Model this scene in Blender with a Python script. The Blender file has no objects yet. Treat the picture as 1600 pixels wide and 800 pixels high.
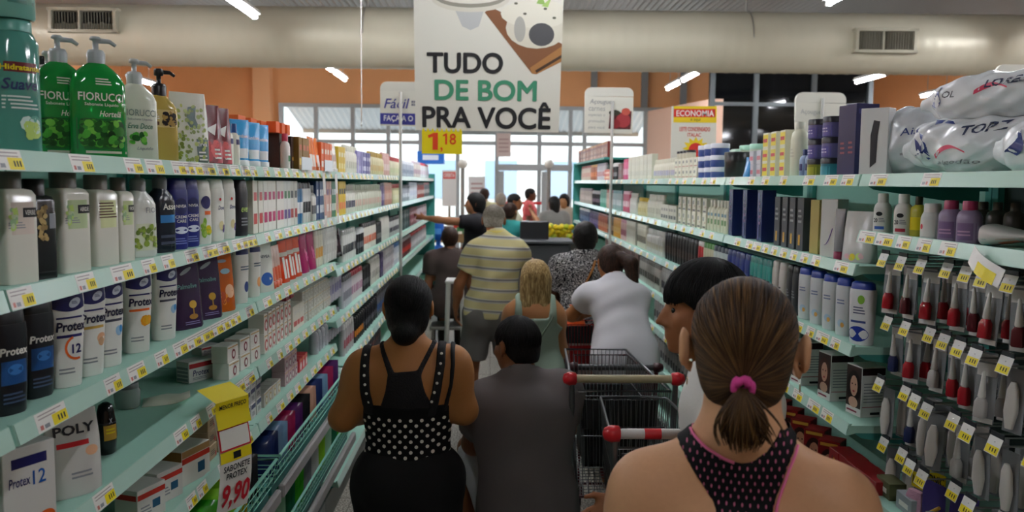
import bpy, math, random
import numpy as np
from mathutils import Vector, Matrix
SC = bpy.context.scene
COL = SC.collection
PI = math.pi

# ------------------------------------------------------------------ camera, world, light, exposure
FPX = 1313.0
CAMZ = 1.85
YAW = math.radians(1.44); PITCH = math.radians(4.99); ROLL = math.radians(0.6)
_f = Vector((math.sin(YAW) * math.cos(PITCH), math.cos(YAW) * math.cos(PITCH), -math.sin(PITCH)))
_r0 = Vector((math.cos(YAW), -math.sin(YAW), 0)); _u0 = _r0.cross(_f)
_r = math.cos(ROLL) * _r0 + math.sin(ROLL) * _u0; _u = math.cos(ROLL) * _u0 - math.sin(ROLL) * _r0
CAMP = Vector((0, 0, CAMZ))
cam = bpy.data.objects.new('camera', bpy.data.cameras.new('camera'))
COL.objects.link(cam); SC.camera = cam
cam.matrix_world = Matrix(((_r.x, _u.x, -_f.x, 0), (_r.y, _u.y, -_f.y, 0), (_r.z, _u.z, -_f.z, CAMZ), (0, 0, 0, 1)))
cam.data.sensor_width = 36.0; cam.data.lens = FPX / 1600 * 36.0; cam.data.clip_start = 0.05
cam.data.dof.use_dof = True; cam.data.dof.focus_distance = 2.3; cam.data.dof.aperture_fstop = 5.0

vs = SC.view_settings
vs.view_transform = 'Standard'; vs.look = 'None'; vs.gamma = 1.0; vs.use_curve_mapping = False
vs.exposure = 0.25
SC.cycles.use_denoising = True
SC.cycles.max_bounces = 8; SC.cycles.transparent_max_bounces = 12
SC.cycles.sample_clamp_indirect = 6.0
SC.cycles.use_light_tree = True

world = bpy.data.worlds.new('overcast_sky'); SC.world = world; world.use_nodes = True
world.node_tree.nodes['Background'].inputs[0].default_value = (0.86, 0.93, 1.0, 1)
world.node_tree.nodes['Background'].inputs[1].default_value = 3.2
LAMP_STRENGTH = 112.0
pl = bpy.data.lights.new('window_portal', 'AREA'); pl.shape = 'RECTANGLE'; pl.size = 10.5; pl.size_y = 4.0
pl.cycles.is_portal = True
plo = bpy.data.objects.new('window_portal', pl); COL.objects.link(plo)
plo.location = (-1.0, 22.2, 2.0); plo.rotation_euler = (math.radians(-90), 0, 0)

def ray(px, py):
    return (_f * FPX + _r * (px - 800) + _u * (400 - py)).normalized()
def at_y(px, py, Y):
    d = ray(px, py); return CAMP + d * (Y / d.y)
def at_x(px, py, X):
    d = ray(px, py); return CAMP + d * (X / d.x)
def at_z(px, py, Z):
    d = ray(px, py); return CAMP + d * ((Z - CAMZ) / d.z)
def yx(px, X): return at_x(px, 300, X).y

# ------------------------------------------------------------------ materials
def lin(c):
    if isinstance(c, str):
        c = c.lstrip('#'); c = [int(c[i:i + 2], 16) / 255 for i in (0, 2, 4)]
    return tuple((x / 12.92 if x <= .04045 else ((x + .055) / 1.055) ** 2.4) for x in c)
_MC = {}
def M(col, rough=.45, metal=0., emit=0., trans=0., bump=0., bscale=60., spec=.5, var=0., alpha=1., ior=1.45):
    key = (str(col), rough, metal, emit, trans, bump, bscale, spec, var, alpha)
    if key in _MC: return _MC[key]
    m = bpy.data.materials.new('mat_%d' % len(_MC)); m.use_nodes = True
    nt = m.node_tree; b = nt.nodes['Principled BSDF']
    c = lin(col)
    b.inputs['Base Color'].default_value = (*c, 1)
    b.inputs['Roughness'].default_value = rough; b.inputs['Metallic'].default_value = metal
    b.inputs['Specular IOR Level'].default_value = spec
    b.inputs['Transmission Weight'].default_value = trans; b.inputs['IOR'].default_value = ior
    b.inputs['Alpha'].default_value = alpha
    if emit:
        b.inputs['Emission Color'].default_value = (*c, 1); b.inputs['Emission Strength'].default_value = emit
    if bump or var:
        tc = nt.nodes.new('ShaderNodeTexCoord'); n = nt.nodes.new('ShaderNodeTexNoise')
        n.inputs['Scale'].default_value = bscale; n.inputs['Detail'].default_value = 4
        nt.links.new(tc.outputs['Object'], n.inputs['Vector'])
        if bump:
            bp = nt.nodes.new('ShaderNodeBump'); bp.inputs['Strength'].default_value = bump; bp.inputs['Distance'].default_value = .01
            nt.links.new(n.outputs[0], bp.inputs['Height']); nt.links.new(bp.outputs[0], b.inputs['Normal'])
        if var:
            mx = nt.nodes.new('ShaderNodeMix'); mx.data_type = 'RGBA'
            mx.inputs[6].default_value = (*[max(0, x * (1 - var)) for x in c], 1); mx.inputs[7].default_value = (*[min(1, x * (1 + var)) for x in c], 1)
            nt.links.new(n.outputs[0], mx.inputs[0]); nt.links.new(mx.outputs[2], b.inputs['Base Color'])
    _MC[key] = m
    return m
def nodemat(name, fn, rough=.6, spec=.4):
    """a material whose base colour comes from fn(nodetree, object-coordinate socket) -> colour socket"""
    m = bpy.data.materials.new(name); m.use_nodes = True; nt = m.node_tree
    b = nt.nodes['Principled BSDF']; b.inputs['Roughness'].default_value = rough; b.inputs['Specular IOR Level'].default_value = spec
    tc = nt.nodes.new('ShaderNodeTexCoord')
    out = fn(nt, tc.outputs['Object'])
    col, hgt = out if isinstance(out, tuple) else (out, None)
    nt.links.new(col, b.inputs['Base Color'])
    if hgt is not None:
        bp = nt.nodes.new('ShaderNodeBump'); bp.inputs['Strength'].default_value = .5; bp.inputs['Distance'].default_value = .004
        nt.links.new(hgt, bp.inputs['Height']); nt.links.new(bp.outputs[0], b.inputs['Normal'])
    return m
def nmath(nt, op, a, b=None, c=None):
    n = nt.nodes.new('ShaderNodeMath'); n.operation = op
    for i, v in enumerate((a, b, c)):
        if v is None: continue
        if isinstance(v, (int, float)): n.inputs[i].default_value = v
        else: nt.links.new(v, n.inputs[i])
    return n.outputs[0]
def nsep(nt, v):
    n = nt.nodes.new('ShaderNodeSeparateXYZ'); nt.links.new(v, n.inputs[0]); return n.outputs
def nramp(nt, fac, stops, interp='LINEAR'):
    n = nt.nodes.new('ShaderNodeValToRGB'); n.color_ramp.interpolation = interp
    e = n.color_ramp.elements
    while len(e) < len(stops): e.new(.5)
    for el, (p, c) in zip(e, stops): el.position = p; el.color = (*lin(c), 1)
    nt.links.new(fac, n.inputs[0]); return n.outputs[0]
def nnoise(nt, vec, scale, detail=3, scl=None):
    if scl is not None:
        mp = nt.nodes.new('ShaderNodeMapping'); mp.inputs['Scale'].default_value = scl
        nt.links.new(vec, mp.inputs[0]); vec = mp.outputs[0]
    n = nt.nodes.new('ShaderNodeTexNoise'); n.inputs['Scale'].default_value = scale; n.inputs['Detail'].default_value = detail
    nt.links.new(vec, n.inputs['Vector']); return n.outputs[0]

# ------------------------------------------------------------------ mesh helper
class MB:
    def __init__(s): s.v = []; s.f = []; s.mi = []; s.sm = []; s.mats = []
    def add(s, verts, faces, mat, smooth=False):
        if mat not in s.mats: s.mats.append(mat)
        k = s.mats.index(mat); o = len(s.v)
        s.v.extend(tuple(p) for p in verts)
        for f in faces:
            s.f.append(tuple(i + o for i in f)); s.mi.append(k); s.sm.append(smooth)
        return s
    def join(s, o):
        base = len(s.v); s.v.extend(o.v)
        for f, mi, sm in zip(o.f, o.mi, o.sm):
            m = o.mats[mi]
            if m not in s.mats: s.mats.append(m)
            s.f.append(tuple(i + base for i in f)); s.mi.append(s.mats.index(m)); s.sm.append(sm)
        return s
    def xf(s, mat4):
        s.v = [tuple(mat4 @ Vector(p)) for p in s.v]; return s
    def box(s, c, size, mat, ch=0., rz=0., rx=0., ry=0.):
        hx, hy, hz = size[0] / 2, size[1] / 2, size[2] / 2
        ch = min(ch, hx * .9, hy * .9, hz * .9)
        if ch <= 0:
            vs_ = [(x, y, z) for x in (-hx, hx) for y in (-hy, hy) for z in (-hz, hz)]
            fs = [(0, 1, 3, 2), (4, 6, 7, 5), (0, 4, 5, 1), (2, 3, 7, 6), (0, 2, 6, 4), (1, 5, 7, 3)]
        else:
            vs_ = []; idx = {}
            for sx in (-1, 1):
                for sy in (-1, 1):
                    for sz in (-1, 1):
                        for ax in range(3):
                            p = [sx * (hx - ch), sy * (hy - ch), sz * (hz - ch)]
                            p[ax] = (sx, sy, sz)[ax] * (hx, hy, hz)[ax]
                            idx[(sx, sy, sz, ax)] = len(vs_); vs_.append(tuple(p))
            fs = []
            for ax in range(3):
                o1, o2 = [a for a in range(3) if a != ax]
                for sg in (-1, 1):
                    q = []
                    for a, b in ((-1, -1), (1, -1), (1, 1), (-1, 1)):
                        t = [0, 0, 0]; t[ax] = sg; t[o1] = a; t[o2] = b; q.append(idx[(*t, ax)])
                    fs.append(q)
                    # edges between axis ax and o1/o2
            for a1, a2 in ((0, 1), (0, 2), (1, 2)):
                a3 = 3 - a1 - a2
                for s1 in (-1, 1):
                    for s2 in (-1, 1):
                        t = [0, 0, 0]; t[a1] = s1; t[a2] = s2
                        tp = list(t); tp[a3] = 1; tm = list(t); tm[a3] = -1
                        fs.append((idx[(*tm, a1)], idx[(*tp, a1)], idx[(*tp, a2)], idx[(*tm, a2)]))
            for sx in (-1, 1):
                for sy in (-1, 1):
                    for sz in (-1, 1):
                        fs.append(tuple(idx[(sx, sy, sz, a)] for a in range(3)))
            # orient outward
            out = []
            for f in fs:
                P = [Vector(vs_[i]) for i in f]; n = (P[1] - P[0]).cross(P[2] - P[0]); cc = sum(P, Vector()) / len(P)
                out.append(tuple(f) if n.dot(cc) > 0 else tuple(reversed(f)))
            fs = out
        R = Matrix.Rotation(rz, 3, 'Z') @ Matrix.Rotation(ry, 3, 'Y') @ Matrix.Rotation(rx, 3, 'X')
        C = Vector(c)
        return s.add([R @ Vector(p) + C for p in vs_], fs, mat)
    def rings(s, rings, mat, smooth=True, cap=True, closed=True):
        n = len(rings[0]); vs_ = [p for r in rings for p in r]; fs = []
        for i in range(len(rings) - 1):
            for j in range(n if closed else n - 1):
                k = (j + 1) % n
                fs.append((i * n + j, i * n + k, (i + 1) * n + k, (i + 1) * n + j))
        s.add(vs_, fs, mat, smooth)
        if cap:
            s.add(rings[0], [tuple(reversed(range(n)))], mat, False); s.add(rings[-1], [tuple(range(n))], mat, False)
        return s
    def loft(s, secs, mat, seg=20, off=(0, 0, 0), smooth=True):
        """secs: (z, w, d, n) super-ellipse sections"""
        rs = []
        for q in secs:
            z, w, d, n = q[:4]; cx, cy = (q[4], q[5]) if len(q) > 5 else (0, 0)
            r = []
            for k in range(seg):
                t = 2 * PI * (k + .5) / seg; c, sn = math.cos(t), math.sin(t)
                r.append((off[0] + cx + w / 2 * math.copysign(abs(c) ** (2 / n), c), off[1] + cy + d / 2 * math.copysign(abs(sn) ** (2 / n), sn), off[2] + z))
            rs.append(r)
        return s.rings(rs, mat, smooth)
    def lathe(s, prof, mat, seg=16, off=(0, 0, 0), smooth=True):
        return s.loft([(z, 2 * r, 2 * r, 2) for r, z in prof], mat, seg, off, smooth)
    def tube(s, pts, r, mat, seg=6, closed=False):
        pts = [Vector(p) for p in pts]; rr = r if isinstance(r, (list, tuple)) else [r] * len(pts)
        rs = []; N = len(pts); prev = None
        for i, p in enumerate(pts):
            a = pts[(i - 1) % N] if (closed or i) else p; b = pts[(i + 1) % N] if (closed or i < N - 1) else p
            t = (b - a).normalized()
            if prev is None:
                up = Vector((0, 0, 1)) if abs(t.z) < .9 else Vector((1, 0, 0)); nrm = t.cross(up).normalized()
            else:
                nrm = (prev - t * prev.dot(t)).normalized()
            prev = nrm; bi = t.cross(nrm)
            rs.append([p + (nrm * math.cos(2 * PI * k / seg) + bi * math.sin(2 * PI * k / seg)) * rr[i] for k in range(seg)])
        if closed: rs.append(rs[0]); return s.rings(rs, mat, True, False)
        return s.rings(rs, mat, True, True)
    def prism(s, poly, y0, y1, mat, axes='xz'):
        """polygon in the (x,z) plane extruded along y from y0 to y1"""
        n = len(poly)
        mk = {'xz': lambda a, b, c: (a, c, b), 'xy': lambda a, b, c: (a, b, c), 'yz': lambda a, b, c: (c, a, b)}[axes]
        v = [mk(a, b, y0) for a, b in poly] + [mk(a, b, y1) for a, b in poly]
        fs = [tuple(range(n)), tuple(reversed(range(n, 2 * n)))] + [(i, i + n, (i + 1) % n + n, (i + 1) % n) for i in range(n)]
        return s.add(v, fs, mat)
    def sphere(s, c, r, mat, seg=12, rg=8, sc=(1, 1, 1)):
        vs_ = [(c[0], c[1], c[2] - r * sc[2])]; fs = []
        for i in range(1, rg):
            a = PI * i / rg
            for j in range(seg):
                b = 2 * PI * j / seg
                vs_.append((c[0] + r * sc[0] * math.sin(a) * math.cos(b), c[1] + r * sc[1] * math.sin(a) * math.sin(b), c[2] - r * sc[2] * math.cos(a)))
        vs_.append((c[0], c[1], c[2] + r * sc[2])); L = len(vs_) - 1
        for j in range(seg):
            k = (j + 1) % seg
            fs.append((0, 1 + k, 1 + j)); fs.append((L, L - seg + j, L - seg + k))
            for i in range(rg - 2):
                fs.append((1 + i * seg + j, 1 + i * seg + k, 1 + (i + 1) * seg + k, 1 + (i + 1) * seg + j))
        return s.add(vs_, fs, mat, True)
    def mesh(s, name):
        me = bpy.data.meshes.new(name); me.from_pydata(s.v, [], s.f)
        for m in s.mats: me.materials.append(m)
        me.polygons.foreach_set('material_index', s.mi); me.polygons.foreach_set('use_smooth', s.sm)
        me.validate(); me.update(); return me
    def obj(s, name, parent=None, loc=(0, 0, 0), rz=0.):
        o = bpy.data.objects.new(name, s.mesh(name)); COL.objects.link(o)
        o.location = loc; o.rotation_euler = (0, 0, rz)
        if parent: o.parent = parent
        return o
def tag(o, label=None, cat=None, group=None, kind=None):
    if label: o['label'] = label
    if cat: o['category'] = cat
    if group: o['group'] = group
    if kind: o['kind'] = kind
    return o
def empty(name, loc=(0, 0, 0), rz=0., label=None, cat=None, group=None):
    o = bpy.data.objects.new(name, None); COL.objects.link(o); o.location = loc; o.rotation_euler = (0, 0, rz)
    o.empty_display_size = .05
    return tag(o, label, cat, group)
def struct(mb, name): return tag(mb.obj(name), kind='structure')

# text as 2-D polygons, normalised: returns verts (x,y) in a unit box and the aspect ratio
_TX = {}
def text2d(t, bold=0., shear=0., res=2):
    key = (t, bold, shear, res)
    if key in _TX: return _TX[key]
    cu = bpy.data.curves.new('t', 'FONT'); cu.body = t; cu.resolution_u = res; cu.offset = bold; cu.shear = shear; cu.fill_mode = 'FRONT'
    o = bpy.data.objects.new('t', cu); COL.objects.link(o)
    me = bpy.data.meshes.new_from_object(o)
    v = np.array([p.co[:2] for p in me.vertices]); f = [tuple(p.vertices) for p in me.polygons]
    bpy.data.objects.remove(o); bpy.data.curves.remove(cu); bpy.data.meshes.remove(me)
    if len(v) == 0: v = np.zeros((1, 2))
    mn, mx = v.min(0), v.max(0); sz = np.maximum(mx - mn, 1e-6)
    _TX[key] = ((v - mn) / sz, f, sz[0] / sz[1]); return _TX[key]
def text_on(mb, t, o, ux, uz, w, h, mat, bold=0., shear=0., off=None):
    """flat text: o = lower-left corner, ux/uz unit vectors"""
    v, f, a = text2d(t, bold, shear); o = Vector(o); ux = Vector(ux); uz = Vector(uz)
    mb.add([o + ux * (p[0] * w) + uz * (p[1] * h) for p in v], f, mat)
# ------------------------------------------------------------------ room
TEAL = M('#3f9088', .45); MINT = M('#a6d2c1', .4); MINTD = M('#8dbcad', .45)
GREYM = M('#9a9a98', .4, .3); DARK = M('#151515', .6); WHITE = M('#e9e8e2', .5); STEEL = M('#b5b5b0', .3, .9)
FAC = 22.0; XL, XR, YB, ZC = -9.5, 14.0, -5.0, 5.0
def floor_fn(nt, v):
    a = nnoise(nt, v, 95, 2); c = nramp(nt, a, [(.38, '#4a463f'), (.47, '#8d877c'), (.56, '#a8a296'), (.64, '#d2ccbf')])
    return c
m = MB(); m.box(((XL + XR) / 2, 8.5, -.05), (XR - XL, 27, .1), nodemat('speckled_tile', floor_fn, .35)); 
joint = M('#6b665d', .7)
for k in range(-11, 18): m.box((k * .8, 8.5, .0004), (.005, 27, .0012), joint)
for k in range(-6, 28): m.box((2.2, k * .8, .0004), (23.4, .005, .0012), joint)
struct(m, 'floor')
# corrugated ceiling with purlins
m = MB(); cm = M('#8f8f8c', .5, .2); N = 200
pts = []
for i in range(N * 2 + 1):
    x = XL + (XR - XL) * i / (2 * N); z = ZC + (.03 if i % 2 else 0); pts.append((x, z))
v = [(x, YB, z) for x, z in pts] + [(x, FAC + .3, z) for x, z in pts]; n = len(pts)
m.add(v, [(i, i + 1, i + 1 + n, i + n) for i in range(n - 1)], cm)
m.box(((XL + XR) / 2, 8.5, ZC + .1), (XR - XL, 27.6, .08), cm)
struct(m, 'ceiling')
m = MB()
for y in (-3, 0, 3, 6, 9, 16.5, 19.5): m.box(((XL + XR) / 2, y, ZC - .09), (XR - XL, .08, .16), M('#6e6e6c', .5, .3))
struct(m, 'trim_1')
ORANGE = M('#efb27c', .7, var=.04, bscale=3); ORANGE_DAYLIT = M('#e3bda6', .7)  # return wall is the orange wall with daylight put into its colour
m = MB(); m.box((XL - .1, 8.5, 2.5), (.2, 27.4, 5.2), ORANGE); struct(m, 'wall_left')
m = MB(); m.box((XR + .1, 8.5, 2.5), (.2, 27.4, 5.2), ORANGE); struct(m, 'wall_right')
m = MB(); m.box(((XL + XR) / 2, YB - .1, 2.5), (XR - XL, .2, 5.2), M('#c9bba5', .7)); struct(m, 'wall_back')
# front: orange wall above the glass, solid to the left of it
def fx(px): return at_y(px, 285, FAC).x
def fz(py, px=700): return at_y(px, py, FAC).z
ztop = fz(163, 600); gx0 = fx(441); gx1 = fx(1030)
m = MB()
m.box(((XL + gx0) / 2, FAC + .1, 2.5), (gx0 - XL, .2, 5.2), ORANGE)
m.box(((gx0 + gx1) / 2, FAC + .1, (ztop + 5.1) / 2), (gx1 - gx0, .2, 5.1 - ztop), ORANGE)
m.box(((gx1 + XR) / 2, FAC + .1, 2.5), (XR - gx1, .2, 5.2), ORANGE)
m.box((fx(415), FAC - .12, 2.5), (.45, .3, 5.0), M('#f3bd8c', .7))
struct(m, 'wall_front')
m = MB()
for px in (925, 1003, 1063): m.box((fx(px), FAC - .06, (ztop + 5) / 2), (.16, .12, 5 - ztop), M('#8a8f90', .5))
struct(m, 'trim_2')
m = MB(); a = at_y(1022, 200, 21.0).x; b = at_y(1115, 200, 18.4).x
m.add([(a, 21.9, 0), (a + .25, 21.9, 0), (b + .25, 18.6, 0), (b, 18.6, 0), (a, 21.9, fz(170)), (a + .25, 21.9, fz(170)), (b + .25, 18.6, fz(170)), (b, 18.6, fz(170))],
      [(3, 2, 1, 0), (4, 5, 6, 7), (0, 1, 5, 4), (1, 2, 6, 5), (2, 3, 7, 6), (3, 0, 4, 7)], ORANGE_DAYLIT)
struct(m, 'wall_return')
# storefront: frames and panes
FRAME = M('#aeb4b6', .4, .4)
GL = M('#eef6f8', .0, trans=1.0, ior=1.02, spec=.1)
m = MB(); zt = fz(222, 600)
xs = [fx(p) for p in (441, 495, 552, 607, 657, 715, 776, 842, 890, 912, 1006, 1030)]
for x in xs: m.box((x, FAC, ztop / 2), (.1, .14, ztop), FRAME)
for z in (ztop - .05, zt, .1): m.box(((gx0 + gx1) / 2, FAC, z), (gx1 - gx0, .12, .1), FRAME)
struct(m, 'trim_3')
m = MB(); m.box(((gx0 + fx(776)) / 2, FAC + .02, ztop / 2), (fx(776) - gx0, .01, ztop), GL); struct(m, 'window_1')
m = MB(); m.box(((fx(890) + gx1) / 2, FAC + .02, ztop / 2), (gx1 - fx(890), .01, ztop), GL); struct(m, 'window_2')
m = MB(); zd = fz(268, 820); zd2 = fz(262, 820)
m.box(((fx(776) + fx(890)) / 2, FAC + .02, (zd + ztop) / 2), (fx(890) - fx(776), .01, ztop - zd), GL); struct(m, 'window_3')
# the doorway: portal frame, open door leaf with a red push bar
m = MB()
m.box((fx(783), FAC - .12, zd / 2), (.14, .16, zd), FRAME); m.box((fx(850), FAC - .12, zd / 2), (.14, .16, zd), FRAME)
m.box(((fx(776) + fx(893)) / 2, FAC - .12, zd2), (fx(893) - fx(776), .2, .16), FRAME)
m.box(((fx(783) + fx(850)) / 2, FAC - .1, fz(317, 815)), (fx(850) - fx(783), .05, .07), M('#d8232b', .4))
struct(m, 'door_1')
# dark glazed mezzanine front on the right
x0, x1 = at_y(1108, 200, 18.6).x, at_y(1362, 200, 18.6).x
m = MB(); m.box(((x0 + x1) / 2, 18.7, 3.4), (x1 - x0, .06, 3.2), M('#0b0d10', .06, spec=.6))
for px in (1112, 1180, 1270, 1358): m.box((at_y(px, 200, 18.6).x, 18.62, 3.4), (.1, .08, 3.2), M('#6f7678', .4, .4))
m.box(((x0 + x1) / 2, 18.62, at_y(1200, 163, 18.6).z), (x1 - x0, .06, .08), M('#6f7678', .4, .4))
m.box(((x0 + x1) / 2, 18.8, .9), (x1 - x0, .1, 1.8), M('#3a3633', .6))
struct(m, 'wall_mezzanine')
# street outside
m = MB(); m.box((2, 40, -.12), (90, 36, .1), M('#b9b6ae', .8)); tag(m.obj('street_ground'), kind='structure')
m = MB(); bw = M('#e8e6e0', .8)
m.box((0, 46, 4.5), (60, 2, 9), bw)
for k in range(-7, 8):
    m.box((k * 3.2 + .5, 44.95, 2.0), (1.7, .2, 2.0), M('#9fb3c6', .2)); m.box((k * 3.2 + .5, 44.95, 5.6), (1.6, .2, 1.6), M('#9fb3c6', .2))
tag(m.obj('street_building', None), 'pale two storey building across the street seen through the glass front', 'building')
m = MB(); aw = M('#c7ccd4', .5, .1)
n = 120; x0, x1 = fx(430), fx(1030)
pt = [(x0 + (x1 - x0) * i / n, (.035 if i % 2 else 0)) for i in range(n + 1)]
za, zb = fz(166, 600) + .35, fz(192, 600)
v = [(x, FAC + .205, za + d) for x, d in pt] + [(x, FAC + 3.3, zb + d) for x, d in pt]
m.add(v, [(i, i + 1, i + n + 2, i + n + 1) for i in range(n)], aw)
m.add([(a, b, c + .03) for a, b, c in v], [(i, i + 1, i + n + 2, i + n + 1) for i in range(n)], aw)
m.box(((x0 + x1) / 2, FAC + 3.3, zb - .03), (x1 - x0, .06, .12), FRAME)
tag(m.obj('awning'), 'grey corrugated awning outside above the storefront windows', 'awning')

# ------------------------------------------------------------------ big ribbed air duct with two grilles
dr = empty('air_duct', (2.0, 12.5, 3.93), math.radians(-1.0), 'wide ribbed beige air duct crossing below the ceiling', 'duct')
m = MB(); duct = M('#cbc5b0', .42, .15, var=.05, bscale=2.5)
rings = []; R = .435
for i in range(560):
    x = -12.5 + 25.0 * i / 559; r = R + (.006 if i % 4 == 0 else 0)
    rings.append([(x, -r * math.cos(2 * PI * k / 40), r * math.sin(2 * PI * k / 40)) for k in range(40)])
m.rings(rings, duct, True, True)
m.obj('duct_body', dr)
def grille(px, py, w, h, tilt):
    p = at_y(px, py, 12.02); loc = dr.matrix_world
    g = empty('grille', (0, 0, 0)); g.parent = dr
    lx = p.x - 2.0; lz = p.z - 3.93
    g.location = (lx, -.47, lz); g.rotation_euler = (tilt, 0, 0)
    a = MB(); fr = M('#aaa592', .4, .2)
    for sx in (-1, 1): a.box((sx * w / 2, .0, 0), (.04, .12, h + .04), fr)
    for sz in (-1, 1): a.box((0, 0, sz * h / 2), (w + .08, .12, .04), fr)
    a.box((w * -.05, -.02, 0), (.02, .08, h), fr)
    a.obj('grille_frame', g)
    a = MB()
    a.box((0, .05, 0), (w, .01, h), M('#1a1a18', .7))
    for k in range(22): a.box((-w / 2 + w * (k + .5) / 22, .0, 0), (.006, .05, h), M('#7c786a', .4, .3), rz=.6)
    a.obj('louvre', g)
grille(124, 29, .90, .30, 0); grille(1381, 65, .82, .30, 0)
# hanging rods of the duct
for px in (565, 1180):
    x = at_y(px, 60, 12.0).x
    x -= 2.0; m = MB(); m.tube([(x, 12.5, 4.36), (x, 12.5, 5.0)], .012, STEEL); m.box((x, 12.5, 4.97), (.1, .06, .04), STEEL); m.tube([(x,12.5+.44*math.cos(t),3.93+.445*math.sin(t)) for t in [PI*k/12 for k in range(13)]], .008, STEEL)
    m.xf(Matrix.Translation((0, -12.5, -3.93))); m.obj('hanger_rod', dr)

# ------------------------------------------------------------------ fluorescent lamps, rows along the aisle
TUBE = M('#f6f8ff', .4, emit=LAMP_STRENGTH)
HOUS = M('#cfcfca', .4, .1)
def lamp(x, y0, y1, label, z=3.9):
    e = empty('fluorescent_lamp', (x, (y0 + y1) / 2, z), 0, label, 'ceiling lamp', 'fluorescent tube lamps')
    L = y1 - y0
    a = MB(); a.prism([(-.07, .03), (.07, .03), (.04, .09), (-.04, .09)], -L / 2, L / 2, HOUS); a.obj('housing', e)
    a = MB(); a.tube([(0, -L / 2 + .04, 0), (0, L / 2 - .04, 0)], .030, TUBE, 10); a.obj('tube', e)
    for s in (-1, 1):
        a = MB(); a.box((0, s * (L / 2 - .025), .008), (.07, .04, .08), WHITE, .006); a.obj('socket', e)
        a = MB(); a.tube([(0, s * L * .3, .08), (0, s * L * .3, ZC - z)], .006, STEEL); a.obj('suspension_wire', e)
rows = [(-3.0, 'left of the tall sign', (1.5, 5.5, 9.6, 14.7, 16.15)), (-7.4, 'far left row', (1.5, 5.5, 9.6, 14.7, 17.5)),
        (.42, 'unseen fill row added over the aisle', (-2.0, 3.9, 6.6, 8.2, 9.8, 14.5, 17.6)), (3.78, 'row right of the tall sign', (1.5, 5.2, 8.3, 15.5, 17.0)),  # aisle row unseen, added for light; nearest lamps of other rows likewise
        (7.2, 'row in front of the dark glazing', (5.5, 10.0, 15.4)), (9.75, 'far right row', (1.5, 6.0, 14.9, 16.35, 17.8))]
for x, nm, ys in rows:
    for k, y in enumerate(ys):
        lamp(x, y, y + 1.32, 'white fluorescent tube lamp, %s, %s from the camera' % (nm, ['nearest', 'second', 'third', 'fourth', 'fifth', 'sixth', 'seventh'][k]))
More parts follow.
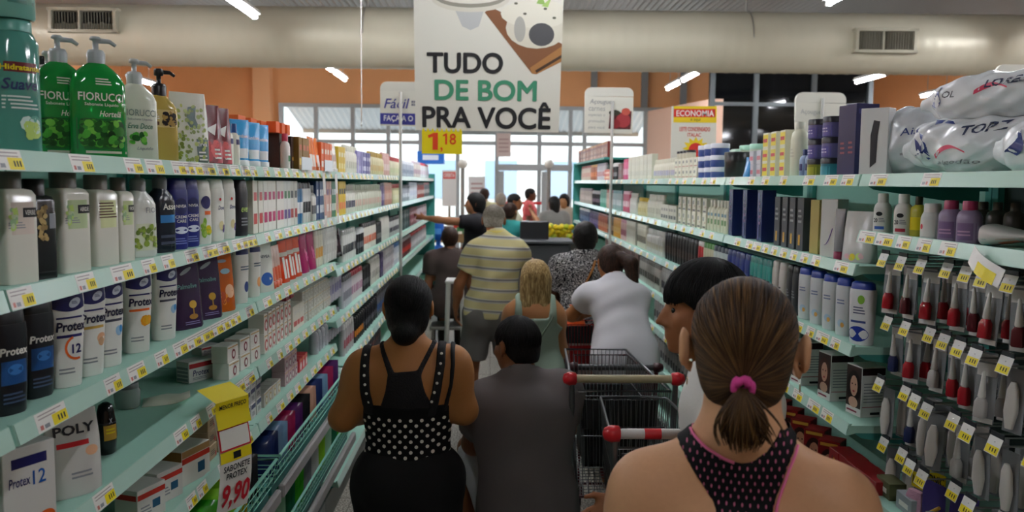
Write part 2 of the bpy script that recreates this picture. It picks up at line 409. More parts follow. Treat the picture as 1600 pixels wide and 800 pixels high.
# ------------------------------------------------------------------ organic shapes: signed distance fields + surface nets
def V3(*a): return np.array(a, dtype=np.float64)
class Field:
    def __init__(s, lo, hi, h):
        s.lo = np.array(lo, float); s.h = h
        s.n = np.ceil((np.array(hi) - s.lo) / h).astype(int) + 1
        s.F = np.full(s.n, 9.0, np.float32)
    def sl(s, lo, hi):
        a = np.clip(np.floor((np.array(lo) - s.lo) / s.h).astype(int), 0, s.n); b = np.clip(np.ceil((np.array(hi) - s.lo) / s.h).astype(int) + 1, 0, s.n)
        return tuple(slice(i, j) for i, j in zip(a, b))
    def pts(s, sl):
        ax = [s.lo[i] + s.h * np.arange(sl[i].start, sl[i].stop) for i in range(3)]
        return np.meshgrid(*ax, indexing='ij', sparse=True)
    def put(s, lo, hi, fn, k, op='add'):
        m = k + 3 * s.h
        sl = s.sl(np.array(lo) - m, np.array(hi) + m)
        if any(q.stop <= q.start for q in sl): return
        d = fn(*s.pts(sl)).astype(np.float32); A = s.F[sl]
        if op == 'add':
            if k > 0:
                hh = np.maximum(k - np.abs(A - d), 0) / k; s.F[sl] = np.minimum(A, d) - hh * hh * k * .25
            else: s.F[sl] = np.minimum(A, d)
        else:
            d = -d
            if k > 0:
                hh = np.maximum(k - np.abs(A - d), 0) / k; s.F[sl] = np.maximum(A, d) + hh * hh * k * .25
            else: s.F[sl] = np.maximum(A, d)
    def ell(s, c, r, k=.02, R=None, op='add'):
        c = np.array(c, float); r = np.array(r, float)
        if R is None: R = np.eye(3)
        ext = np.sqrt(((R.T * r) ** 2).sum(1)) if False else np.full(3, r.max())
        def fn(X, Y, Z):
            x, y, z = X - c[0], Y - c[1], Z - c[2]
            q = [R[i, 0] * x + R[i, 1] * y + R[i, 2] * z for i in range(3)]
            k0 = np.sqrt(sum((q[i] / r[i]) ** 2 for i in range(3))); k1 = np.sqrt(sum((q[i] / r[i] ** 2) ** 2 for i in range(3))) + 1e-9
            return k0 * (k0 - 1) / k1
        s.put(c - ext, c + ext, fn, k, op)
    def cone(s, a, b, r1, r2, k=.02, op='add', flat=None):
        """round cone a->b; flat=(dir, factor) squeezes along dir"""
        a = np.array(a, float); b = np.array(b, float); ba = b - a; L2 = max(ba @ ba, 1e-9)
        rm = max(r1, r2)
        def fn(X, Y, Z):
            x, y, z = X - a[0], Y - a[1], Z - a[2]
            t = np.clip((x * ba[0] + y * ba[1] + z * ba[2]) / L2, 0, 1)
            dx, dy, dz = x - t * ba[0], y - t * ba[1], z - t * ba[2]
            if flat is not None:
                f = np.array(flat[0]); q = (dx * f[0] + dy * f[1] + dz * f[2]) * (1 / flat[1] - 1)
                dx, dy, dz = dx + q * f[0], dy + q * f[1], dz + q * f[2]
            return np.sqrt(dx * dx + dy * dy + dz * dz) - (r1 + (r2 - r1) * t)
        s.put(np.minimum(a, b) - rm, np.maximum(a, b) + rm, fn, k, op)
    def cut(s, fn):
        """keep only where fn(X,Y,Z) <= 0"""
        s.F = np.maximum(s.F, fn(*s.pts(tuple(slice(0, n) for n in s.n))).astype(np.float32))
    def wrinkle(s, amp, freq, ph=0., dirs=((1, .3, .6), (-.5, .8, 1.1), (.2, -1, .7))):
        X, Y, Z = s.pts(tuple(slice(0, n) for n in s.n)); w = 0
        for i, d in enumerate(dirs): w = w + np.sin(freq * (1 + .37 * i) * (d[0] * X + d[1] * Y + d[2] * Z) + ph + 1.7 * i + 1.5 * np.sin(freq * .45 * (Z - .6 * X) + i))
        s.F = s.F + (amp * w / len(dirs)).astype(np.float32)
    def mesh(s, smooth=2):
        F = s.F; S = F < 0; n = np.array(F.shape) - 1
        cs = [(i, j, k) for i in (0, 1) for j in (0, 1) for k in (0, 1)]
        cnt = sum(S[i:i + n[0], j:j + n[1], k:k + n[2]].astype(np.int8) for i, j, k in cs)
        idx = np.argwhere((cnt > 0) & (cnt < 8))
        vid = np.full(n, -1, np.int64); vid[tuple(idx.T)] = np.arange(len(idx))
        P = np.zeros((len(idx), 3)); C = np.zeros(len(idx))
        for ax in range(3):
            o1, o2 = [a for a in range(3) if a != ax]
            for u in (0, 1):
                for w in (0, 1):
                    e = np.zeros(3, int); e[o1] = u; e[o2] = w
                    A = idx + e; B = A.copy(); B[:, ax] += 1
                    fa = F[tuple(A.T)]; fb = F[tuple(B.T)]; mk = (fa < 0) != (fb < 0)
                    t = np.where(mk, fa / np.where(mk, fa - fb, 1), 0)
                    p = A.astype(float); p[:, ax] += t
                    P[mk] += p[mk]; C[mk] += 1
        P = P / C[:, None]
        faces = []
        for ax in range(3):
            o1, o2 = [(1, 2), (2, 0), (0, 1)][ax]
            sl0 = [slice(None)] * 3; sl1 = [slice(None)] * 3
            sl0[ax] = slice(0, -1); sl1[ax] = slice(1, None)
            a, b = S[tuple(sl0)], S[tuple(sl1)]
            E = np.argwhere(a != b)
            E = E[(E[:, o1] > 0) & (E[:, o2] > 0) & (E[:, o1] < n[o1]) & (E[:, o2] < n[o2])]
            fl = a[tuple(E.T)]
            q = []
            for u, w in ((-1, -1), (0, -1), (0, 0), (-1, 0)):
                c = E.copy(); c[:, o1] += u; c[:, o2] += w; q.append(vid[tuple(c.T)])
            q = np.stack(q, 1); q[~fl] = q[~fl][:, ::-1]
            faces.append(q)
        Fc = np.concatenate(faces); Fc = Fc[(Fc >= 0).all(1)]
        P = s.lo + P * s.h
        if smooth and len(Fc):
            e = np.concatenate([Fc[:, [0, 1]], Fc[:, [1, 2]], Fc[:, [2, 3]], Fc[:, [3, 0]]])
            for it in range(smooth):
                acc = np.zeros_like(P); c = np.zeros(len(P))
                np.add.at(acc, e[:, 0], P[e[:, 1]]); np.add.at(acc, e[:, 1], P[e[:, 0]]); np.add.at(c, e[:, 0], 1); np.add.at(c, e[:, 1], 1)
                P = P * .5 + .5 * acc / np.maximum(c, 1)[:, None]
        return P, Fc
    def obj(s, name, mat, parent=None, smooth=2, mirrored=None):
        P, Fc = s.mesh(smooth)
        me = bpy.data.meshes.new(name)
        me.vertices.add(len(P)); me.vertices.foreach_set('co', P.ravel())
        me.loops.add(Fc.size); me.loops.foreach_set('vertex_index', Fc.ravel().astype(np.int32))
        me.polygons.add(len(Fc)); me.polygons.foreach_set('loop_start', np.arange(len(Fc), dtype=np.int32) * 4)
        me.polygons.foreach_set('loop_total', np.full(len(Fc), 4, np.int32))
        me.polygons.foreach_set('use_smooth', np.ones(len(Fc), bool))
        me.materials.append(mat); me.update(calc_edges=True); me.validate()
        o = bpy.data.objects.new(name, me); COL.objects.link(o)
        if parent: o.parent = parent
        return o
    def surf_y(s, x, z, off=0.):
        """y of the rear surface at (x,z), looking along +y"""
        i = int(round((x - s.lo[0]) / s.h)); k = int(round((z - s.lo[2]) / s.h))
        c = s.F[min(max(i, 0), s.n[0] - 1), :, min(max(k, 0), s.n[2] - 1)] - off
        w = np.where(c < 0)[0]
        if len(w) == 0: return None
        j = w[0]
        t = 0 if j == 0 else c[j - 1] / (c[j - 1] - c[j])
        return s.lo[1] + s.h * (j - 1 + t)
def poly_sdf(poly, A, B):
    """signed distance to a 2-D polygon, on broadcast arrays"""
    d = None; ins = None; n = len(poly)
    for i in range(n):
        (x0, y0), (x1, y1) = poly[i], poly[(i + 1) % n]
        ex, ey = x1 - x0, y1 - y0; wx, wy = A - x0, B - y0
        t = np.clip((wx * ex + wy * ey) / max(ex * ex + ey * ey, 1e-12), 0, 1)
        q = (wx - ex * t) ** 2 + (wy - ey * t) ** 2
        d = q if d is None else np.minimum(d, q)
        c1 = (B >= y0); c2 = (B < y1); c3 = (ex * wy > ey * wx)
        fl = (c1 & c2 & c3) | (~c1 & ~c2 & ~c3)
        ins = fl if ins is None else ins ^ fl
    return np.where(ins, -1, 1) * np.sqrt(d)

# ------------------------------------------------------------------ people
def skin(col): return M(col, .5, bump=.04, bscale=120, spec=.35, var=.05)
def hairmat(name, dark, mid, light, tie=None, sc=(14, 14, 1.2)):
    def fn(nt, v):
        if tie is not None:
            sub = nt.nodes.new('ShaderNodeVectorMath'); sub.operation = 'SUBTRACT'; nt.links.new(v, sub.inputs[0]); sub.inputs[1].default_value = tie
            x, y, z = nsep(nt, sub.outputs[0])
            ang = nmath(nt, 'ARCTAN2', x, z)
            r = nmath(nt, 'SQRT', nmath(nt, 'ADD', nmath(nt, 'MULTIPLY', x, x), nmath(nt, 'MULTIPLY', z, z)))
            cb = nt.nodes.new('ShaderNodeCombineXYZ'); nt.links.new(ang, cb.inputs[0]); nt.links.new(r, cb.inputs[1]); nt.links.new(y, cb.inputs[2])
            n = nnoise(nt, cb.outputs[0], 9, 6, (9, 2.2, 2.0)); n2 = nnoise(nt, cb.outputs[0], 9, 4, (2.2, .8, .8))
        else:
            n = nnoise(nt, v, 12, 6, sc); n2 = nnoise(nt, v, 4, 4, sc)
        s = nmath(nt, 'ADD', nmath(nt, 'MULTIPLY', n, .6), nmath(nt, 'MULTIPLY', n2, .4))
        return nramp(nt, s, [(.36, dark), (.5, mid), (.64, light)]), n
    return nodemat(name, fn, .52, .22)
def stdj(s=1.0, **ov):
    J = dict(pel=(0, 0, .93), wst=(0, -.005, 1.08), chs=(0, .005, 1.26), nck=(0, -.02, 1.425), head=(0, .015, 1.588), shl=(-.175, -.015, 1.385), shr=(.175, -.015, 1.385),
             ell=(-.225, -.03, 1.10), elr=(.225, -.03, 1.10), wrl=(-.24, .06, .87), wrr=(.24, .06, .87), hpl=(-.09, 0, .89), hpr=(.09, 0, .89),
             knl=(-.10, .03, .49), knr=(.10, .03, .49), anl=(-.10, -.02, .085), anr=(.10, -.02, .085))
    J = {k: np.array(v, float) * s for k, v in J.items()}
    for k, v in ov.items(): J[k] = np.array(v, float)
    return J
def nrm(v): v = np.array(v, float); return v / max(np.linalg.norm(v), 1e-9)
def frame(up, side):
    up = nrm(up); side = nrm(np.array(side) - up * np.dot(side, up)); fw = np.cross(up, side); return np.stack([side, fw, up])
class Person:
    def __init__(s, J, look=(0, 1, 0), hup=(0, 0, 1), bw=1., bd=1., hip=1., arm=1., leg=1., hs=1., nk=1., hands=True, handdir=None, gl=1., ear=1.):
        s.J = J; s.bw, s.bd, s.hip, s.arm, s.leg, s.hs, s.nk, s.hands, s.gl, s.ear = bw, bd, hip, arm, leg, hs, nk, hands, gl, ear
        s.side = nrm(J['shr'] - J['shl']); s.handdir = handdir or {}
        lk = nrm(look); hu = nrm(np.array(hup) - lk * np.dot(hup, lk)); s.Rh = np.stack([np.cross(lk, hu), lk, hu])
    def hp(s, x, y, z): return s.J['head'] + s.hs * (np.array([x, y, z]) @ s.Rh)
    def bounds(s, m=.25):
        a = np.array(list(s.J.values())); return a.min(0) - m, a.max(0) + m
    def torso(s, f, g=0., k=.05, low=True):
        J = s.J; up = J['nck'] - J['wst']; R = frame(up, s.side); R2 = frame(J['chs'] - J['pel'], J['hpr'] - J['hpl'])
        f.ell(J['chs'], (.150 * s.bw + g, .105 * s.bd + g, .185 + g), k, R)
        f.ell(J['chs'] + R[2] * .07 - R[1] * .015, (.155 * s.bw + g, .085 * s.bd + g, .10 + g), k, R)
        f.ell(J['wst'], (.128 * s.bw + g, .095 * s.bd + g, .15 + g), k, R2)
        for a in ('shl', 'shr'):
            f.cone(J['nck'] + R[2] * .02, J[a] + R[2] * .005, .050 + g, .046 + g, .04)
            f.cone(J['chs'] + R[2] * .05, J[a] - R[2] * .03, .075 + g, .055 + g, .05)
        if low:
            f.ell(J['pel'], (.165 * s.hip + g, .118 * s.bd + g, .13 + g), k, R2)
            for a in ('hpl', 'hpr'): f.ell(J[a] - R2[1] * .05 * s.gl + R2[2] * .0, (.088 * s.hip + g, .095 * s.gl + g, .10 + g), .05, R2)
    def arms(s, f, g=0., part=1.0, fore=True, k=.025):
        J = s.J; A = s.arm
        for a, b, c in (('shl', 'ell', 'wrl'), ('shr', 'elr', 'wrr')):
            e = J[a] + (J[b] - J[a]) * min(part, 1)
            f.cone(J[a], e, .054 * A + g, .054 * A + (.043 - .054) * A * min(part, 1) + g, .04)
            f.ell(J[a] + (J[b] - J[a]) * .18, (.056 * A + g, .056 * A + g, .075 * A + g), .03, frame(J[a] - J[b], (1, .1, 0)))
            if part > 1:
                e = J[b] + (J[c] - J[b]) * (part - 1); f.cone(J[b], e, .044 * A + g, .034 * A + g, .02)
            elif fore:
                f.cone(J[b], J[b] + (J[c] - J[b]) * .45, .042 * A + g, .040 * A + g, k); f.cone(J[b] + (J[c] - J[b]) * .4, J[c], .040 * A + g, .027 * A + g, k)
    def legs(s, f, g=0., part=2.0, flare=0., feet=True):
        J = s.J; L = s.leg
        for a, b, c in (('hpl', 'knl', 'anl'), ('hpr', 'knr', 'anr')):
            t = min(part, 1); e = J[a] + (J[b] - J[a]) * t
            f.cone(J[a], e, .088 * L + g, (.088 - .032 * t) * L + g + flare, .04)
            if part > 1:
                t = part - 1; d = J[c] - J[b]; e = J[b] + d * t
                f.cone(J[b], e, .056 * L + g, (.056 - .02 * t) * L + g + flare, .02)
                if part >= 2 and g < .004:
                    fw = nrm(np.cross(d, s.side) * 1.0)
                    f.ell(J[b] + d * .3 + fw * -.02 * np.sign(np.dot(fw, (0, 1, 0)) or 1), (.05 * L, .052 * L, .11), .03, frame(-d, s.side))
            if feet and part >= 2:
                fd = nrm(np.cross((0, 0, 1), s.side)); h = J[c] + np.array([0, 0, -.045])
                f.cone(h - fd * .03, h + fd * .15, .040, .028, .025)
    def head(s, f, face=True):
        S = s.hs; R = s.Rh; hp = s.hp; E = lambda c, r, k=.012, op='add': f.ell(hp(*c), np.array(r) * S, k * S, R, op)
        E((0, -.012, .032), (.0745, .093, .082)); E((0, .03, -.03), (.062, .066, .078), .02); E((0, .045, -.065), (.044, .046, .05), .02)
        E((0, .079, -.094), (.02, .016, .015), .015)
        if face:
            f.cone(hp(0, .093, .012), hp(0, .112, -.026), .008 * S, .012 * S, .008)
            for q in (-1, 1):
                E((q * .014, .1, -.03), (.009, .01, .008), .006); E((q * .028, .081, .024), (.024, .014, .008), .012); E((q * .04, .07, -.02), (.02, .02, .022), .015)
                E((q * .03, .096, .006), (.015, .011, .008), .006, 'sub'); E((q * .03, .083, -.004), (.015, .010, .006), .006)
            E((0, .093, -.056), (.02, .010, .006), .006); E((0, .092, -.066), (.018, .010, .006), .005)
        for q in (-1, 1):
            o = s.ear
            f.cone(hp(q * .073, -.004, -.014), hp(q * (.073 + .012 * o), -.02, .018), .010 * S, .012 * S, .006, flat=(R[0] * .8 + R[1] * .6 * q, .55))
            f.ell(hp(q * (.078 + .010 * o), -.016, .004), np.array((.0075, .021, .034)) * S, .006, R)
            f.ell(hp(q * (.087 + .011 * o), -.004, .003), np.array((.007, .011, .02)) * S, .004, R, 'sub')
            f.ell(hp(q * (.078 + .004 * o), -.006, -.03), np.array((.007, .010, .011)) * S, .005, R)
        a = s.J['nck']; b = hp(0, -.022, -.06)
        f.cone(a, b, .058 * s.nk, .052 * s.nk, .03)
    def hand(s, f, w, e, side):
        """palm, four bent fingers and a thumb continuing the forearm e->w"""
        d = nrm(s.handdir.get(side, w - e)); t = nrm(np.array([0, 1., 0]) - d * d[1]) if abs(d[1]) < .9 else nrm(np.array([0, 0, 1.]) - d * d[2])
        n = np.cross(d, t) * (1 if side == 'l' else -1)   # towards the palm side
        c = w + d * .045
        f.ell(c, (.040, .016, .048), .015, np.stack([t, n, d]))
        for i, (o, L) in enumerate(((.028, .070), (.010, .078), (-.009, .073), (-.026, .058))):
            p0 = w + d * .08 + t * o; p1 = p0 + d * L * .45 + n * .008; p2 = p1 + d * L * .33 + n * .02; p3 = p2 + d * L * .18 + n * .022
            f.cone(p0, p1, .0085, .008, .006); f.cone(p1, p2, .008, .0072, .003); f.cone(p2, p3, .0072, .006, .003)
        p0 = w + d * .025 + t * .03; p1 = p0 + d * .03 + t * .025 + n * .008; p2 = p1 + d * .03 + t * .006 + n * .01
        f.cone(p0, p1, .0115, .010, .01); f.cone(p1, p2, .010, .0078, .004)
    def body(s, h, extra=None, feet=True):
        lo, hi = s.bounds(.2); lo[2] = max(lo[2], -.005); hi[2] = max(hi[2], s.J['head'][2] + .16)
        f = Field(lo, hi, h)
        s.torso(f); s.legs(f, feet=feet); s.arms(f); s.head(f)
        if s.hands:
            s.hand(f, s.J['wrl'], s.J['ell'], 'l'); s.hand(f, s.J['wrr'], s.J['elr'], 'r')
        if extra: extra(f)
        return f
    def field(s, h, m=.2):
        lo, hi = s.bounds(m); hi[2] = max(hi[2], s.J['head'][2] + .16); return Field(lo, hi, h)
def zcut(z, above=True): return (lambda X, Y, Z: (z - Z) + 0 * X + 0 * Y) if above else (lambda X, Y, Z: (Z - z) + 0 * X + 0 * Y)
def shirt(p, h, mat, root, g=.012, sleeve=.55, hem=None, name='t_shirt', neck=.062, wr=.004, fr=30, loose=0., smooth=2, low=True, neckdrop=.0, sg=.012, shape=None):
    f = p.field(h)
    p.torso(f, g, .06, low=low)
    if loose:
        R = frame(p.J['chs'] - p.J['pel'], p.side); c = p.J['pel'] * .55 + p.J['wst'] * .45
        f.ell(c, (.155 * p.hip + loose, .12 * p.bd + loose, .22), .08, R)
    if sleeve: p.arms(f, g + sg, sleeve, fore=False)
    if shape: shape(f)
    if wr: f.wrinkle(wr, fr)
    # sleeve ends
    if sleeve:
        J = p.J
        for a, b, c in (('shl', 'ell', 'wrl'), ('shr', 'elr', 'wrr')):
            q0, q1, t = (J[a], J[b], sleeve) if sleeve <= 1 else (J[b], J[c], sleeve - 1)
            d = nrm(q1 - q0); e = q0 + (q1 - q0) * t
            lo = np.minimum(q1, e) - .16; hi = np.maximum(q1, e) + .16
            sl = f.sl(lo, hi); X, Y, Z = f.pts(sl)
            pl = (X - e[0]) * d[0] + (Y - e[1]) * d[1] + (Z - e[2]) * d[2]
            rad = np.sqrt((X - e[0]) ** 2 + (Y - e[1]) ** 2 + (Z - e[2]) ** 2) - .115
            # only trim the tube beyond its hem
            ax_ = np.sqrt(np.maximum((X - e[0]) ** 2 + (Y - e[1]) ** 2 + (Z - e[2]) ** 2 - pl ** 2, 0)) - .085
            f.F[sl] = np.where((ax_ < 0) & (pl > 0) & (pl < .12), np.maximum(f.F[sl], pl), f.F[sl])
    # neck opening
    up = nrm(p.hp(0, 0, 0) - p.J['nck'])
    f.cone(p.J['nck'] + up * (.045 - neckdrop), p.J['nck'] + up * .25, neck, neck + .02, .006, 'sub')
    if hem is not None: f.cut(zcut(hem))
    return f.obj(name, mat, root, smooth), f
def pants(p, h, mat, root, g=.012, part=2.0, top=None, name='trousers', flare=0., smooth=2, wr=.003, skirt=None, fr=30):
    f = p.field(h); J = p.J
    R2 = frame(J['chs'] - J['pel'], J['hpr'] - J['hpl'])
    f.ell(J['pel'], (.165 * p.hip + g, .118 * p.bd + g, .14 + g), .05, R2)
    for a in ('hpl', 'hpr'): f.ell(J[a] - R2[1] * .05 * p.gl, (.088 * p.hip + g, .095 * p.gl + g, .10 + g), .05, R2)
    p.legs(f, g, part, flare, feet=False)
    if skirt: skirt(f)
    if wr: f.wrinkle(wr, fr, 2)
    if top is not None: f.cut(zcut(top, False))
    if part > 1.9: f.cut(zcut(J['anl'][2] - .02))
    elif part < 1:
        for a, b in (('hpl', 'knl'), ('hpr', 'knr')):
            d = nrm(J[b] - J[a]); e = J[a] + (J[b] - J[a]) * part
            sl = f.sl(np.minimum(J[b], e) - .15, np.maximum(J[b], e) + .15); X, Y, Z = f.pts(sl)
            pl = (X - e[0]) * d[0] + (Y - e[1]) * d[1] + (Z - e[2]) * d[2]
            f.F[sl] = np.where(pl > 0, np.maximum(f.F[sl], pl), f.F[sl])
    return f.obj(name, mat, root, smooth)
def hair_short(p, h, mat, root, g=.010, line=.035, back=-.075, side=-.03, name='hair', wr=.002, fr=90, extra=None, smooth=1, fringe=.0):
    """cap of hair: back lower than the temples, open face"""
    c = p.J['head']; f = Field(c - .2, c + .2, h); S = p.hs; R = p.Rh
    f.ell(p.hp(0, -.012, .032), (np.array((.0745, .093, .082)) + g) * S, .01, R)
    f.ell(p.hp(0, -.035, -.02), (np.array((.066, .062, .075)) + g * .8) * S, .02, R)
    if wr: f.wrinkle(wr, fr)
    def cutf(X, Y, Z):
        x, y, z = X - c[0], Y - c[1], Z - c[2]
        lx = (R[0, 0] * x + R[0, 1] * y + R[0, 2] * z) / S; ly = (R[1, 0] * x + R[1, 1] * y + R[1, 2] * z) / S; lz = (R[2, 0] * x + R[2, 1] * y + R[2, 2] * z) / S
        # lower limit of the hair rises from the nape to the temples to the forehead
        lim = np.interp(ly, [-.11, -.06, -.02, .0, .035, .062, .09, .12], [back, back, side - .015, side + .03, side + .02, line - fringe * .5, line - fringe, line - fringe])
        return (lim - lz) * S
    f.cut(cutf)
    if extra: extra(f)
    return f.obj(name, mat, root, smooth)
def eyes(p, root):
    b = M('#17100c', .25)
    for q in (-1, 1):
        m = MB(); m.sphere(tuple(p.hp(q * .031, .0775, .005)), .0105 * p.hs, b, 10, 8); m.obj('eye', root)
LIMX = [-.11, -.06, -.02, .0, .035, .062, .09, .12]
def strands(p, mat, root, g, n, lims, pole=(0, -.035, .12), r=.0013, seed=1, span=2.2, jit=.0012, name='hair_strands', a0=.03):
    """fine tubes combed over the skull from (or towards) a pole"""
    C0 = np.array((0, -.012, .032)); RR = np.array((.0745, .093, .082)) + g; rd = random.Random(seed); m = MB()
    d = nrm((np.array(pole) - C0) / RR); b1 = nrm(np.cross(d, (1, .01, 0))); b2 = np.cross(d, b1)
    for k in range(n):
        th = 2 * PI * k / n + rd.uniform(-.02, .02); lift = rd.uniform(-.0005, jit); tw = rd.uniform(-.12, .12); pts = []; rr = []
        for i in range(14):
            ph = a0 + span * i / 13; t2 = th + tw * ph; v = d * math.cos(ph) + (b1 * math.cos(t2) + b2 * math.sin(t2)) * math.sin(ph); q = C0 + v * (RR + lift)
            if q[2] < np.interp(q[1], LIMX, lims) - .004: break
            pts.append(p.hp(*q)); rr.append(r * rd.uniform(.7, 1.15))
        if len(pts) > 2: rr[-1] *= .4; m.tube(pts, rr, mat, 4)
    return m.obj(name, root)
# ------------------------------------------------------------------ shelving
LX, RX = -0.80, 1.12          # aisle-side edge of the price rails
BAY = 1.48
ZEND = 11.5
RAIL = M('#b7d8c9', .22, spec=.6); RAILGLARE = M('#c6e2d8', .16, spec=.8)  # far rails paler: glare from the windows put into the colour
PEG = M('#2c3a37', .6)
def shelf_mb(side, L, z, depth, lip=.037, board=MINT, bk=.02):
    """local: y 0..L along the aisle, x=0 at the rail's lower edge, going away from the aisle (-x for left, +x for right)"""
    s = -1 if side == 'l' else 1
    a = MB()
    a.prism([(s * .014, z + lip - .006), (s * depth, z + lip - .006), (s * depth, z + lip - .03), (s * .03, z + lip - .03), (s * .006, z), (0, z), (s * .010, z + lip), (s * .018, z + lip)][::(1 if s < 0 else -1)], .004, L - .004, board)
    for y in (.006, L - .006):
        a.prism([(s * .02, z + lip - .028), (s * depth, z + lip - .028), (s * depth, z - bk), (s * (depth - .05), z - bk), (s * .05, z - .01)], y - .0015, y + .0015, TEAL)
    for k in range(int(L / .03)):
        pass
    return a
def rail_mb(side, L, z, lip=.037, mat=RAIL):
    s = -1 if side == 'l' else 1
    a = MB(); o = .0012
    a.prism([(-s * o, z + .001), (-s * (o + .0008), z + .001), (s * .010 - s * (o + .0008), z + lip), (s * .010 - s * o, z + lip)], .007, L - .007, mat)
    return a
def bay(side, y0, levels, depth, zback, label, basez=.15, backmat=None, extra=None, L=BAY, railmat=RAIL, first=False, topz=None):
    s = -1 if side == 'l' else 1
    X = LX if side == 'l' else RX
    e = empty('shelving_unit', (X, y0, 0), 0, label, 'shelving unit', 'left row of shelving units' if side == 'l' else 'right row of shelving units')
    a = MB(); a.box((s * (zback + .015), L / 2, (basez + (topz or 1.98)) / 2), (.02, L - .004, (topz or 1.98) - basez), backmat or MINTD); a.obj('back_panel', e)
    for y in (.018, L - .018):
        a = MB(); a.box((s * (zback + .0), y, 1.0), (.03, .03, 1.98), TEAL); a.obj('upright', e)
    a = MB(); a.box((s * (zback / 2 + .03), L / 2, .075), (zback - .08, L - .006, .15), M('#6d7470', .5)); a.obj('base_plinth', e)
    for z, d in levels:
        o = shelf_mb(side, L, z, d, bk=.05 if first else .012).obj('shelf', e)
        rail_mb(side, L, z, mat=railmat).obj('price_rail', o)
    return e
ORD = ['nearest', 'second', 'third', 'fourth', 'fifth', 'sixth', 'seventh', 'last']
LY = [-.07 + BAY * k for k in range(8)]
RY = [1.07 + BAY * k for k in range(7)]
LN = [[1.86, 1.626, 1.394, 1.167, .966]] * 3 + [[1.86, 1.626, 1.35, 1.08, .80, .52, .22]] * 5
RN = [[1.85, 1.68, .90]] + [[1.85, 1.573, 1.32, 1.07, .78, .30]] + [[1.85, 1.573, 1.32, 1.07, .84, .59, .30]] * 5
for k in range(8):
    bay('l', LY[k], [(z, .42) for z in LN[k]], 0, .45, 'mint green shelving unit in the left row, %s from the camera' % ORD[k], first=(k == 3), railmat=RAIL if k < 3 else RAILGLARE)
for k in range(7):
    lv = [(z, .38) for z in RN[k]]
    if k == 0: lv = [(1.85, .40), (1.68, .40), (.90, .42)]
    bay('r', RY[k], lv, 0, .43, 'mint green shelving unit in the right row, ' + ('nearest, with hooks of blister packs' if k == 0 else '%s from the camera' % (ORD[k] if k < 6 else 'last')),
        backmat=PEG if k == 0 else MINTD, first=(k == 1), railmat=RAIL if k < 3 else RAILGLARE, topz=2.05 if k < 5 else 2.10)
# end panels of both rows (last things of each row, standing free)
for side, X, s in (('l', LX, -1), ('r', RX, 1)):
    yE = (LY[-1] if side == 'l' else RY[-1]) + BAY
    m = MB(); m.box((X + s * .22, yE + .02, .98 if side == 'l' else 1.06), (.46, .025, 1.96 if side == 'l' else 2.12), TEAL, .004)
    if side == 'l':
        for z in (.5, 1.0, 1.35, 1.62): m.box((X + s * .22, yE + .005, z), (.46, .006, .006), M('#1f5a55', .5))
    tag(m.obj('end_panel'), 'teal end panel closing the far end of the %s shelving row' % ('left' if side == 'l' else 'right'), 'panel')
# raised header shelf on the last two right bays
m = MB(); m.box((RX + .22, RY[5] + BAY, 2.105), (.42, 2 * BAY, .02), TEAL)
m.box((RX + .40, RY[5] + BAY, 1.99), (.02, 2 * BAY - .1, .22), TEAL)
tag(m.obj('header_shelf'), 'raised teal top shelf at the far end of the right row', 'shelf')

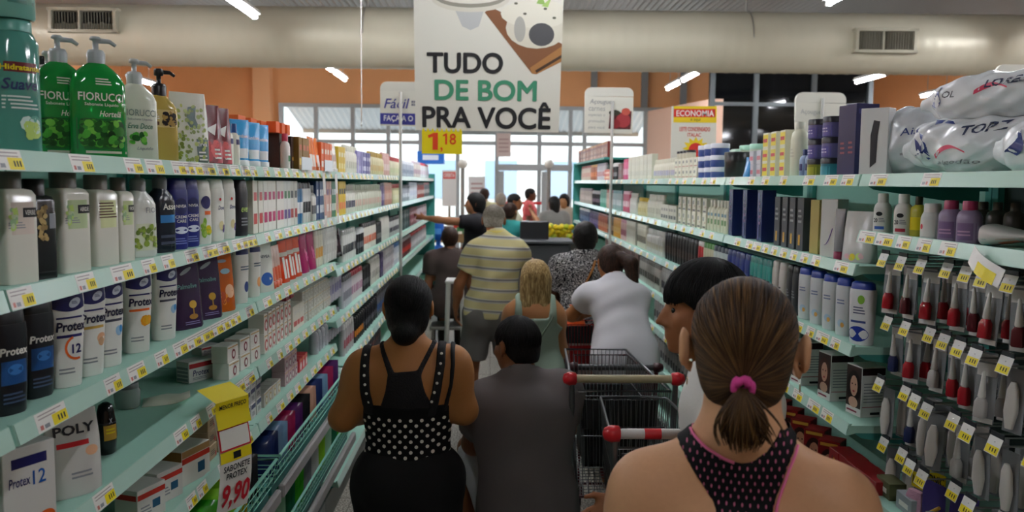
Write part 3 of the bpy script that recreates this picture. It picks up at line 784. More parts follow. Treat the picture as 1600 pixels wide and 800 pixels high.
# ------------------------------------------------------------------ product builder
class Prod: pass
def surf(secs, x, z):
    z = min(max(z, secs[0][0]), secs[-1][0])
    for a, b in zip(secs, secs[1:]):
        if a[0] <= z <= b[0]:
            t = (z - a[0]) / max(b[0] - a[0], 1e-9)
            w, d, n = (a[i] + (b[i] - a[i]) * t for i in (1, 2, 3)); break
    u = min(abs(2 * x / w), 1.0)
    return -(d / 2) * (1 - u ** n) ** (1 / n)
class Decal:
    """flat art wrapped on the front of a lofted body"""
    def __init__(s, secs, off=.0005): s.mb = MB(); s.secs = secs; s.off = off
    def p(s, x, z, o=0): return (x, surf(s.secs, x, z) - s.off - o, z)
    def rect(s, x0, z0, x1, z1, mat, o=0, nx=6, nz=4, wave=0):
        v = []; 
        for j in range(nz + 1):
            for i in range(nx + 1):
                x = x0 + (x1 - x0) * i / nx; z = z0 + (z1 - z0) * j / nz
                if wave and j == 0: z += wave * math.sin(PI * (x - x0) / (x1 - x0)) * -1
                v.append(s.p(x, z, o))
        s.mb.add(v, [(j * (nx + 1) + i, j * (nx + 1) + i + 1, (j + 1) * (nx + 1) + i + 1, (j + 1) * (nx + 1) + i) for j in range(nz) for i in range(nx)], mat, True); return s
    def poly(s, pts, mat, o=.0003):
        c = (sum(q[0] for q in pts) / len(pts), sum(q[1] for q in pts) / len(pts)); n = len(pts)
        s.mb.add([s.p(*q, o) for q in pts] + [s.p(*c, o)], [(i, (i + 1) % n, n) for i in range(n)], mat, True); return s
    def oval(s, cx, cz, rx, rz, mat, o=.0003, rot=0., n=16):
        return s.poly([(cx + rx * math.cos(t) * math.cos(rot) - rz * math.sin(t) * math.sin(rot), cz + rx * math.cos(t) * math.sin(rot) + rz * math.sin(t) * math.cos(rot)) for t in [2 * PI * k / n for k in range(n)]], mat, o)
    def text(s, t, x0, z0, w, h, mat, o=.0008, bold=0.01, shear=0.):
        v, f, a = text2d(t, bold, shear)
        s.mb.add([s.p(x0 + q[0] * w, z0 + q[1] * h, o) for q in v], f, mat, True); return s
    def lines(s, x0, z0, x1, z1, n, mat, o=.0006, seed=0):
        rd = random.Random(seed)
        for k in range(n):
            z = z0 + (z1 - z0) * (k + .5) / n; h = (z1 - z0) / n * .22
            s.rect(x0, z - h, x0 + (x1 - x0) * rd.uniform(.6, 1), z + h, mat, o, 3, 1)
        return s
    def blobs(s, x0, z0, x1, z1, n, r, mats, seed=0, o=.0005):
        rd = random.Random(seed)
        for k in range(n):
            q = rd.uniform(.6, 1.2) * r
            s.oval(rd.uniform(x0 + q, x1 - q), rd.uniform(z0 + q, z1 - q), q, q * rd.uniform(.6, 1), rd.choice(mats), o + k * .00002, rd.uniform(0, 3), 8)
        return s
PL = lambda c, r=.32: M(c, r)
def rs(z, w, d, n=2.6): return (z, w, d, n)
def mk(name, parts, w, d, h, joined=False):
    p = Prod(); p.name = name; p.w, p.d, p.h = w, d, h
    parts = [(n, m) for n, m in parts if m.v]
    if joined or len(parts) == 1:
        a = MB()
        for n, m in parts: a.join(m)
        parts = [(name, a)]
    p.parts = [(name if i == 0 else n, m.mesh(name if i == 0 else n)) for i, (n, m) in enumerate(parts)]
    return p
def put(p, loc, rz, label, cat, group=None, tilt=0., kids=True):
    o = bpy.data.objects.new(p.parts[0][0], p.parts[0][1]); COL.objects.link(o)
    o.location = loc; o.rotation_euler = (tilt, 0, rz)
    tag(o, label, cat, group)
    for n, me in p.parts[1:]:
        c = bpy.data.objects.new(n, me); COL.objects.link(c); c.parent = o
    return o
# --- bottle families; all face -y, stand on z=0
def b_flipcap(w, d, h, body, cap, art=None, joined=False, name='shampoo_bottle', taper=.80, capf=.16, capw=.92, n=2.7):
    hc = h * capf; hb = h - hc
    secs = [rs(0, w * taper * .94, d * .86, n), rs(.004, w * taper, d * .92, n), rs(hb * .3, w * (taper + .06), d, n), rs(hb * .62, w * .95, d, n), rs(hb * .9, w, d * .97, n), rs(hb, w * .97, d * .9, n)]
    b = MB(); b.loft(secs, PL(body), 24)
    c = MB(); c.loft([rs(hb, w * capw, d * .86, n), rs(hb + hc * .75, w * capw * .93, d * .82, n), rs(h - .003, w * capw * .82, d * .72, n), rs(h, w * capw * .7, d * .6, n)], PL(cap), 24)
    D = Decal(secs)
    if art: art(D, w, hb)
    return mk(name, [('body', b), ('cap', c), ('printed_label', D.mb)], w, d, h, joined)
def b_round(w, d, h, body, cap, art=None, joined=False, name='lotion_bottle', neck=.4, capf=.2, n=2.3, sh=.22, capr=None):
    hc = h * capf; hb = h - hc
    secs = [rs(0, w * .93, d * .93, n), rs(.004, w, d, n), rs(hb * (1 - sh), w, d, n), rs(hb * (1 - sh * .4), w * .86, d * .86, 2.2), rs(hb * (1 - sh * .1), w * (neck + .1), d * (neck + .1) if d < w else w * (neck + .1), 2), rs(hb, w * neck, w * neck, 2)]
    b = MB(); b.loft(secs, PL(body) if isinstance(body, str) else body, 22)
    r = (capr or w * neck * .55)
    c = MB(); c.lathe([(r, hb - .002), (r, h - .003), (r * .9, h)], PL(cap), 16)
    D = Decal(secs)
    if art: art(D, w, hb)
    return mk(name, [('body', b), ('cap', c), ('printed_label', D.mb)], w, d, h, joined)
def b_pump(w, d, h, hb, body, pump, art=None, name='pump_bottle', n=3.2, joined=False):
    secs = [rs(0, w * .92, d * .9, n), rs(.006, w, d, n), rs(hb * .78, w * .97, d, n), rs(hb * .88, w * .82, d * .92, 2.6), rs(hb * .96, w * .5, d * .7, 2.2), rs(hb, .034, .034, 2)]
    b = MB(); b.loft(secs, body if not isinstance(body, str) else PL(body, .18), 28)
    c = MB(); pm = PL(pump)
    c.lathe([(.018, hb - .004), (.019, hb + .02), (.015, hb + .028), (.006, hb + .03), (.006, hb + .048), (.012, hb + .05), (.012, h - .004), (.009, h)], pm, 16)
    c.tube([(0, 0, h - .008), (.028, -.004, h - .008), (.04, -.005, h - .016)], [.006, .005, .004], pm, 8)
    D = Decal(secs)
    if art: art(D, w, hb)
    return mk(name, [('body', b), ('pump_head', c), ('printed_label', D.mb)], w, d, h, joined)
def b_square(w, d, h, body, cap, art=None, name='cologne_bottle', capw=.62, capf=.16, joined=False, n=9):
    hb = h * (1 - capf)
    secs = [rs(0, w * .98, d * .98, n), rs(.003, w, d, n), rs(hb - .012, w, d, n), rs(hb - .003, w * .92, d * .9, 5), rs(hb, w * .64, d * .7, 3)]
    b = MB(); b.loft(secs, PL(body, .2) if isinstance(body, str) else body, 32)
    c = MB(); c.lathe([(w * capw * .5, hb - .002), (w * capw * .5, h - .002), (w * capw * .46, h)], PL(cap), 16)
    D = Decal(secs)
    if art: art(D, w, hb)
    return mk(name, [('body', b), ('cap', c), ('printed_label', D.mb)], w, d, h, joined)
def b_tube(w, d, h, body, cap, art=None, name='cream_tube', joined=False, capf=.16, upper=None):
    hc = h * capf
    secs = [rs(hc, w * .78, d, 2), rs(hc + (h - hc) * .4, w * .9, d * .75, 2.1), rs(h * .9, w, d * .28, 2.4), rs(h * .93, w, .006, 3), rs(h, w, .004, 3)]
    b = MB(); b.loft(secs, PL(body, .25), 20)
    c = MB(); c.lathe([(w * .36, 0), (w * .38, .003), (w * .38, hc * .95), (w * .3, hc)], PL(cap), 16)
    D = Decal(secs)
    if upper: D.rect(-w * .42, h * .45, w * .42, h * .9, PL(upper, .25))
    if art: art(D, w, h)
    return mk(name, [('body', b), ('cap', c), ('printed_label', D.mb)], w, d, h, joined)
def b_pouch(w, d, h, body, art=None, name='refill_pouch', joined=True, mat=None):
    mm = mat or PL(body, .2)
    secs = [rs(0, w * .92, d, 3), rs(.006, w * .97, d * 1.05, 3), rs(h * .3, w, d * .8, 2.4), rs(h * .65, w * .98, d * .4, 2.2), rs(h * .9, w * .9, d * .12, 2.2), rs(h, w * .86, .004, 2.2)]
    b = MB(); b.loft(secs, mm, 22); D = Decal(secs)
    if art: art(D, w, h)
    return mk(name, [('body', b), ('printed_label', D.mb)], w, d, h, joined)
def b_can(w, h, body, cap, art=None, name='deodorant_can', joined=True, capf=.22):
    hb = h * (1 - capf); r = w / 2
    secs = [rs(0, w * .92, w * .92, 2), rs(.004, w, w, 2), rs(hb, w, w, 2)]
    b = MB(); b.loft(secs, PL(body, .3), 18)
    c = MB(); c.lathe([(r * .96, hb), (r * .96, h - .012), (r * .8, h - .003), (r * .4, h)], PL(cap), 16)
    D = Decal(secs)
    if art: art(D, w, hb)
    return mk(name, [('body', b), ('cap', c), ('printed_label', D.mb)], w, w, h, joined)
def b_jar(w, h, body, lid, art=None, name='cream_jar', joined=True, lidf=.3):
    hb = h * (1 - lidf); r = w / 2
    secs = [rs(0, w * .9, w * .9, 2), rs(.004, w * .97, w * .97, 2), rs(hb, w * .97, w * .97, 2)]
    b = MB(); b.loft(secs, PL(body, .3), 20)
    c = MB(); c.lathe([(r, hb), (r, h - .003), (r * .94, h)], PL(lid), 20)
    D = Decal(secs)
    if art: art(D, w, hb)
    return mk(name, [('body', b), ('lid', c), ('printed_label', D.mb)], w, w, h, joined)
def b_box(w, d, h, body, art=None, name='carton', joined=True, side=None, ch=.0012, rough=.4):
    b = MB(); b.box((0, 0, h / 2), (w, d, h), PL(body, rough), ch)
    D = Decal([rs(0, w, d, 60), rs(h, w, d, 60)], .0004)
    if art: art(D, w, h)
    if side: side(D, w, d, h)
    return mk(name, [('body', b), ('printed_label', D.mb)], w, d, h, joined)
def sidex(D, d, sx, w, z0, z1, y0, y1, mat, o=.0004):
    """patch on the side face (x = sx*w/2)"""
    x = sx * (w / 2 + o); q = [(x, y0, z0), (x, y1, z0), (x, y1, z1), (x, y0, z1)]
    D.mb.add(q if sx > 0 else q[::-1], [(0, 1, 2, 3)], mat)

FRONT = {'l': LX, 'r': RX}; ROT = {'l': PI / 2, 'r': -PI / 2}
RNG = random.Random(11)
USED = set()
def uniq(lbl):
    k = lbl; i = 0
    if k in USED: print('DUP LABEL', lbl)
    USED.add(k); return k
COUNT = {}
def run(side, z, px0, px1, p, label, cat, n=None, back=.045, group=None, jit=.004, turn=0., stack=1, gap=.004, y=None, rows=1, tilt=0.):
    """fill the stretch of shelf seen between two pixel columns with copies of p"""
    s = -1 if side == 'l' else 1
    X = FRONT[side] + s * (back + p.d / 2)
    if y: y0, y1 = y
    else: y0, y1 = sorted((yx(px0, X), yx(px1, X)))
    m = max(1, int((y1 - y0 + gap) / (p.w + gap))) if n is None else n
    pitch = (y1 - y0) / m
    uniq(label); g = group or (label if m * stack * rows > 1 else None)
    for r in range(rows):
        for i in range(m):
            for k in range(stack):
                q = RNG.uniform(-jit, jit)
                put(p, (X + s * (abs(q) + r * (p.d + .004)), y0 + pitch * (i + .5) + (q * .5 if pitch > p.w + .006 else 0), z + k * (p.h + .0006)), ROT[side] + turn + (RNG.uniform(-.04, .04) if jit and stack == 1 and pitch > p.w + .006 else 0), label, cat, g, tilt)
    COUNT[cat] = COUNT.get(cat, 0) + m * stack * rows
def top(side, k, lv): return (LN if side == 'l' else RN)[k][lv] + .0315
# ------------------------------------------------------------------ left shelving: goods
WHT = PL('#ece9e0'); NAVY = PL('#23225e'); BLK = PL('#17161a'); YEL = PL('#e8d21e'); REDM = PL('#c9252b'); ORG = PL('#e8692a'); GRNM = PL('#1f7a3c'); GRYM = PL('#8d8f94')
LIME = PL('#b7d36b'); PNK = PL('#d83a7b'); SKY = PL('#3c8fd0'); GOLDM = PL('#c79a3a'); BRN = PL('#5b3626'); PEACH = PL('#e9b48c'); DGRN = PL('#27493c'); PURP = PL('#5b3a86')
herb = [PL('#2f7d2a'), PL('#4fa83a'), PL('#1d5a22'), PL('#78c24a')]
z1 = top('l', 0, 0)
def art_suave(D, w, h):
    D.text('Suave', -w * .38, h * .52, w * .7, h * .09, PL('#22305e'), bold=.02, shear=.2); D.rect(-w * .45, h * .66, w * .45, h * .74, PL('#6a1f2a')); D.text('Hidratante', -w * .4, h * .675, w * .8, h * .045, YEL, .001, .03)
    D.lines(-w * .38, h * .36, w * .38, h * .48, 4, PL('#d8e4e0')); D.blobs(-w * .1, h * .1, w * .4, h * .34, 14, .012, [LIME, PL('#c8e0d8'), PL('#5aa08e')], 3)
P = b_round(.085, .075, .245, M('#4f8f83', .12, spec=.7), '#5f9f93', art_suave, name='shower_gel_bottle', neck=.7, capf=.08, sh=.1)
run('l', z1, 4, 52, P, 'large teal shower gel bottle at the near end of the top left shelf', 'shower gel bottle', 1, turn=-.7)
P2 = b_round(.085, .07, .115, M('#6fa79a', .1, spec=.7), '#5f9f93', lambda D, w, h: D.lines(-w * .4, h * .2, w * .4, h * .7, 4, PL('#3f7468')), name='shower_gel_bottle', neck=.7, capf=.06, sh=.2)
Xs = LX - .045 - .0375; put(P2, (Xs, yx(24, Xs) + .004, z1 + .2456), PI / 2 - .6, uniq('teal bottle lying stacked above the large shower gel bottle at top left'), 'shower gel bottle')
def art_fio(var):
    def art(D, w, h):
        D.text('FIORUCCI', -w * .40, h * .60, w * .80, h * .085, WHT, bold=.015); D.text('Sabonete Líquido', -w * .3, h * .54, w * .6, h * .04, WHT)
        D.text(var, -w * .05, h * .44, w * .4, h * .06, WHT, shear=.3)
        D.rect(-w * .44, h * .1, w * .44, h * .42, PL('#1c6a30'), .0002); D.blobs(-w * .43, h * .11, w * .43, h * .42, 150, .0095, herb + [PL('#0e3a16'), PL('#0f4a1c')], 5)
        D.rect(-w * .3, h * .06, w * .44, h * .085, PL('#c8c8b8')); D.lines(-w * .1, h * .76, w * .2, h * .84, 3, WHT)
    return art
GRL = M('#18953f', .08, spec=.7, trans=.15)
P = b_pump(.115, .062, .265, .208, GRL, '#a9b0b2', art_fio('Hortelã'), n=3.4)
run('l', z1, 128, 186, P, 'front green mint liquid soap bottle with a grey pump on the top left shelf', 'liquid soap bottle', 1, turn=-.85, back=.03)
run('l', z1, 74, 120, P, 'green mint liquid soap bottle behind and left of the front green one', 'liquid soap bottle', 1, turn=-.85, back=.11)
def art_erva(D, w, h):
    D.text('FIORUCCI', -w * .40, h * .58, w * .80, h * .085, PL('#7f8f88'), bold=.01); D.text('Sabonete Líquido', -w * .3, h * .52, w * .6, h * .035, GRYM); D.text('Erva Doce', -w * .3, h * .42, w * .6, h * .07, PL('#4a7a66'), shear=.3); D.blobs(-w * .4, h * .2, w * .2, h * .4, 10, .009, herb, 2); D.text('Líquido', -w * .1, h * .14, w * .4, h * .05, GRYM, shear=.3)
P = b_pump(.10, .058, .25, .19, M('#d9dccb', .15, spec=.6), '#b8bcbc', art_erva, n=3.4)
run('l', z1, 196, 236, P, 'milky white liquid soap bottle with a grey pump on the top left shelf', 'liquid soap bottle', 1, turn=-.8)
run('l', z1, 64, 100, P, 'milky white liquid soap bottle half hidden behind the green ones', 'liquid soap bottle', 1, turn=-.8, back=.2)
def art_leo(D, w, h):
    D.rect(-w * .46, h * .52, w * .46, h * .97 * .8, PL('#cdb779')); D.blobs(-w * .1, h * .53, w * .44, h * .77, 45, .008, [BLK, BLK, PL('#a98a4a')], 9); D.rect(-w * .42, h * .55, -w * .14, h * .6, BRN); D.lines(-w * .42, h * .63, -w * .12, h * .72, 3, WHT)
P = b_pump(.085, .05, .245, .178, M('#b9a052', .12, spec=.6), '#19191b', art_leo, n=5)
run('l', z1, 236, 270, P, 'amber liquid soap bottle with leopard print label and black pump', 'liquid soap bottle', 1, turn=-.75)
run('l', z1, 66, 84, P, 'amber soap bottle with black pump peeking out behind the green bottles', 'liquid soap bottle', 1, turn=-.7, back=.24)
def art_oliv(D, w, h):
    D.blobs(-w * .44, h * .02, w * .42, h * .85, 90, .006, [PL('#8a9a3a'), PL('#6f7f2a'), PL('#a8b45a')], 4); D.poly([(-w * .02, h * .80), (w * .18, h * .82), (w * .14, h * .65), (w * .24, h * .5), (0, h * .52), (-w * .08, h * .6)], DGRN, .0008); D.rect(w * .12, h * .01, w * .45, h * .36, DGRN, .0009); D.text('Erva', w * .14, h * .26, w * .26, h * .06, WHT, .0015); D.lines(w * .16, h * .05, w * .4, h * .2, 3, WHT, .0014)
P = b_pouch(.125, .05, .205, '#dfe0d2', art_oliv, 'refill_pouch')
run('l', z1, 268, 324, P, 'white refill pouch printed with green olives on the top left shelf', 'refill pouch', 1, turn=-.75)
def art_ber(D, w, h):
    D.blobs(-w * .44, h * .02, w * .44, h * .5, 40, .014, [PL('#b5222c'), PL('#7d1520'), PL('#d84a48')], 6); D.rect(w * .1, h * .05, w * .44, h * .4, PL('#b01e2c'), .0008); D.lines(w * .14, h * .1, w * .4, h * .3, 3, WHT, .0012); D.poly([(-w * .1, h * .6), (w * .3, h * .7), (w * .2, h * .5)], WHT, .0008)
P = b_pouch(.10, .05, .185, '#6e1a20', art_ber, 'refill_pouch')
run('l', z1, 316, 350, P, 'dark red refill pouch printed with berries beside the olive pouch', 'refill pouch', 2, turn=-.7)
P = b_round(.04, .035, .145, '#e9e6d8', '#1d4e8e', lambda D, w, h: D.rect(-w * .4, h * .65, w * .4, h * .8, NAVY), joined=True)
run('l', z1, 354, 372, P, 'slim white bottle with a blue collar beside the blue tubes', 'lotion bottle', 2)
P = b_tube(.085, .045, .165, '#2f9bd6', '#dfe3e2', lambda D, w, h: D.text('Sundown', -w * .3, h * .62, w * .6, h * .08, WHT, shear=.2).rect(-w * .4, h * .2, w * .4, h * .4, PL('#dfe3e2')), name='sunscreen_tube')
run('l', z1, 368, 416, P, 'bright blue sunscreen tube standing on a white cap', 'sunscreen tube', 3, turn=-.5)
P = b_box(.09, .05, .195, '#e0662a', lambda D, w, h: D.rect(-w * .3, h * .2, w * .3, h * .7, WHT).text('SOL', -w * .2, h * .78, w * .4, h * .1, NAVY), 'sunscreen_carton')
run('l', z1, 362, 426, P, 'orange carton standing behind the blue tubes on the top left shelf', 'carton', 4, back=.12)
P = b_box(.06, .06, .15, '#3a2420', lambda D, w, h: D.rect(-w * .3, h * .3, w * .3, h * .4, GOLDM), 'perfume_carton')
run('l', z1, 424, 462, P, 'dark brown carton beside the orange cartons on the top left shelf', 'carton', 4, back=.07)
P = b_box(.05, .04, .045, '#e8622a', None, 'small_carton')
run('l', z1 + .151, 424, 450, P, 'small orange box on top of the dark brown cartons', 'box', 3, back=.07)
P = b_round(.055, .04, .15, '#e6dcd6', '#d64a68', lambda D, w, h: D.rect(-w * .3, h * .3, w * .3, h * .5, GRNM), joined=True)
run('l', z1, 438, 456, P, 'white bottle with a pink cap in front of the dark brown cartons', 'lotion bottle', 1, back=.03)
def far(side, z, spec, where, back=.045):
    """spec: list of (px0, px1, family, colours, words, count or None)"""
    for px0, px1, fam, c, words, n in spec:
        fn, cat = FAR[fam]
        run(side, z, px0, px1, fn(c), '%s %s' % (words, where), cat, n, back=back)
def fbox(w, d, h):
    return lambda c: b_box(w, d, h, c[0], lambda D, W, H: D.rect(-W * .35, H * .18, W * .35, H * .38, PL(c[1])).rect(-W * .3, H * .62, W * .3, H * .78, PL(c[-1])), 'carton')
def fbot(w, d, h, nm):
    return lambda c: b_flipcap(w, d, h, c[0], c[1], lambda D, W, H: D.rect(-W * .34, H * .3, W * .34, H * .62, PL(c[-1])), True, nm)
FAR = {
    'box': (fbox(.065, .04, .15), 'carton'), 'boxs': (fbox(.085, .06, .11), 'carton'), 'boxt': (fbox(.06, .045, .19), 'carton'),
    'sh': (fbot(.07, .04, .185, 'shampoo_bottle'), 'shampoo bottle'), 'shs': (fbot(.06, .038, .165, 'haircare_bottle'), 'conditioner bottle'),
    'shr': (fbot(.07, .04, .185, 'haircare_bottle'), 'conditioner bottle'),  # same shampoo bottle as sh, for the right shelves
    'lo': (lambda c: b_round(.062, .05, .17, c[0], c[1], lambda D, W, H: D.rect(-W * .32, H * .25, W * .32, H * .55, PL(c[-1])), True), 'lotion bottle'),
    'los': (lambda c: b_round(.055, .045, .14, c[0], c[1], lambda D, W, H: D.rect(-W * .32, H * .25, W * .32, H * .55, PL(c[-1])), True), 'lotion bottle'),
    'tu': (lambda c: b_tube(.06, .036, .16, c[0], c[1], lambda D, W, H: D.rect(-W * .28, H * .4, W * .28, H * .65, PL(c[-1])), joined=True), 'cream tube'),
    'can': (lambda c: b_can(.05, .165, c[0], c[1], lambda D, W, H: D.rect(-W * .35, H * .3, W * .35, H * .6, PL(c[-1]))), 'spray can'),
    'roll': (lambda c: b_can(.042, .10, c[0], c[1], lambda D, W, H: D.rect(-W * .3, H * .3, W * .3, H * .6, PL(c[-1])), 'roll_on_deodorant', capf=.4), 'deodorant'),
    'jar': (lambda c: b_jar(.08, .075, c[0], c[1], lambda D, W, H: D.rect(-W * .35, H * .2, W * .35, H * .7, PL(c[-1]))), 'jar'),
    'pou': (lambda c: b_pouch(.09, .04, .165, c[0], lambda D, W, H: D.rect(-W * .3, H * .15, W * .3, H * .5, PL(c[-1]))), 'refill pouch'),
}
far('l', z1, [
    (462, 478, 'box', ('#8a6428', '#d8b43a', '#c04a2a'), 'mustard brown carton', 3), (480, 496, 'pou', ('#e8722e', '#efe6da'), 'orange and white pouch', 3), (497, 514, 'box', ('#e0642a', '#f0e8dc', '#e8e0d0'), 'orange carton', 4),
    (514, 524, 'tu', ('#e6e2dc', '#d8d4d0', '#cfa89a'), 'white tube', 3), (524, 536, 'box', ('#dcb83a', '#e8d88a', '#e8e2c0'), 'yellow carton', 3), (536, 556, 'lo', ('#e8e4d6', '#dcdac8', '#c9c6b4'), 'ivory bottle', 6),
    (554, 563, 'box', ('#8f86bc', '#b8b0d8', '#6a62a0'), 'lilac carton', 3), (563, 575, 'box', ('#5a5290', '#d8d4e8', '#e8e4f0'), 'violet blue carton', 4)], 'further along the top left shelf')
far('l', z1, [(575, 596, 'lo', ('#e6dcb0', '#c9a850', '#d8b878'), 'cream yellow bottle', 8), (596, 606, 'sh', ('#d8aaa0', '#c89890', '#e8d0c8'), 'pale pink bottle', 6), (606, 624, 'lo', ('#dcd6b8', '#a83a3a', '#c8cca0'), 'pale cream bottle with a red cap', 10)], 'towards the far end of the top left shelf')
far('l', z1, [(626, 644, 'can', ('#b8c0cc', '#e0e4ea', '#8a94a8'), 'silver grey can', 10), (644, 655, 'sh', ('#d4ccc4', '#b8a8b0', '#a88898'), 'pale bottle', 9), (655, 668, 'sh', ('#e8eaee', '#c83a4a', '#d8c0d0'), 'white bottle with a red cap', 10)], 'at the far end of the top left shelf')
# three long promotional strips and two tray cards hanging over the top shelf rail
for k, px in enumerate((466, 500)):
    X = LX + .004; y = yx(px + 14, X); m = MB(); m.box((0, 0, 0), (.003, .20, .055), M('#dfe4e8', .3), .001)
    tag(m.obj('tray_card', None, (X, y, z1 + .030)), uniq('white card standing on the top left shelf edge, %s of two' % ('nearer' if k == 0 else 'farther')), 'card')
for k, px in enumerate((507, 526)):
    X = LX + .012; y = yx(px, X); m = MB()
    m.rings([[(.002 * j - .003, -.03, -.05 * j), (.002 * j - .003, .03, -.05 * j), (.002 * j - .0024, .03, -.05 * j), (.002 * j - .0024, -.03, -.05 * j)] for j in range(6)], M('#d9d4cc', .4), False, True)
    m.rings([[(.002 * j - .0034 , -.022, -.05 * j), (.002 * j - .0034, .022, -.05 * j), (.002 * j - .0022, .022, -.05 * j), (.002 * j - .0022, -.022, -.05 * j)] for j in (2, 3, 4)], M('#c88a78', .4), False, True)
    tag(m.obj('hanging_strip', None, (X, y, 1.885)), uniq('pale paper strip hanging from the top left shelf, %s of two' % ('nearer' if k == 0 else 'farther')), 'strip')
# ---- second shelf
z2 = top('l', 0, 1)
CLR = M('#dedacd', .12, spec=.6)
def art_col(band, txt):
    def art(D, w, h):
        D.rect(-w * .49, h * .52, w * .49, h * .86, PL(band)); D.rect(w * .0, h * .70, w * .44, h * .80, BLK, .0003); D.text(txt, w * .06, h * .725, w * .32, h * .05, WHT, .0009); D.lines(-w * .44, h * .58, w * .1, h * .66, 3, GRYM, .0004); D.blobs(-w * .46, h * .55, -w * .1, h * .82, 16, .006, [LIME, PL('#98b88a'), PL('#c0d0a8')], len(txt))
    return art
P = b_square(.072, .062, .205, CLR, '#6d6b66', art_col('#d8c8bc', 'VERBE'))
run('l', z2, -8, 34, P, 'clear square cologne bottle with a pinkish label band, nearest on the second left shelf', 'cologne bottle', 1, turn=-.25)
P = b_square(.062, .05, .19, '#1b1a1c', '#0f0f10', lambda D, w, h: D.blobs(-w * .4, h * .45, w * .1, h * .9, 30, .006, [PL('#b59a62'), PL('#8a7040')], 2).rect(w * .15, h * .6, w * .45, h * .78, GRYM), name='cologne_bottle')
run('l', z2, 38, 66, P, 'black square cologne bottle with leopard print', 'cologne bottle', 1, turn=-.2)
P = b_square(.082, .066, .205, CLR, '#75736c', art_col('#b9c99a', 'VERDE'))
run('l', z2, 66, 128, P, 'large clear cologne bottle with pale green label band beside the black one', 'cologne bottle', 1, turn=-.2)
P = b_square(.078, .06, .2, CLR, '#75736c', lambda D, w, h: D.rect(-w * .49, h * .5, w * .49, h * .86, PL('#d9dca6')).lines(-w * .4, h * .62, w * .4, h * .84, 6, BRN, .0004))
run('l', z2, 122, 176, P, 'clear cologne bottle with yellow green text label', 'cologne bottle', 1, turn=-.2)
P = b_square(.055, .05, .195, CLR, '#66645e', art_col('#c2cf9a', 'VERDE'))
run('l', z2, 168, 200, P, 'narrow clear cologne bottle with a light green band and black panel', 'cologne bottle', 1, turn=-.2)
def art_ol2(D, w, h):
    D.text('FIO', 0, h * .66, w * .36, h * .08, GRYM); D.rect(-w * .44, h * .1, w * .44, h * .5, PL('#d8dcc0')); D.blobs(-w * .44, h * .1, w * .44, h * .5, 30, .008, [PL('#8aa03a'), PL('#a8b85a'), PL('#6a8030')], 8, .0008)
P = b_pump(.088, .05, .225, .165, M('#e2e2da', .2), '#8a8c8c', art_ol2)
run('l', z2, 196, 236, P, 'white pump bottle with an olive picture on the second left shelf', 'pump bottle', 1, turn=-.4)
P = b_pump(.08, .05, .23, .17, M('#20232f', .18), '#77797c', lambda D, w, h: D.text('Asse', -w * .2, h * .66, w * .6, h * .1, WHT, bold=.02).rect(-w * .3, h * .46, w * .48, h * .58, PL('#2a78b8')).lines(-w * .3, h * .1, w * .4, h * .3, 2, PL('#3a4258')))
run('l', z2, 234, 266, P, 'dark navy pump bottle with a blue label stripe', 'pump bottle', 1, turn=-.4)
def art_niv(D, w, h):
    D.oval(0, h * .72, w * .34, w * .34, PL('#14185a')); D.text('NIVEA', -w * .26, h * .70, w * .52, h * .05, WHT, .0009, .02); D.text('CREME', -w * .3, h * .52, w * .6, h * .05, WHT); D.text('CARE', -w * .24, h * .45, w * .48, h * .05, WHT); D.oval(0, h * .32, w * .36, h * .06, PL('#dfe6f4')); D.lines(-w * .3, h * .08, w * .3, h * .2, 3, PL('#8a94d0'))
P = b_flipcap(.068, .04, .195, '#20267a', '#1b2170', art_niv, name='shower_cream_bottle', taper=.95)
run('l', z2, 266, 304, P, 'dark blue shower cream bottle with white lettering', 'shower cream bottle', 2, turn=-.45)
P = b_flipcap(.065, .04, .19, '#e8e6dc', '#e2e0d6', lambda D, w, h: D.oval(0, h * .78, w * .3, w * .3, NAVY).blobs(-w * .4, h * .1, w * .4, h * .5, 14, .012, [LIME, YEL, PL('#8ab83a')], 4).rect(-w*.1,h*.55,w*.3,h*.62, ORG), name='shower_cream_bottle', taper=.95)
run('l', z2, 303, 324, P, 'white shower bottle with a lime green and yellow picture', 'shower cream bottle', 1, turn=-.45)
P = b_flipcap(.075, .045, .195, '#ece9df', '#e8e5da', lambda D, w, h: D.text('Dove', -w * .1, h * .6, w * .4, h * .08, NAVY, shear=.25).oval(w * .05, h * .8, w * .07, w * .06, REDM).oval(w * .1, h * .3, w * .16, h * .09, PL('#e6d6a0')).oval(w * .28, h * .24, w * .1, h * .08, PURP), name='shower_cream_bottle', taper=.9)
run('l', z2, 324, 362, P, 'plain white rounded shower bottle with small grey script', 'shower cream bottle', 2, turn=-.35)
P = b_flipcap(.07, .045, .195, '#242028', '#1c181e', lambda D, w, h: D.text('ever', -w * .3, h * .5, w * .6, h * .1, LIME, shear=.2).rect(w * .38, h * .0, w * .48, h * .95, GOLDM).lines(-w * .3, h * .2, w * .3, h * .4, 3, GRYM), name='shower_cream_bottle', taper=.95)
run('l', z2, 362, 386, P, 'black shower bottle with a gold edge and lime script', 'shower cream bottle', 1, turn=-.3)
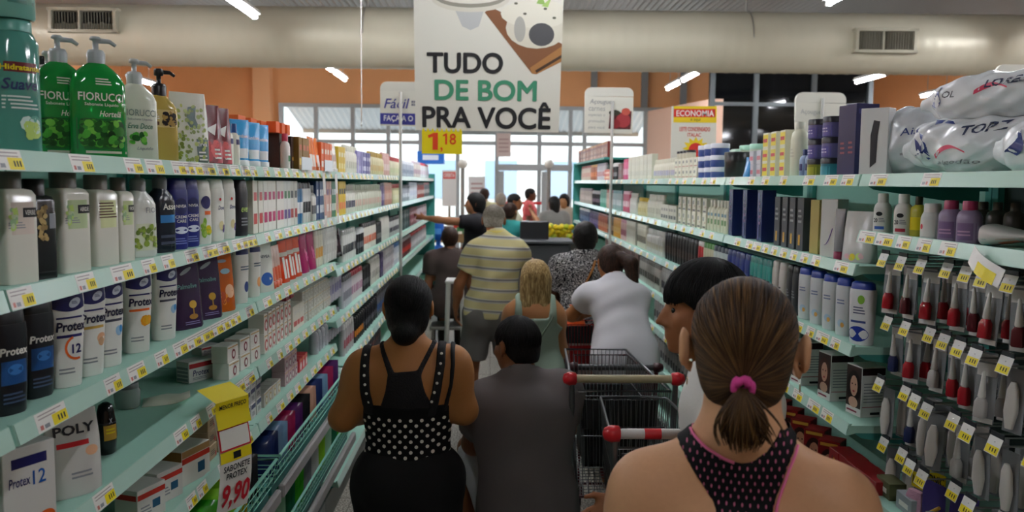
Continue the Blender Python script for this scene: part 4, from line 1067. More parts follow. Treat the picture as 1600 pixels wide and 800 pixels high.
far('l', z2, [(386, 402, 'boxt', ('#e6e2d4', '#c83a3a', '#d85a5a'), 'ivory carton with red print', 2), (402, 436, 'boxt', ('#e8e4da', '#c81e6a', '#c81e6a'), 'white carton with a magenta stripe', 5), (436, 446, 'boxt', ('#e2e0da', '#5a3a8a', '#2a7a3a'), 'white carton with a violet top', 2), (446, 458, 'boxt', ('#dad6cc', '#b83a3a', '#3a3a3a'), 'white carton with a red top', 2),
    (458, 468, 'sh', ('#2f6a98', '#1a1a20', '#e8e8e8'), 'blue and white bottle', 2), (468, 480, 'sh', ('#e4e2dc', '#1c1c20', '#2a2a30'), 'white bottle with a black cap', 3), (480, 488, 'lo', ('#d8d4cc', '#8a8a88', '#6a6a70'), 'pale grey bottle', 2), (488, 504, 'boxt', ('#23406e', '#e0e4e8', '#e8e8e8'), 'navy carton with white stripes', 4), (504, 512, 'boxt', ('#d8a898', '#e8d8d0', '#8a6a9a'), 'salmon carton', 2)], 'on the second left shelf')
far('l', z2, [(512, 519, 'boxt', ('#1c6a44', '#e0e4d8', '#e8e8e8'), 'dark green carton', 2), (519, 535, 'boxt', ('#dcb828', '#e8682a', '#1a1a1a'), 'bright yellow carton', 4), (535, 550, 'lo', ('#dad8cc', '#b8b4a8', '#3a3a58'), 'white bottle with a dark dot', 5), (550, 592, 'lo', ('#d6d6c4', '#c0c4b0', '#d8b0a0'), 'pale sage bottle', 14), (592, 598, 'sh', ('#6a5a88', '#3a3050', '#a898c0'), 'purple bottle', 3), (598, 610, 'sh', ('#d09a88', '#b88878', '#e0c0b0'), 'salmon pink bottle', 6), (610, 624, 'lo', ('#d8d2a8', '#a83a34', '#e0dcc0'), 'cream bottle with a brick cap', 8)], 'on the second left shelf further back')
far('l', z2, [(626, 637, 'can', ('#a8aeb8', '#60666e', '#e0e4ea'), 'steel grey can', 6), (637, 650, 'sh', ('#e4e8f0', '#b8c0cc', '#c8d0e0'), 'bluish white bottle', 9), (650, 662, 'sh', ('#9a3a30', '#2a2a2a', '#e0d0c8'), 'brick red bottle', 9), (660, 669, 'sh', ('#4a5058', '#8a3a3a', '#a8a8a8'), 'dark grey bottle', 12)], 'at the far end of the second left shelf')
# ---- third shelf
z3 = top('l', 0, 2)
def art_pro(acc, pic):
    def art(D, w, h):
        D.rect(-w * .485, h * .86, w * .485, h * .998, NAVY, .0002, 10, 4, wave=h * .05); D.oval(w * .12, h * .90, w * .17, h * .045, PL('#c9ccd8'), .0012, .5); D.lines(w * .03, h * .885, w * .2, h * .92, 3, NAVY, .0016)
        D.rect(-w * .34, h * .735, w * .42, h * .755, NAVY); D.text('Protex', -w * .36, h * .60, w * .80, h * .105, PL('#1d1c3c'), bold=.03, shear=.12); D.rect(-w * .34, h * .535, w * .40, h * .565, PL(acc)); D.lines(-w * .3, h * .14, w * .1, h * .22, 2, GRYM)
        if pic == '12': D.text('12', 0, h * .36, w * .26, h * .10, NAVY, bold=.03); D.mb.add([D.p(w * .13 + w * r * math.cos(t), h * .42 + w * r * math.sin(t), .0006) for r in (.25, .31) for t in [PI * .6 + k * PI / 10 for k in range(11)]], [(k, k + 1, k + 12, k + 11) for k in range(10)], ORG, True)
        elif pic == 'p': D.oval(w * .22, h * .42, w * .15, h * .06, PEACH); D.oval(w * .2, h * .38, w * .10, h * .05, PL('#cfa27c'), .0006)
        elif pic == 'o': D.blobs(-w * .05, h * .34, w * .42, h * .48, 9, .012, [PL('#e8b020'), PL('#e89a1a'), PL('#f0c040')], 3)
        else: D.oval(w * .16, h * .42, w * .12, h * .06, PL('#9ec4e0')); D.oval(w * .24, h * .44, w * .07, h * .045, SKY, .0006)
    return art
def protex(acc, pic): return b_flipcap(.082, .05, .20, '#e9e7e0', '#2a2968', art_pro(acc, pic), name='body_wash_bottle', taper=.74, capf=.04, capw=.9)
pm = lambda: b_flipcap(.078, .05, .195, '#14151c', '#0e0f14', lambda D, w, h: D.rect(-w * .47, h * .34, w * .47, h * .6, PL('#1d4f8a'), .0002).text('Protex', -w * .36, h * .66, w * .72, h * .09, WHT, bold=.03, shear=.12).oval(.0, h * .5, w * .2, h * .06, PL('#3a7ac0')).lines(-w * .3, h * .12, w * .3, h * .26, 3, PL('#4a5a78')), name='body_wash_bottle', taper=.8)
PMEN = pm()
run('l', z3, -30, 28, PMEN, 'black and blue body wash bottle at the very near end of the third left shelf', 'body wash bottle', 1, turn=-.35)
run('l', z3, 26, 62, PMEN, 'black and blue body wash bottle next to the first white one', 'body wash bottle', 1, turn=-.35, back=.06)
run('l', z3, 62, 120, protex('#2a2968', '12'), 'white body wash bottle with navy top and an orange 12 on the third left shelf', 'body wash bottle', 1, turn=-.55)
run('l', z3, 108, 150, protex('#c9a24a', 'p'), 'white body wash bottle with navy top and a peach coloured picture', 'body wash bottle', 1, turn=-.5)
run('l', z3, 142, 178, protex('#4a4a58', 'b'), 'navy topped white body wash bottle with a blue picture left of the orange striped one', 'body wash bottle', 1, turn=-.4)
run('l', z3, 166, 196, protex('#e8692a', 'o'), 'white body wash bottle standing back between the two groups of white ones', 'body wash bottle', 1, turn=-.3, back=.10)
run('l', z3, 178, 234, protex('#e8692a', 'o'), 'white body wash bottle with an orange stripe and yellow fruit picture', 'body wash bottle', 1, turn=-.6)
run('l', z3, 230, 270, protex('#4a4a58', 'b'), 'white body wash bottle with navy top right of the orange striped one', 'body wash bottle', 1, turn=-.5)
def art_pal(a, b_):
    def art(D, w, h):
        D.text('Palmolive', -w * .3, h * .60, w * .6, h * .07, PL('#6a9a98'), shear=.1); D.oval(0, h * .86, w * .2, h * .03, GRYM, .001, .4); D.oval(w * .1, h * .36, w * .12, h * .06, PL('#c89a2a')); D.rect(w * .08, h * .2, w * .12, h * .34, PL('#b88a2a')); D.oval(w * .08, h * .18, w * .14, h * .04, PL(b_)); D.lines(-w * .2, h * .06, w * .3, h * .12, 2, PL('#8a7ab0'))
    return art
P = b_pouch(.118, .055, .19, '#3a2444', art_pal('', '#b07a2a'), 'refill_pouch')
run('l', z3, 268, 332, P, 'dark purple refill pouch with a yellow flower on the third left shelf', 'refill pouch', 2, turn=-.5)
P = b_pouch(.105, .05, .185, '#c8601c', lambda D, w, h: D.oval(w * .1, h * .7, w * .2, h * .05, PL('#9ac0c8')).oval(w * .2, h * .35, w * .2, h * .12, PEACH).blobs(-w * .4, h * .02, w * .2, h * .4, 8, .014, [PL('#e8902a'), PL('#b8481a')], 3).oval(0, h * .88, w * .2, h * .03, GRYM), 'refill_pouch')
run('l', z3, 330, 356, P, 'orange refill pouch right of the purple pouches', 'refill pouch', 1, turn=-.5)
def art_p5(c):
    return lambda D, w, h: D.rect(-w * .485, h * .9, w * .485, h * .998, NAVY, .0002, 8, 3).lines(-w * .2, h * .60, w * .4, h * .7, 2, PL('#5a6a78')).oval(w * .16, h * .3, w * .16, h * .1, PL(c))
run('l', z3, 355, 386, b_flipcap(.08, .05, .195, '#e6e2d8', '#2a2968', art_p5('#2f3f78'), name='body_wash_bottle', taper=.8, capf=.04), 'white body wash bottle with a dark blue badge right of the orange pouch', 'body wash bottle', 1, turn=-.4)
run('l', z3, 384, 399, b_flipcap(.075, .05, .19, '#e6e2d8', '#b89a5a', art_p5('#e8a060'), name='body_wash_bottle', taper=.8, capf=.04), 'white body wash bottle with a light orange badge', 'body wash bottle', 1, turn=-.4)
P = b_pouch(.115, .05, .195, '#dcdcd2', lambda D, w, h: D.oval(w * .05, h * .25, w * .3, h * .13, PL('#1d58a8')).text('NIVEA', -w * .2, h * .66, w * .5, h * .06, PL('#2a3a4a')), 'refill_pouch')
run('l', z3, 398, 418, P, 'white refill pouch with a round blue drop', 'refill pouch', 1, turn=-.4)
P = b_tube(.06, .04, .165, '#d8b4a4', '#d85a34', lambda D, w, h: D.rect(-w * .36, h * .18, w * .36, h * .5, PL('#e0623c')), joined=True)
run('l', z3, 418, 434, P, 'salmon and orange tube on the third left shelf', 'cream tube', 3)
P = b_pouch(.10, .05, .175, '#d8401c', lambda D, w, h: D.rect(-w * .2, h * .1, w * .0, h * .6, WHT).rect(w * .1, h * .1, w * .3, h * .55, WHT).rect(-w * .4, h * .62, w * .4, h * .72, PL('#c8c0b0')), 'refill_pouch')
run('l', z3, 434, 464, P, 'shiny red orange pouch with white stripes', 'refill pouch', 3, turn=-.2)
P = b_pouch(.11, .05, .18, '#a81e60', lambda D, w, h: D.blobs(-w * .3, h * .1, w * .4, h * .7, 6, .012, [PL('#d84a90')], 3), 'refill_pouch')
run('l', z3, 466, 488, P, 'shiny magenta pouch on the third left shelf', 'refill pouch', 2, turn=-.1)
far('l', z3, [(488, 500, 'sh', ('#dcd6c2', '#c8c2b0', '#d8a050'), 'cream bottle with an orange label', 3), (500, 522, 'sh', ('#e0ded6', '#cfcdc6', '#c8c6be'), 'greyish white bottle', 5), (522, 530, 'tu', ('#3a2a30', '#1a1a1a', '#5a4a50'), 'dark brown tube', 2)], 'on the third left shelf')
z3b = top('l', 3, 2)
far('l', z3b, [(531, 552, 'sh', ('#dcdcd6', '#b8b8b4', '#3a3c42'), 'white bottle with a dark grey label', 7), (553, 564, 'can', ('#2a2c30', '#e0e0e0', '#6a6c70'), 'charcoal can', 4), (564, 584, 'sh', ('#e6e2d6', '#3a3a3c', '#d86a4a'), 'ivory bottle with a small red mark', 8), (584, 592, 'can', ('#46484c', '#2a2a2c', '#8a8a8a'), 'dark grey can', 4), (592, 605, 'sh', ('#e4e2d8', '#e0ded4', '#d8d6cc'), 'plain ivory bottle', 7), (605, 622, 'can', ('#c8c8c4', '#3a3a3c', '#5a5a60'), 'pale grey can with a dark cap', 10)], 'in the middle of the third left shelf')
far('l', z3b, [(625, 637, 'boxt', ('#2f4a4a', '#6a8080', '#9aa8a8'), 'dark teal carton', 7), (638, 648, 'boxt', ('#7a3a44', '#c8a0a0', '#d8c0c0'), 'wine red carton', 8), (648, 665, 'sh', ('#b8aab0', '#6a5a64', '#8a5a6a'), 'mauve grey bottle', 14)], 'at the far end of the third left shelf')
# ---- fourth shelf
z4 = top('l', 0, 3)
P = b_box(.10, .06, .185, '#d9d6d0', lambda D, w, h: D.rect(-w * .5, h * .8, w * .5, h * .9, NAVY).text('12', w * .05, h * .6, w * .25, h * .14, PL('#1d58a8')).oval(w * .3, h * .25, w * .16, h * .06, ORG).text('Protex', -w * .4, h * .62, w * .4, h * .1, NAVY, shear=.1), 'soap_carton', False)
run('l', z4 - .01, -20, 40, P, 'white soap carton with a navy stripe at the lower left corner', 'carton', 1, turn=-.5, back=.02, tilt=0)
def art_pot(D, w, h):
    D.text('POLY', -w * .34, h * .72, w * .72, h * .12, PL('#2a2a30'), bold=.03); D.rect(-w * .3, h * .58, w * .26, h * .64, REDM); D.lines(-w * .1, h * .2, w * .3, h * .3, 2, GRYM); D.oval(w * .3, h * .5, w * .12, h * .06, PEACH)
P = b_pouch(.115, .05, .175, '#cfccc6', art_pot, 'refill_pouch')
run('l', z4, 60, 134, P, 'white refill pouch with dark letters on the fourth left shelf', 'refill pouch', 1, turn=-.7, back=.035)
m = MB(); sc = [rs(0, .036, .03, 2), rs(.004, .042, .036, 2.2), rs(.045, .050, .042, 2.2), rs(.075, .046, .04, 2.2), rs(.100, .040, .036, 2), rs(.118, .030, .028, 2), rs(.124, .012, .012, 2)]
m.loft([s_ for s_ in sc], PL('#0d0d10', .12), 24); D = Decal(sc); D.rect(-.016, .036, .016, .072, GOLDM).lines(-.012, .05, .012, .066, 2, YEL).text('X', -.004, .076, .008, .012, PL('#cfd0d4'))
mm = MB(); mm.loft([rs(.075, .0465, .0405, 2.2), rs(.078, .0465, .0405, 2.2)], PL('#303036'), 24)
P = mk('roll_on_deodorant', [('body', m), ('printed_label', D.mb), ('cap_ring', mm)], .05, .042, .124)
run('l', z4, 138, 172, P, 'black roll-on deodorant with a gold label standing alone on the fourth left shelf', 'deodorant', 1, turn=-.6, back=.085)
m = MB(); m.lathe([(.03, 0), (.034, .004), (.036, .05), (.03, .058)], M('#c9d2cf', .08, trans=.6), 20); m.lathe([(.031, .055), (.031, .07), (.028, .072)], PL('#5a5e5e'), 20)
P = mk('glass_jar', [('body', m)], .07, .07, .072)
run('l', z4, 172, 206, P, 'small clear jar standing behind the black roll-on', 'jar', 1, back=.2)
# a white sachet lying flat
m = MB(); n = 10
top_, bot_ = [], []
for j in range(n + 1):
    for i in range(n + 1):
        u, v = i / n * 2 - 1, j / n * 2 - 1; b_ = max(0, (1 - u * u) * (1 - v * v)) ** .6
        x = u * .065; y = v * .045 * (1 - .15 * u); top_.append((x, y, .002 + .016 * b_ + .003 * math.sin(5 * u + 3 * v) * b_ + .02 * max(0, u - .1) ** 2)); bot_.append((x, y, .0005 + .02 * max(0, u - .1) ** 2))
q = n + 1; fs = [(j * q + i, j * q + i + 1, (j + 1) * q + i + 1, (j + 1) * q + i) for j in range(n) for i in range(n)]
m.add(top_, fs, M('#efecdc', .3), True); m.add(bot_, [f[::-1] for f in fs], M('#efecdc', .3), True)
bd = [i for i in range(q)] + [j * q + n for j in range(1, q)] + [n * q + i for i in range(n - 1, -1, -1)] + [j * q for j in range(n - 1, 0, -1)]
for a_, b_ in zip(bd, bd[1:] + bd[:1]): m.add([top_[a_], top_[b_], bot_[b_], bot_[a_]], [(0, 3, 2, 1)], M('#efecdc', .3))
X = LX - .15; P = mk('sachet', [('body', m)], .13, .09, .03); put(P, (X, yx(252, X), z4), .35, uniq('crumpled white sachet lying flat on the fourth left shelf'), 'sachet')
def soapart(D, w, h):
    D.rect(-w * .49, h * .68, w * .49, h * .9, PL('#b02a30')); D.text('Protex', -w * .4, h * .3, w * .45, h * .28, NAVY, shear=.15); D.lines(-w * .4, h * .1, -w * .0, h * .24, 2, GRYM); D.oval(w * .28, h * .36, w * .12, h * .2, PL('#b8ccd8'))
P = b_box(.15, .058, .068, '#d6d4cf', soapart, 'soap_multipack', False, side=lambda D, w, d, h: [sidex(D, d, -1, w, h * (.08 + .18 * k), h * (.2 + .18 * k), -d * .42, d * .42, GRYM) for k in range(4)])
run('l', z4, 266, 344, P, 'white soap multipack box with a red stripe on the fourth left shelf', 'soap box', 1, turn=-.5, back=.12)
run('l', z4 + .0686, 290, 344, b_box(.09, .045, .028, '#c8c6c2', soapart, 'soap_box'), 'small soap box lying on top of the red striped multipack', 'soap box', 1, turn=-.4, back=.13)
def art_gran(c): return lambda D, w, h: D.oval(w * .05, h * .42, h * .28, h * .3, PL(c)).oval(w * .05, h * .42, h * .16, h * .18, WHT, .0008).rect(-w * .46, h * .84, w * .46, h * .9, GOLDM)
P = b_box(.085, .055, .055, '#e4e0d6', art_gran('#8a3038'), 'soap_box')
run('l', z4, 338, 392, P, 'white soap box with a maroon swirl in the near stack on the fourth left shelf', 'soap box', 3, stack=2, turn=-.1)
P = b_box(.045, .06, .075, '#ece6dc', art_gran('#c83a34'), 'soap_box')
run('l', z4, 396, 442, P, 'ivory soap box with red letters in the wide stack on the fourth left shelf', 'soap box', 7, stack=2)
P = b_box(.06, .055, .06, '#9a2e3c', art_gran('#5a1a20'), 'soap_box')
run('l', z4 + .152, 434, 448, P, 'wine red soap box on top of the ivory stack', 'soap box', 2)
far('l', z4, [(446, 462, 'boxs', ('#e2dccc', '#c83a34', '#d8d4c8'), 'ivory carton with red trim', 3)], 'on the fourth left shelf')
P = b_box(.05, .05, .05, '#d8d4c8', art_gran('#a8a090'), 'soap_box')
run('l', z4, 462, 508, P, 'pale grey soap box in the long far stack on the fourth left shelf', 'soap box', 11, stack=3)
far('l', z4, [(508, 529, 'sh', ('#c8c4cc', '#4a4a58', '#8a84b0'), 'pale lilac bottle', 5)], 'on the fourth left shelf')
z4b = top('l', 3, 3)
far('l', z4b, [(531, 545, 'sh', ('#c4c2c8', '#5a5a60', '#8a8a94'), 'grey bottle', 5), (545, 562, 'sh', ('#dcd6d4', '#a8283a', '#b888a0'), 'white bottle with a red cap', 6), (562, 574, 'can', ('#2a2a2c', '#1a1a1c', '#6a6a6c'), 'black can', 5), (574, 590, 'sh', ('#dedad0', '#c8c4ba', '#a8a49a'), 'ivory bottle', 6), (590, 594, 'boxt', ('#4a3a68', '#6a5a88', '#8a7aa8'), 'deep violet carton', 2), (594, 612, 'boxt', ('#d6d0d2', '#a88898', '#3a3a48'), 'pale pink carton', 9), (612, 622, 'sh', ('#c8ccd4', '#2a5a90', '#e0e0e0'), 'pale blue bottle', 6)], 'in the middle of the fourth left shelf')
far('l', z4b, [(625, 640, 'sh', ('#5a3030', '#a8a0a0', '#c83a2a'), 'maroon bottle', 9), (640, 664, 'sh', ('#a8a4a4', '#c83a3a', '#d8d4d4'), 'grey bottle with a red cap', 18)], 'at the far end of the fourth left shelf')
# ---- fifth shelf
z5 = top('l', 0, 4)
P = b_box(.10, .07, .085, '#d8d4cc', lambda D, w, h: D.rect(-w * .49, h * .7, w * .49, h * .86, PL('#c23428')).rect(w * .02, h * .3, w * .3, h * .55, PL('#2a5a78')).lines(-w * .4, h * .2, 0, h * .5, 3, GRYM), 'soap_multipack', False, side=lambda D, w, d, h: [sidex(D, d, -1, w, h * .7, h * .86, -d * .45, d * .45, PL('#c23428'))])
run('l', z5, 190, 252, P, 'white and red soap multipack at the bottom left behind the price sign', 'soap box', 2, turn=-.3)
P = b_box(.13, .075, .10, '#e0dcd2', lambda D, w, h: D.rect(-w * .49, h * .62, w * .49, h * .78, PL('#cf3a2a')).rect(w * .05, h * .2, w * .3, h * .5, PL('#2a5a78')).rect(-w*.49,h*.8,w*.49,h*.98,PL('#b08a58')), 'soap_multipack', False, side=lambda D, w, d, h: [sidex(D, d, -1, w, h * .3, h * .98, -d * .49, d * .49, PL('#a97c48')), sidex(D, d, -1, w, h * .3, h * .42, -d * .495, d * .495, PL('#cf3a2a'), .0008)])
run('l', z5, 248, 306, P, 'brown and white soap multipack with a red band left of the price sign', 'soap box', 1, turn=-.3, back=.03)
P = b_box(.07, .06, .045, '#b59a78', lambda D, w, h: D.lines(-w * .3, h * .3, w * .3, h * .7, 3, PL('#3a3028')).oval(w * .3, h * .3, w * .1, h * .15, REDM), 'soap_box')
run('l', z5, 300, 348, P, 'kraft brown soap box in the stack behind the price sign', 'soap box', 3, stack=3)
P = b_box(.06, .06, .055, '#d8d6d2', lambda D, w, h: D.rect(-w * .45, h * .66, w * .45, h * .95, NAVY).lines(-w * .3, h * .2, w * .3, h * .5, 3, BLK), 'soap_box')
run('l', z5, 352, 392, P, 'white and navy soap box stacked right of the price sign', 'soap box', 4, stack=3)
P = b_box(.06, .055, .055, '#c9c2ba', art_gran('#b8923a'), 'soap_box')
run('l', z5, 396, 424, P, 'beige soap box with a gold disc on the fifth left shelf', 'soap box', 4)
P = b_box(.055, .055, .06, '#c8a8ac', art_gran('#7a3048'), 'soap_box')
run('l', z5, 432, 452, P, 'rose coloured soap box stacked on the fifth left shelf', 'soap box', 4, stack=2)
P = b_box(.055, .055, .06, '#d8404a', art_gran('#e8d0d0'), 'soap_box')
run('l', z5, 455, 470, P, 'bright red soap box on the fifth left shelf', 'soap box', 3)
far('l', z5, [(486, 528, 'los', ('#b8b6bc', '#8a8a90', '#a8a4ac'), 'grey wrapped bottle', 9)], 'on the fifth left shelf')
z5b = top('l', 3, 4)
far('l', z5b, [(531, 548, 'sh', ('#b8b4b4', '#e0dcd8', '#a84a58'), 'pale bottle', 5), (548, 562, 'can', ('#1c1c1e', '#2a2a2c', '#c87a2a'), 'black can with an orange label', 5), (562, 585, 'can', ('#26262a', '#3a3a3e', '#5a5a60'), 'plain black can', 8), (585, 612, 'sh', ('#6a6a70', '#3a3a3e', '#2a5a98'), 'slate grey bottle', 12)], 'in the middle of the fifth left shelf')
z6b = top('l', 3, 5)
far('l', z6b, [(533, 560, 'can', ('#2a5a98', '#d8d8d8', '#c83a3a'), 'blue can', 8), (560, 590, 'boxt', ('#3a3a40', '#8a8a8a', '#a83a2a'), 'dark carton', 10)], 'on the sixth left shelf')

# ---- price tags in the rails
INK = M('#3a3420', .6); TAGW = M('#e9e6df', .4); TAGY = M('#efd912', .4)
def tagmesh(side, w=.105, h=.034, seed=0):
    s = -1 if side == 'l' else 1
    rd = random.Random(seed); m = MB()
    def pt(y, z, o=0): return (-s * (.0026 + o) + s * .010 * z / .037, y, z)
    def q(y0, z0, y1, z1, mat, o):
        a = [pt(y0, z0, o), pt(y1, z0, o), pt(y1, z1, o), pt(y0, z1, o)]; m.add(a if side == 'l' else a[::-1], [(0, 1, 2, 3)], mat)
    # thin slip: front and back sheet
    a = [pt(-w / 2, .002, 0), pt(w / 2, .002, 0), pt(w / 2, .002 + h, 0), pt(-w / 2, .002 + h, 0)]; b = [pt(-w / 2, .002, -.0008), pt(w / 2, .002, -.0008), pt(w / 2, .002 + h, -.0008), pt(-w / 2, .002 + h, -.0008)]
    m.add(a + b, [(0, 1, 2, 3), (7, 6, 5, 4), (0, 4, 5, 1), (1, 5, 6, 2), (2, 6, 7, 3), (3, 7, 4, 0)] if side == 'l' else [(3, 2, 1, 0), (4, 5, 6, 7), (1, 5, 4, 0), (2, 6, 5, 1), (3, 7, 6, 2), (0, 4, 7, 3)], TAGW)
    y0, y1 = (0.0, w * .49) if side == 'l' else (-w * .49, 0.0)
    if side == 'r': y0, y1 = -w * .49, 0.0
    q(y0, .003, y1, .023, TAGY, .0003)
    d = 1
    for k in range(3):
        yy = y0 + (y1 - y0) * (.35 + .2 * k); q(yy, .008, yy + w * .05, .018, INK, .0006)
    for k in range(2): q(-w * .42, .024 + .006 * k, w * rd.uniform(.1, .4), .026 + .006 * k, PL('#a89a98'), .0004)
    r0 = -w * .42 if side == 'l' else w * .12
    q(r0, .006, r0 + w * .1, .014, PL('#c8746a'), .0004); q(r0 + w * .14, .006, r0 + w * .3, .013, GRYM, .0004)
    return m.mesh('price_tag')
TAGS = {s: [tagmesh(s, .105, seed=1), tagmesh(s, .09, seed=2), tagmesh(s, .075, seed=3), tagmesh(s, .07, seed=9)] for s in 'lr'}
ntag = 0
def tags(side, z, ys, label):
    global ntag
    X = LX if side == 'l' else RX
    uniq(label); ys = sorted(ys)
    for i in range(1, len(ys)): ys[i] = max(ys[i], ys[i - 1] + .108)
    for i, y in enumerate(ys):
        o = bpy.data.objects.new('price_tag', TAGS[side][RNG.randrange(4)]); COL.objects.link(o); o.location = (X, y, z)
        tag(o, label, 'price tag', label if len(ys) > 1 else None); ntag += 1
def pxs(side, l): return [yx(p, LX if side == 'l' else RX) for p in l]
BAYW = ['nearest', 'second', 'third', 'fourth', 'fifth', 'sixth']
SH = ['top', 'second', 'third', 'fourth', 'fifth', 'sixth', 'seventh']
near = {0: [(16, 'a glossy worn slip'), (132, ''), (212, ''), (245, ''), (282, ''), (308, ''), (330, ''), (352, ''), (384, ''), (398, '')],
        1: [(30, ''), (132, ''), (190, ''), (232, ''), (262, ''), (302, ''), (330, ''), (352, ''), (380, ''), (394, '')],
        2: [(70, ''), (170, ''), (208, ''), (248, ''), (278, ''), (314, ''), (336, ''), (358, ''), (388, '')],
        3: [(24, ''), (86, ''), (150, ''), (276, ''), (386, '')], 4: [(290, ''), (344, ''), (374, '')]}
for lv, l in near.items():
    ys = pxs('l', [p for p, _ in l]); lab = 'white and yellow price tag, %s left shelf rail'
    tags('l', LN[0][lv], [y for y in ys if y < 1.40], lab % SH[lv] + ', nearest unit')
    tags('l', LN[0][lv], [y for y in ys if y > 1.42], lab % SH[lv] + ', nearer half of second unit')
for k in (1, 2, 3, 4):
    for lv in range(5):
        if k == 1: n, a, b = 5, 2.2, 2.86
        elif k == 2: n, a, b = 9, LY[2] + .06, LY[2] + BAY - .06
        else: n, a, b = 8, LY[k] + .1, LY[k] + BAY - .1
        if k == 1 and lv == 4: n = 3
        tags('l', LN[k][lv], [a + (b - a) * (i + RNG.uniform(.42, .58)) / n for i in range(n)], 'white and yellow price tag, %s left shelf rail, %s%s unit' % (SH[lv], 'farther half of ' if k == 1 else '', BAYW[k]))
# ------------------------------------------------------------------ right shelving: goods
r1 = top('r', 1, 0)
def bag(w, d, h, seed, lab, art, col='#dfe2e4', amp=.006):
    f = Field((-w * .62, -d * .7, -.01), (w * .62, d * .7, h * 1.1), .007)
    rd = random.Random(seed)
    f.ell((0, 0, h * .46), (w * .47, d * .44, h * .46), .0)
    for k in range(7): f.ell((rd.uniform(-.3, .3) * w, rd.uniform(-.15, .15) * d, h * rd.uniform(.3, .62)), (w * .2, d * .36, h * .32), .05)
    for q in (-1, 1): f.cone((q * w * .4, 0, h * .4), (q * w * .56, 0, h * .42), h * .2, h * .16, .05, flat=((0, 1, 0), .35))
    f.wrinkle(amp, 55, seed, dirs=((1, .5, 1.4), (-1.2, .6, 1.0), (.6, 1, -1.3)))
    f.cut(zcut(0.0))
    o = f.obj('bag_body', M(col, .22, spec=.7, alpha=1.0), None, 1); COL.objects.unlink(o)
    dm = MB()
    def P(x, z): 
        y = f.surf_y(x, z); return (x, (y if y is not None else 0) - .0015, z)
    def poly(pts, mat):
        # subdivided fan so that the print follows the film
        c = np.mean(pts, 0); v = []; n = len(pts); R_ = 4
        for r in range(1, R_ + 1):
            for p in pts: v.append(P(c[0] + (p[0] - c[0]) * r / R_, c[1] + (p[1] - c[1]) * r / R_))
        v.append(P(*c)); fs = [(i, (i + 1) % n, R_ * n) for i in range(n)]
        for r in range(R_ - 1): fs += [(r * n + i, (r + 1) * n + i, (r + 1) * n + (i + 1) % n, r * n + (i + 1) % n) for i in range(n)]
        dm.add(v, fs, mat, True)
    def strip(p0, p1, t, mat, bend=0., taper=.3):
        p0, p1 = np.array(p0), np.array(p1); d_ = p1 - p0; nn = np.array([-d_[1], d_[0]]) / np.linalg.norm(d_)
        v = []; K = 14
        for i in range(K + 1):
            u = i / K; c = p0 + d_ * u + nn * bend * math.sin(PI * u); th = t * (taper + (1 - taper) * math.sin(PI * min(1, u + .25)))
            v += [P(*(c - nn * th)), P(*(c + nn * th))]
        dm.add(v, [(2 * i, 2 * i + 2, 2 * i + 3, 2 * i + 1) for i in range(K)], mat, True)
    def text(t, x0, z0, ww, hh, mat, bold=.02, rot=0.):
        v, fs, a = text2d(t, bold, .2)
        cr, sr = math.cos(rot), math.sin(rot)
        dm.add([P(x0 + q[0] * ww * cr - q[1] * hh * sr, z0 + q[0] * ww * sr + q[1] * hh * cr) for q in v], fs, mat, False)
    art(poly, strip, text, w, h)
    p = Prod(); p.name = 'cotton_bag'; p.w, p.d, p.h = w, d, h; p.parts = [('cotton_bag', o.data)] + ([('printed_label', dm.mesh('printed_label'))] if dm.v else [])
    bpy.data.objects.remove(o); return p
INKB = PL('#2a3a78')
def artA(poly, strip, text, w, h): text('Aias', -w * .1, h * .55, w * .34, h * .10, INKB, 0, .1); strip((-w * .1, h * .3), (w * .2, h * .34), .004, GRYM)
def artB(poly, strip, text, w, h):
    strip((-w * .36, h * .35), (-w * .1, h * .85), .02, INKB, .05); strip((-w * .38, h * .3), (-w * .3, h * .55), .016, INKB, -.02)
    text('TOPZ', w * .0, h * .62, w * .3, h * .16, PL('#39415e'), .03, .15); strip((-w * .2, h * .3), (w * .05, h * .36), .007, PL('#d8506a'), .02); text('algodão', -w * .2, h * .16, w * .34, h * .09, GRYM, 0)
def artC(poly, strip, text, w, h):
    strip((-w * .38, h * .3), (-w * .3, h * .7), .018, INKB, -.02); strip((w * .02, h * .5), (w * .26, h * .56), .007, PL('#d8506a'), .015); text('LORES', w * .08, h * .58, w * .3, h * .16, PL('#39415e'), .03, .1); text('OL', -w * .24, h * .44, w * .1, h * .14, PL('#5a5a60'), .02)
def putbag(p, px, X, z, turn, lab, tilt=0.): put(p, (X, yx(px, X), z), -PI / 2 + turn, uniq(lab), 'bag', None, tilt)
putbag(bag(.21, .15, .215, 3, '', artA, '#c9ced2'), 1428, RX + .16, r1, .75, 'clear wrinkled cotton bag standing next to the white carton on the top right shelf')
putbag(bag(.36, .24, .165, 5, '', artB), 1530, RX + .20, r1, .6, 'large white cotton bag with a blue swoosh lying on the top right shelf')
putbag(bag(.34, .22, .13, 8, '', artC), 1545, RX + .23, r1 + .150, .55, 'white cotton bag lying on top of the large swoosh bag', )
putbag(bag(.30, .2, .15, 12, '', artC), 1680, RX + .22, r1, .6, 'white cotton bag at the near end of the top right shelf')
P = b_box(.085, .05, .205, '#d9d9d8', lambda D, w, h: D.poly([(-w * .1, h * .12), (w * .12, h * .2), (w * .14, h * .6), (w * .2, h * .8), (-w * .02, h * .82), (-w * .12, h * .6)], PL('#33353c'), .0006), 'carton', False)
run('r', r1, 1346, 1388, P, 'white carton with a dark silhouette beside the navy cartons, top right shelf', 'carton', 1, turn=.75, back=.03)
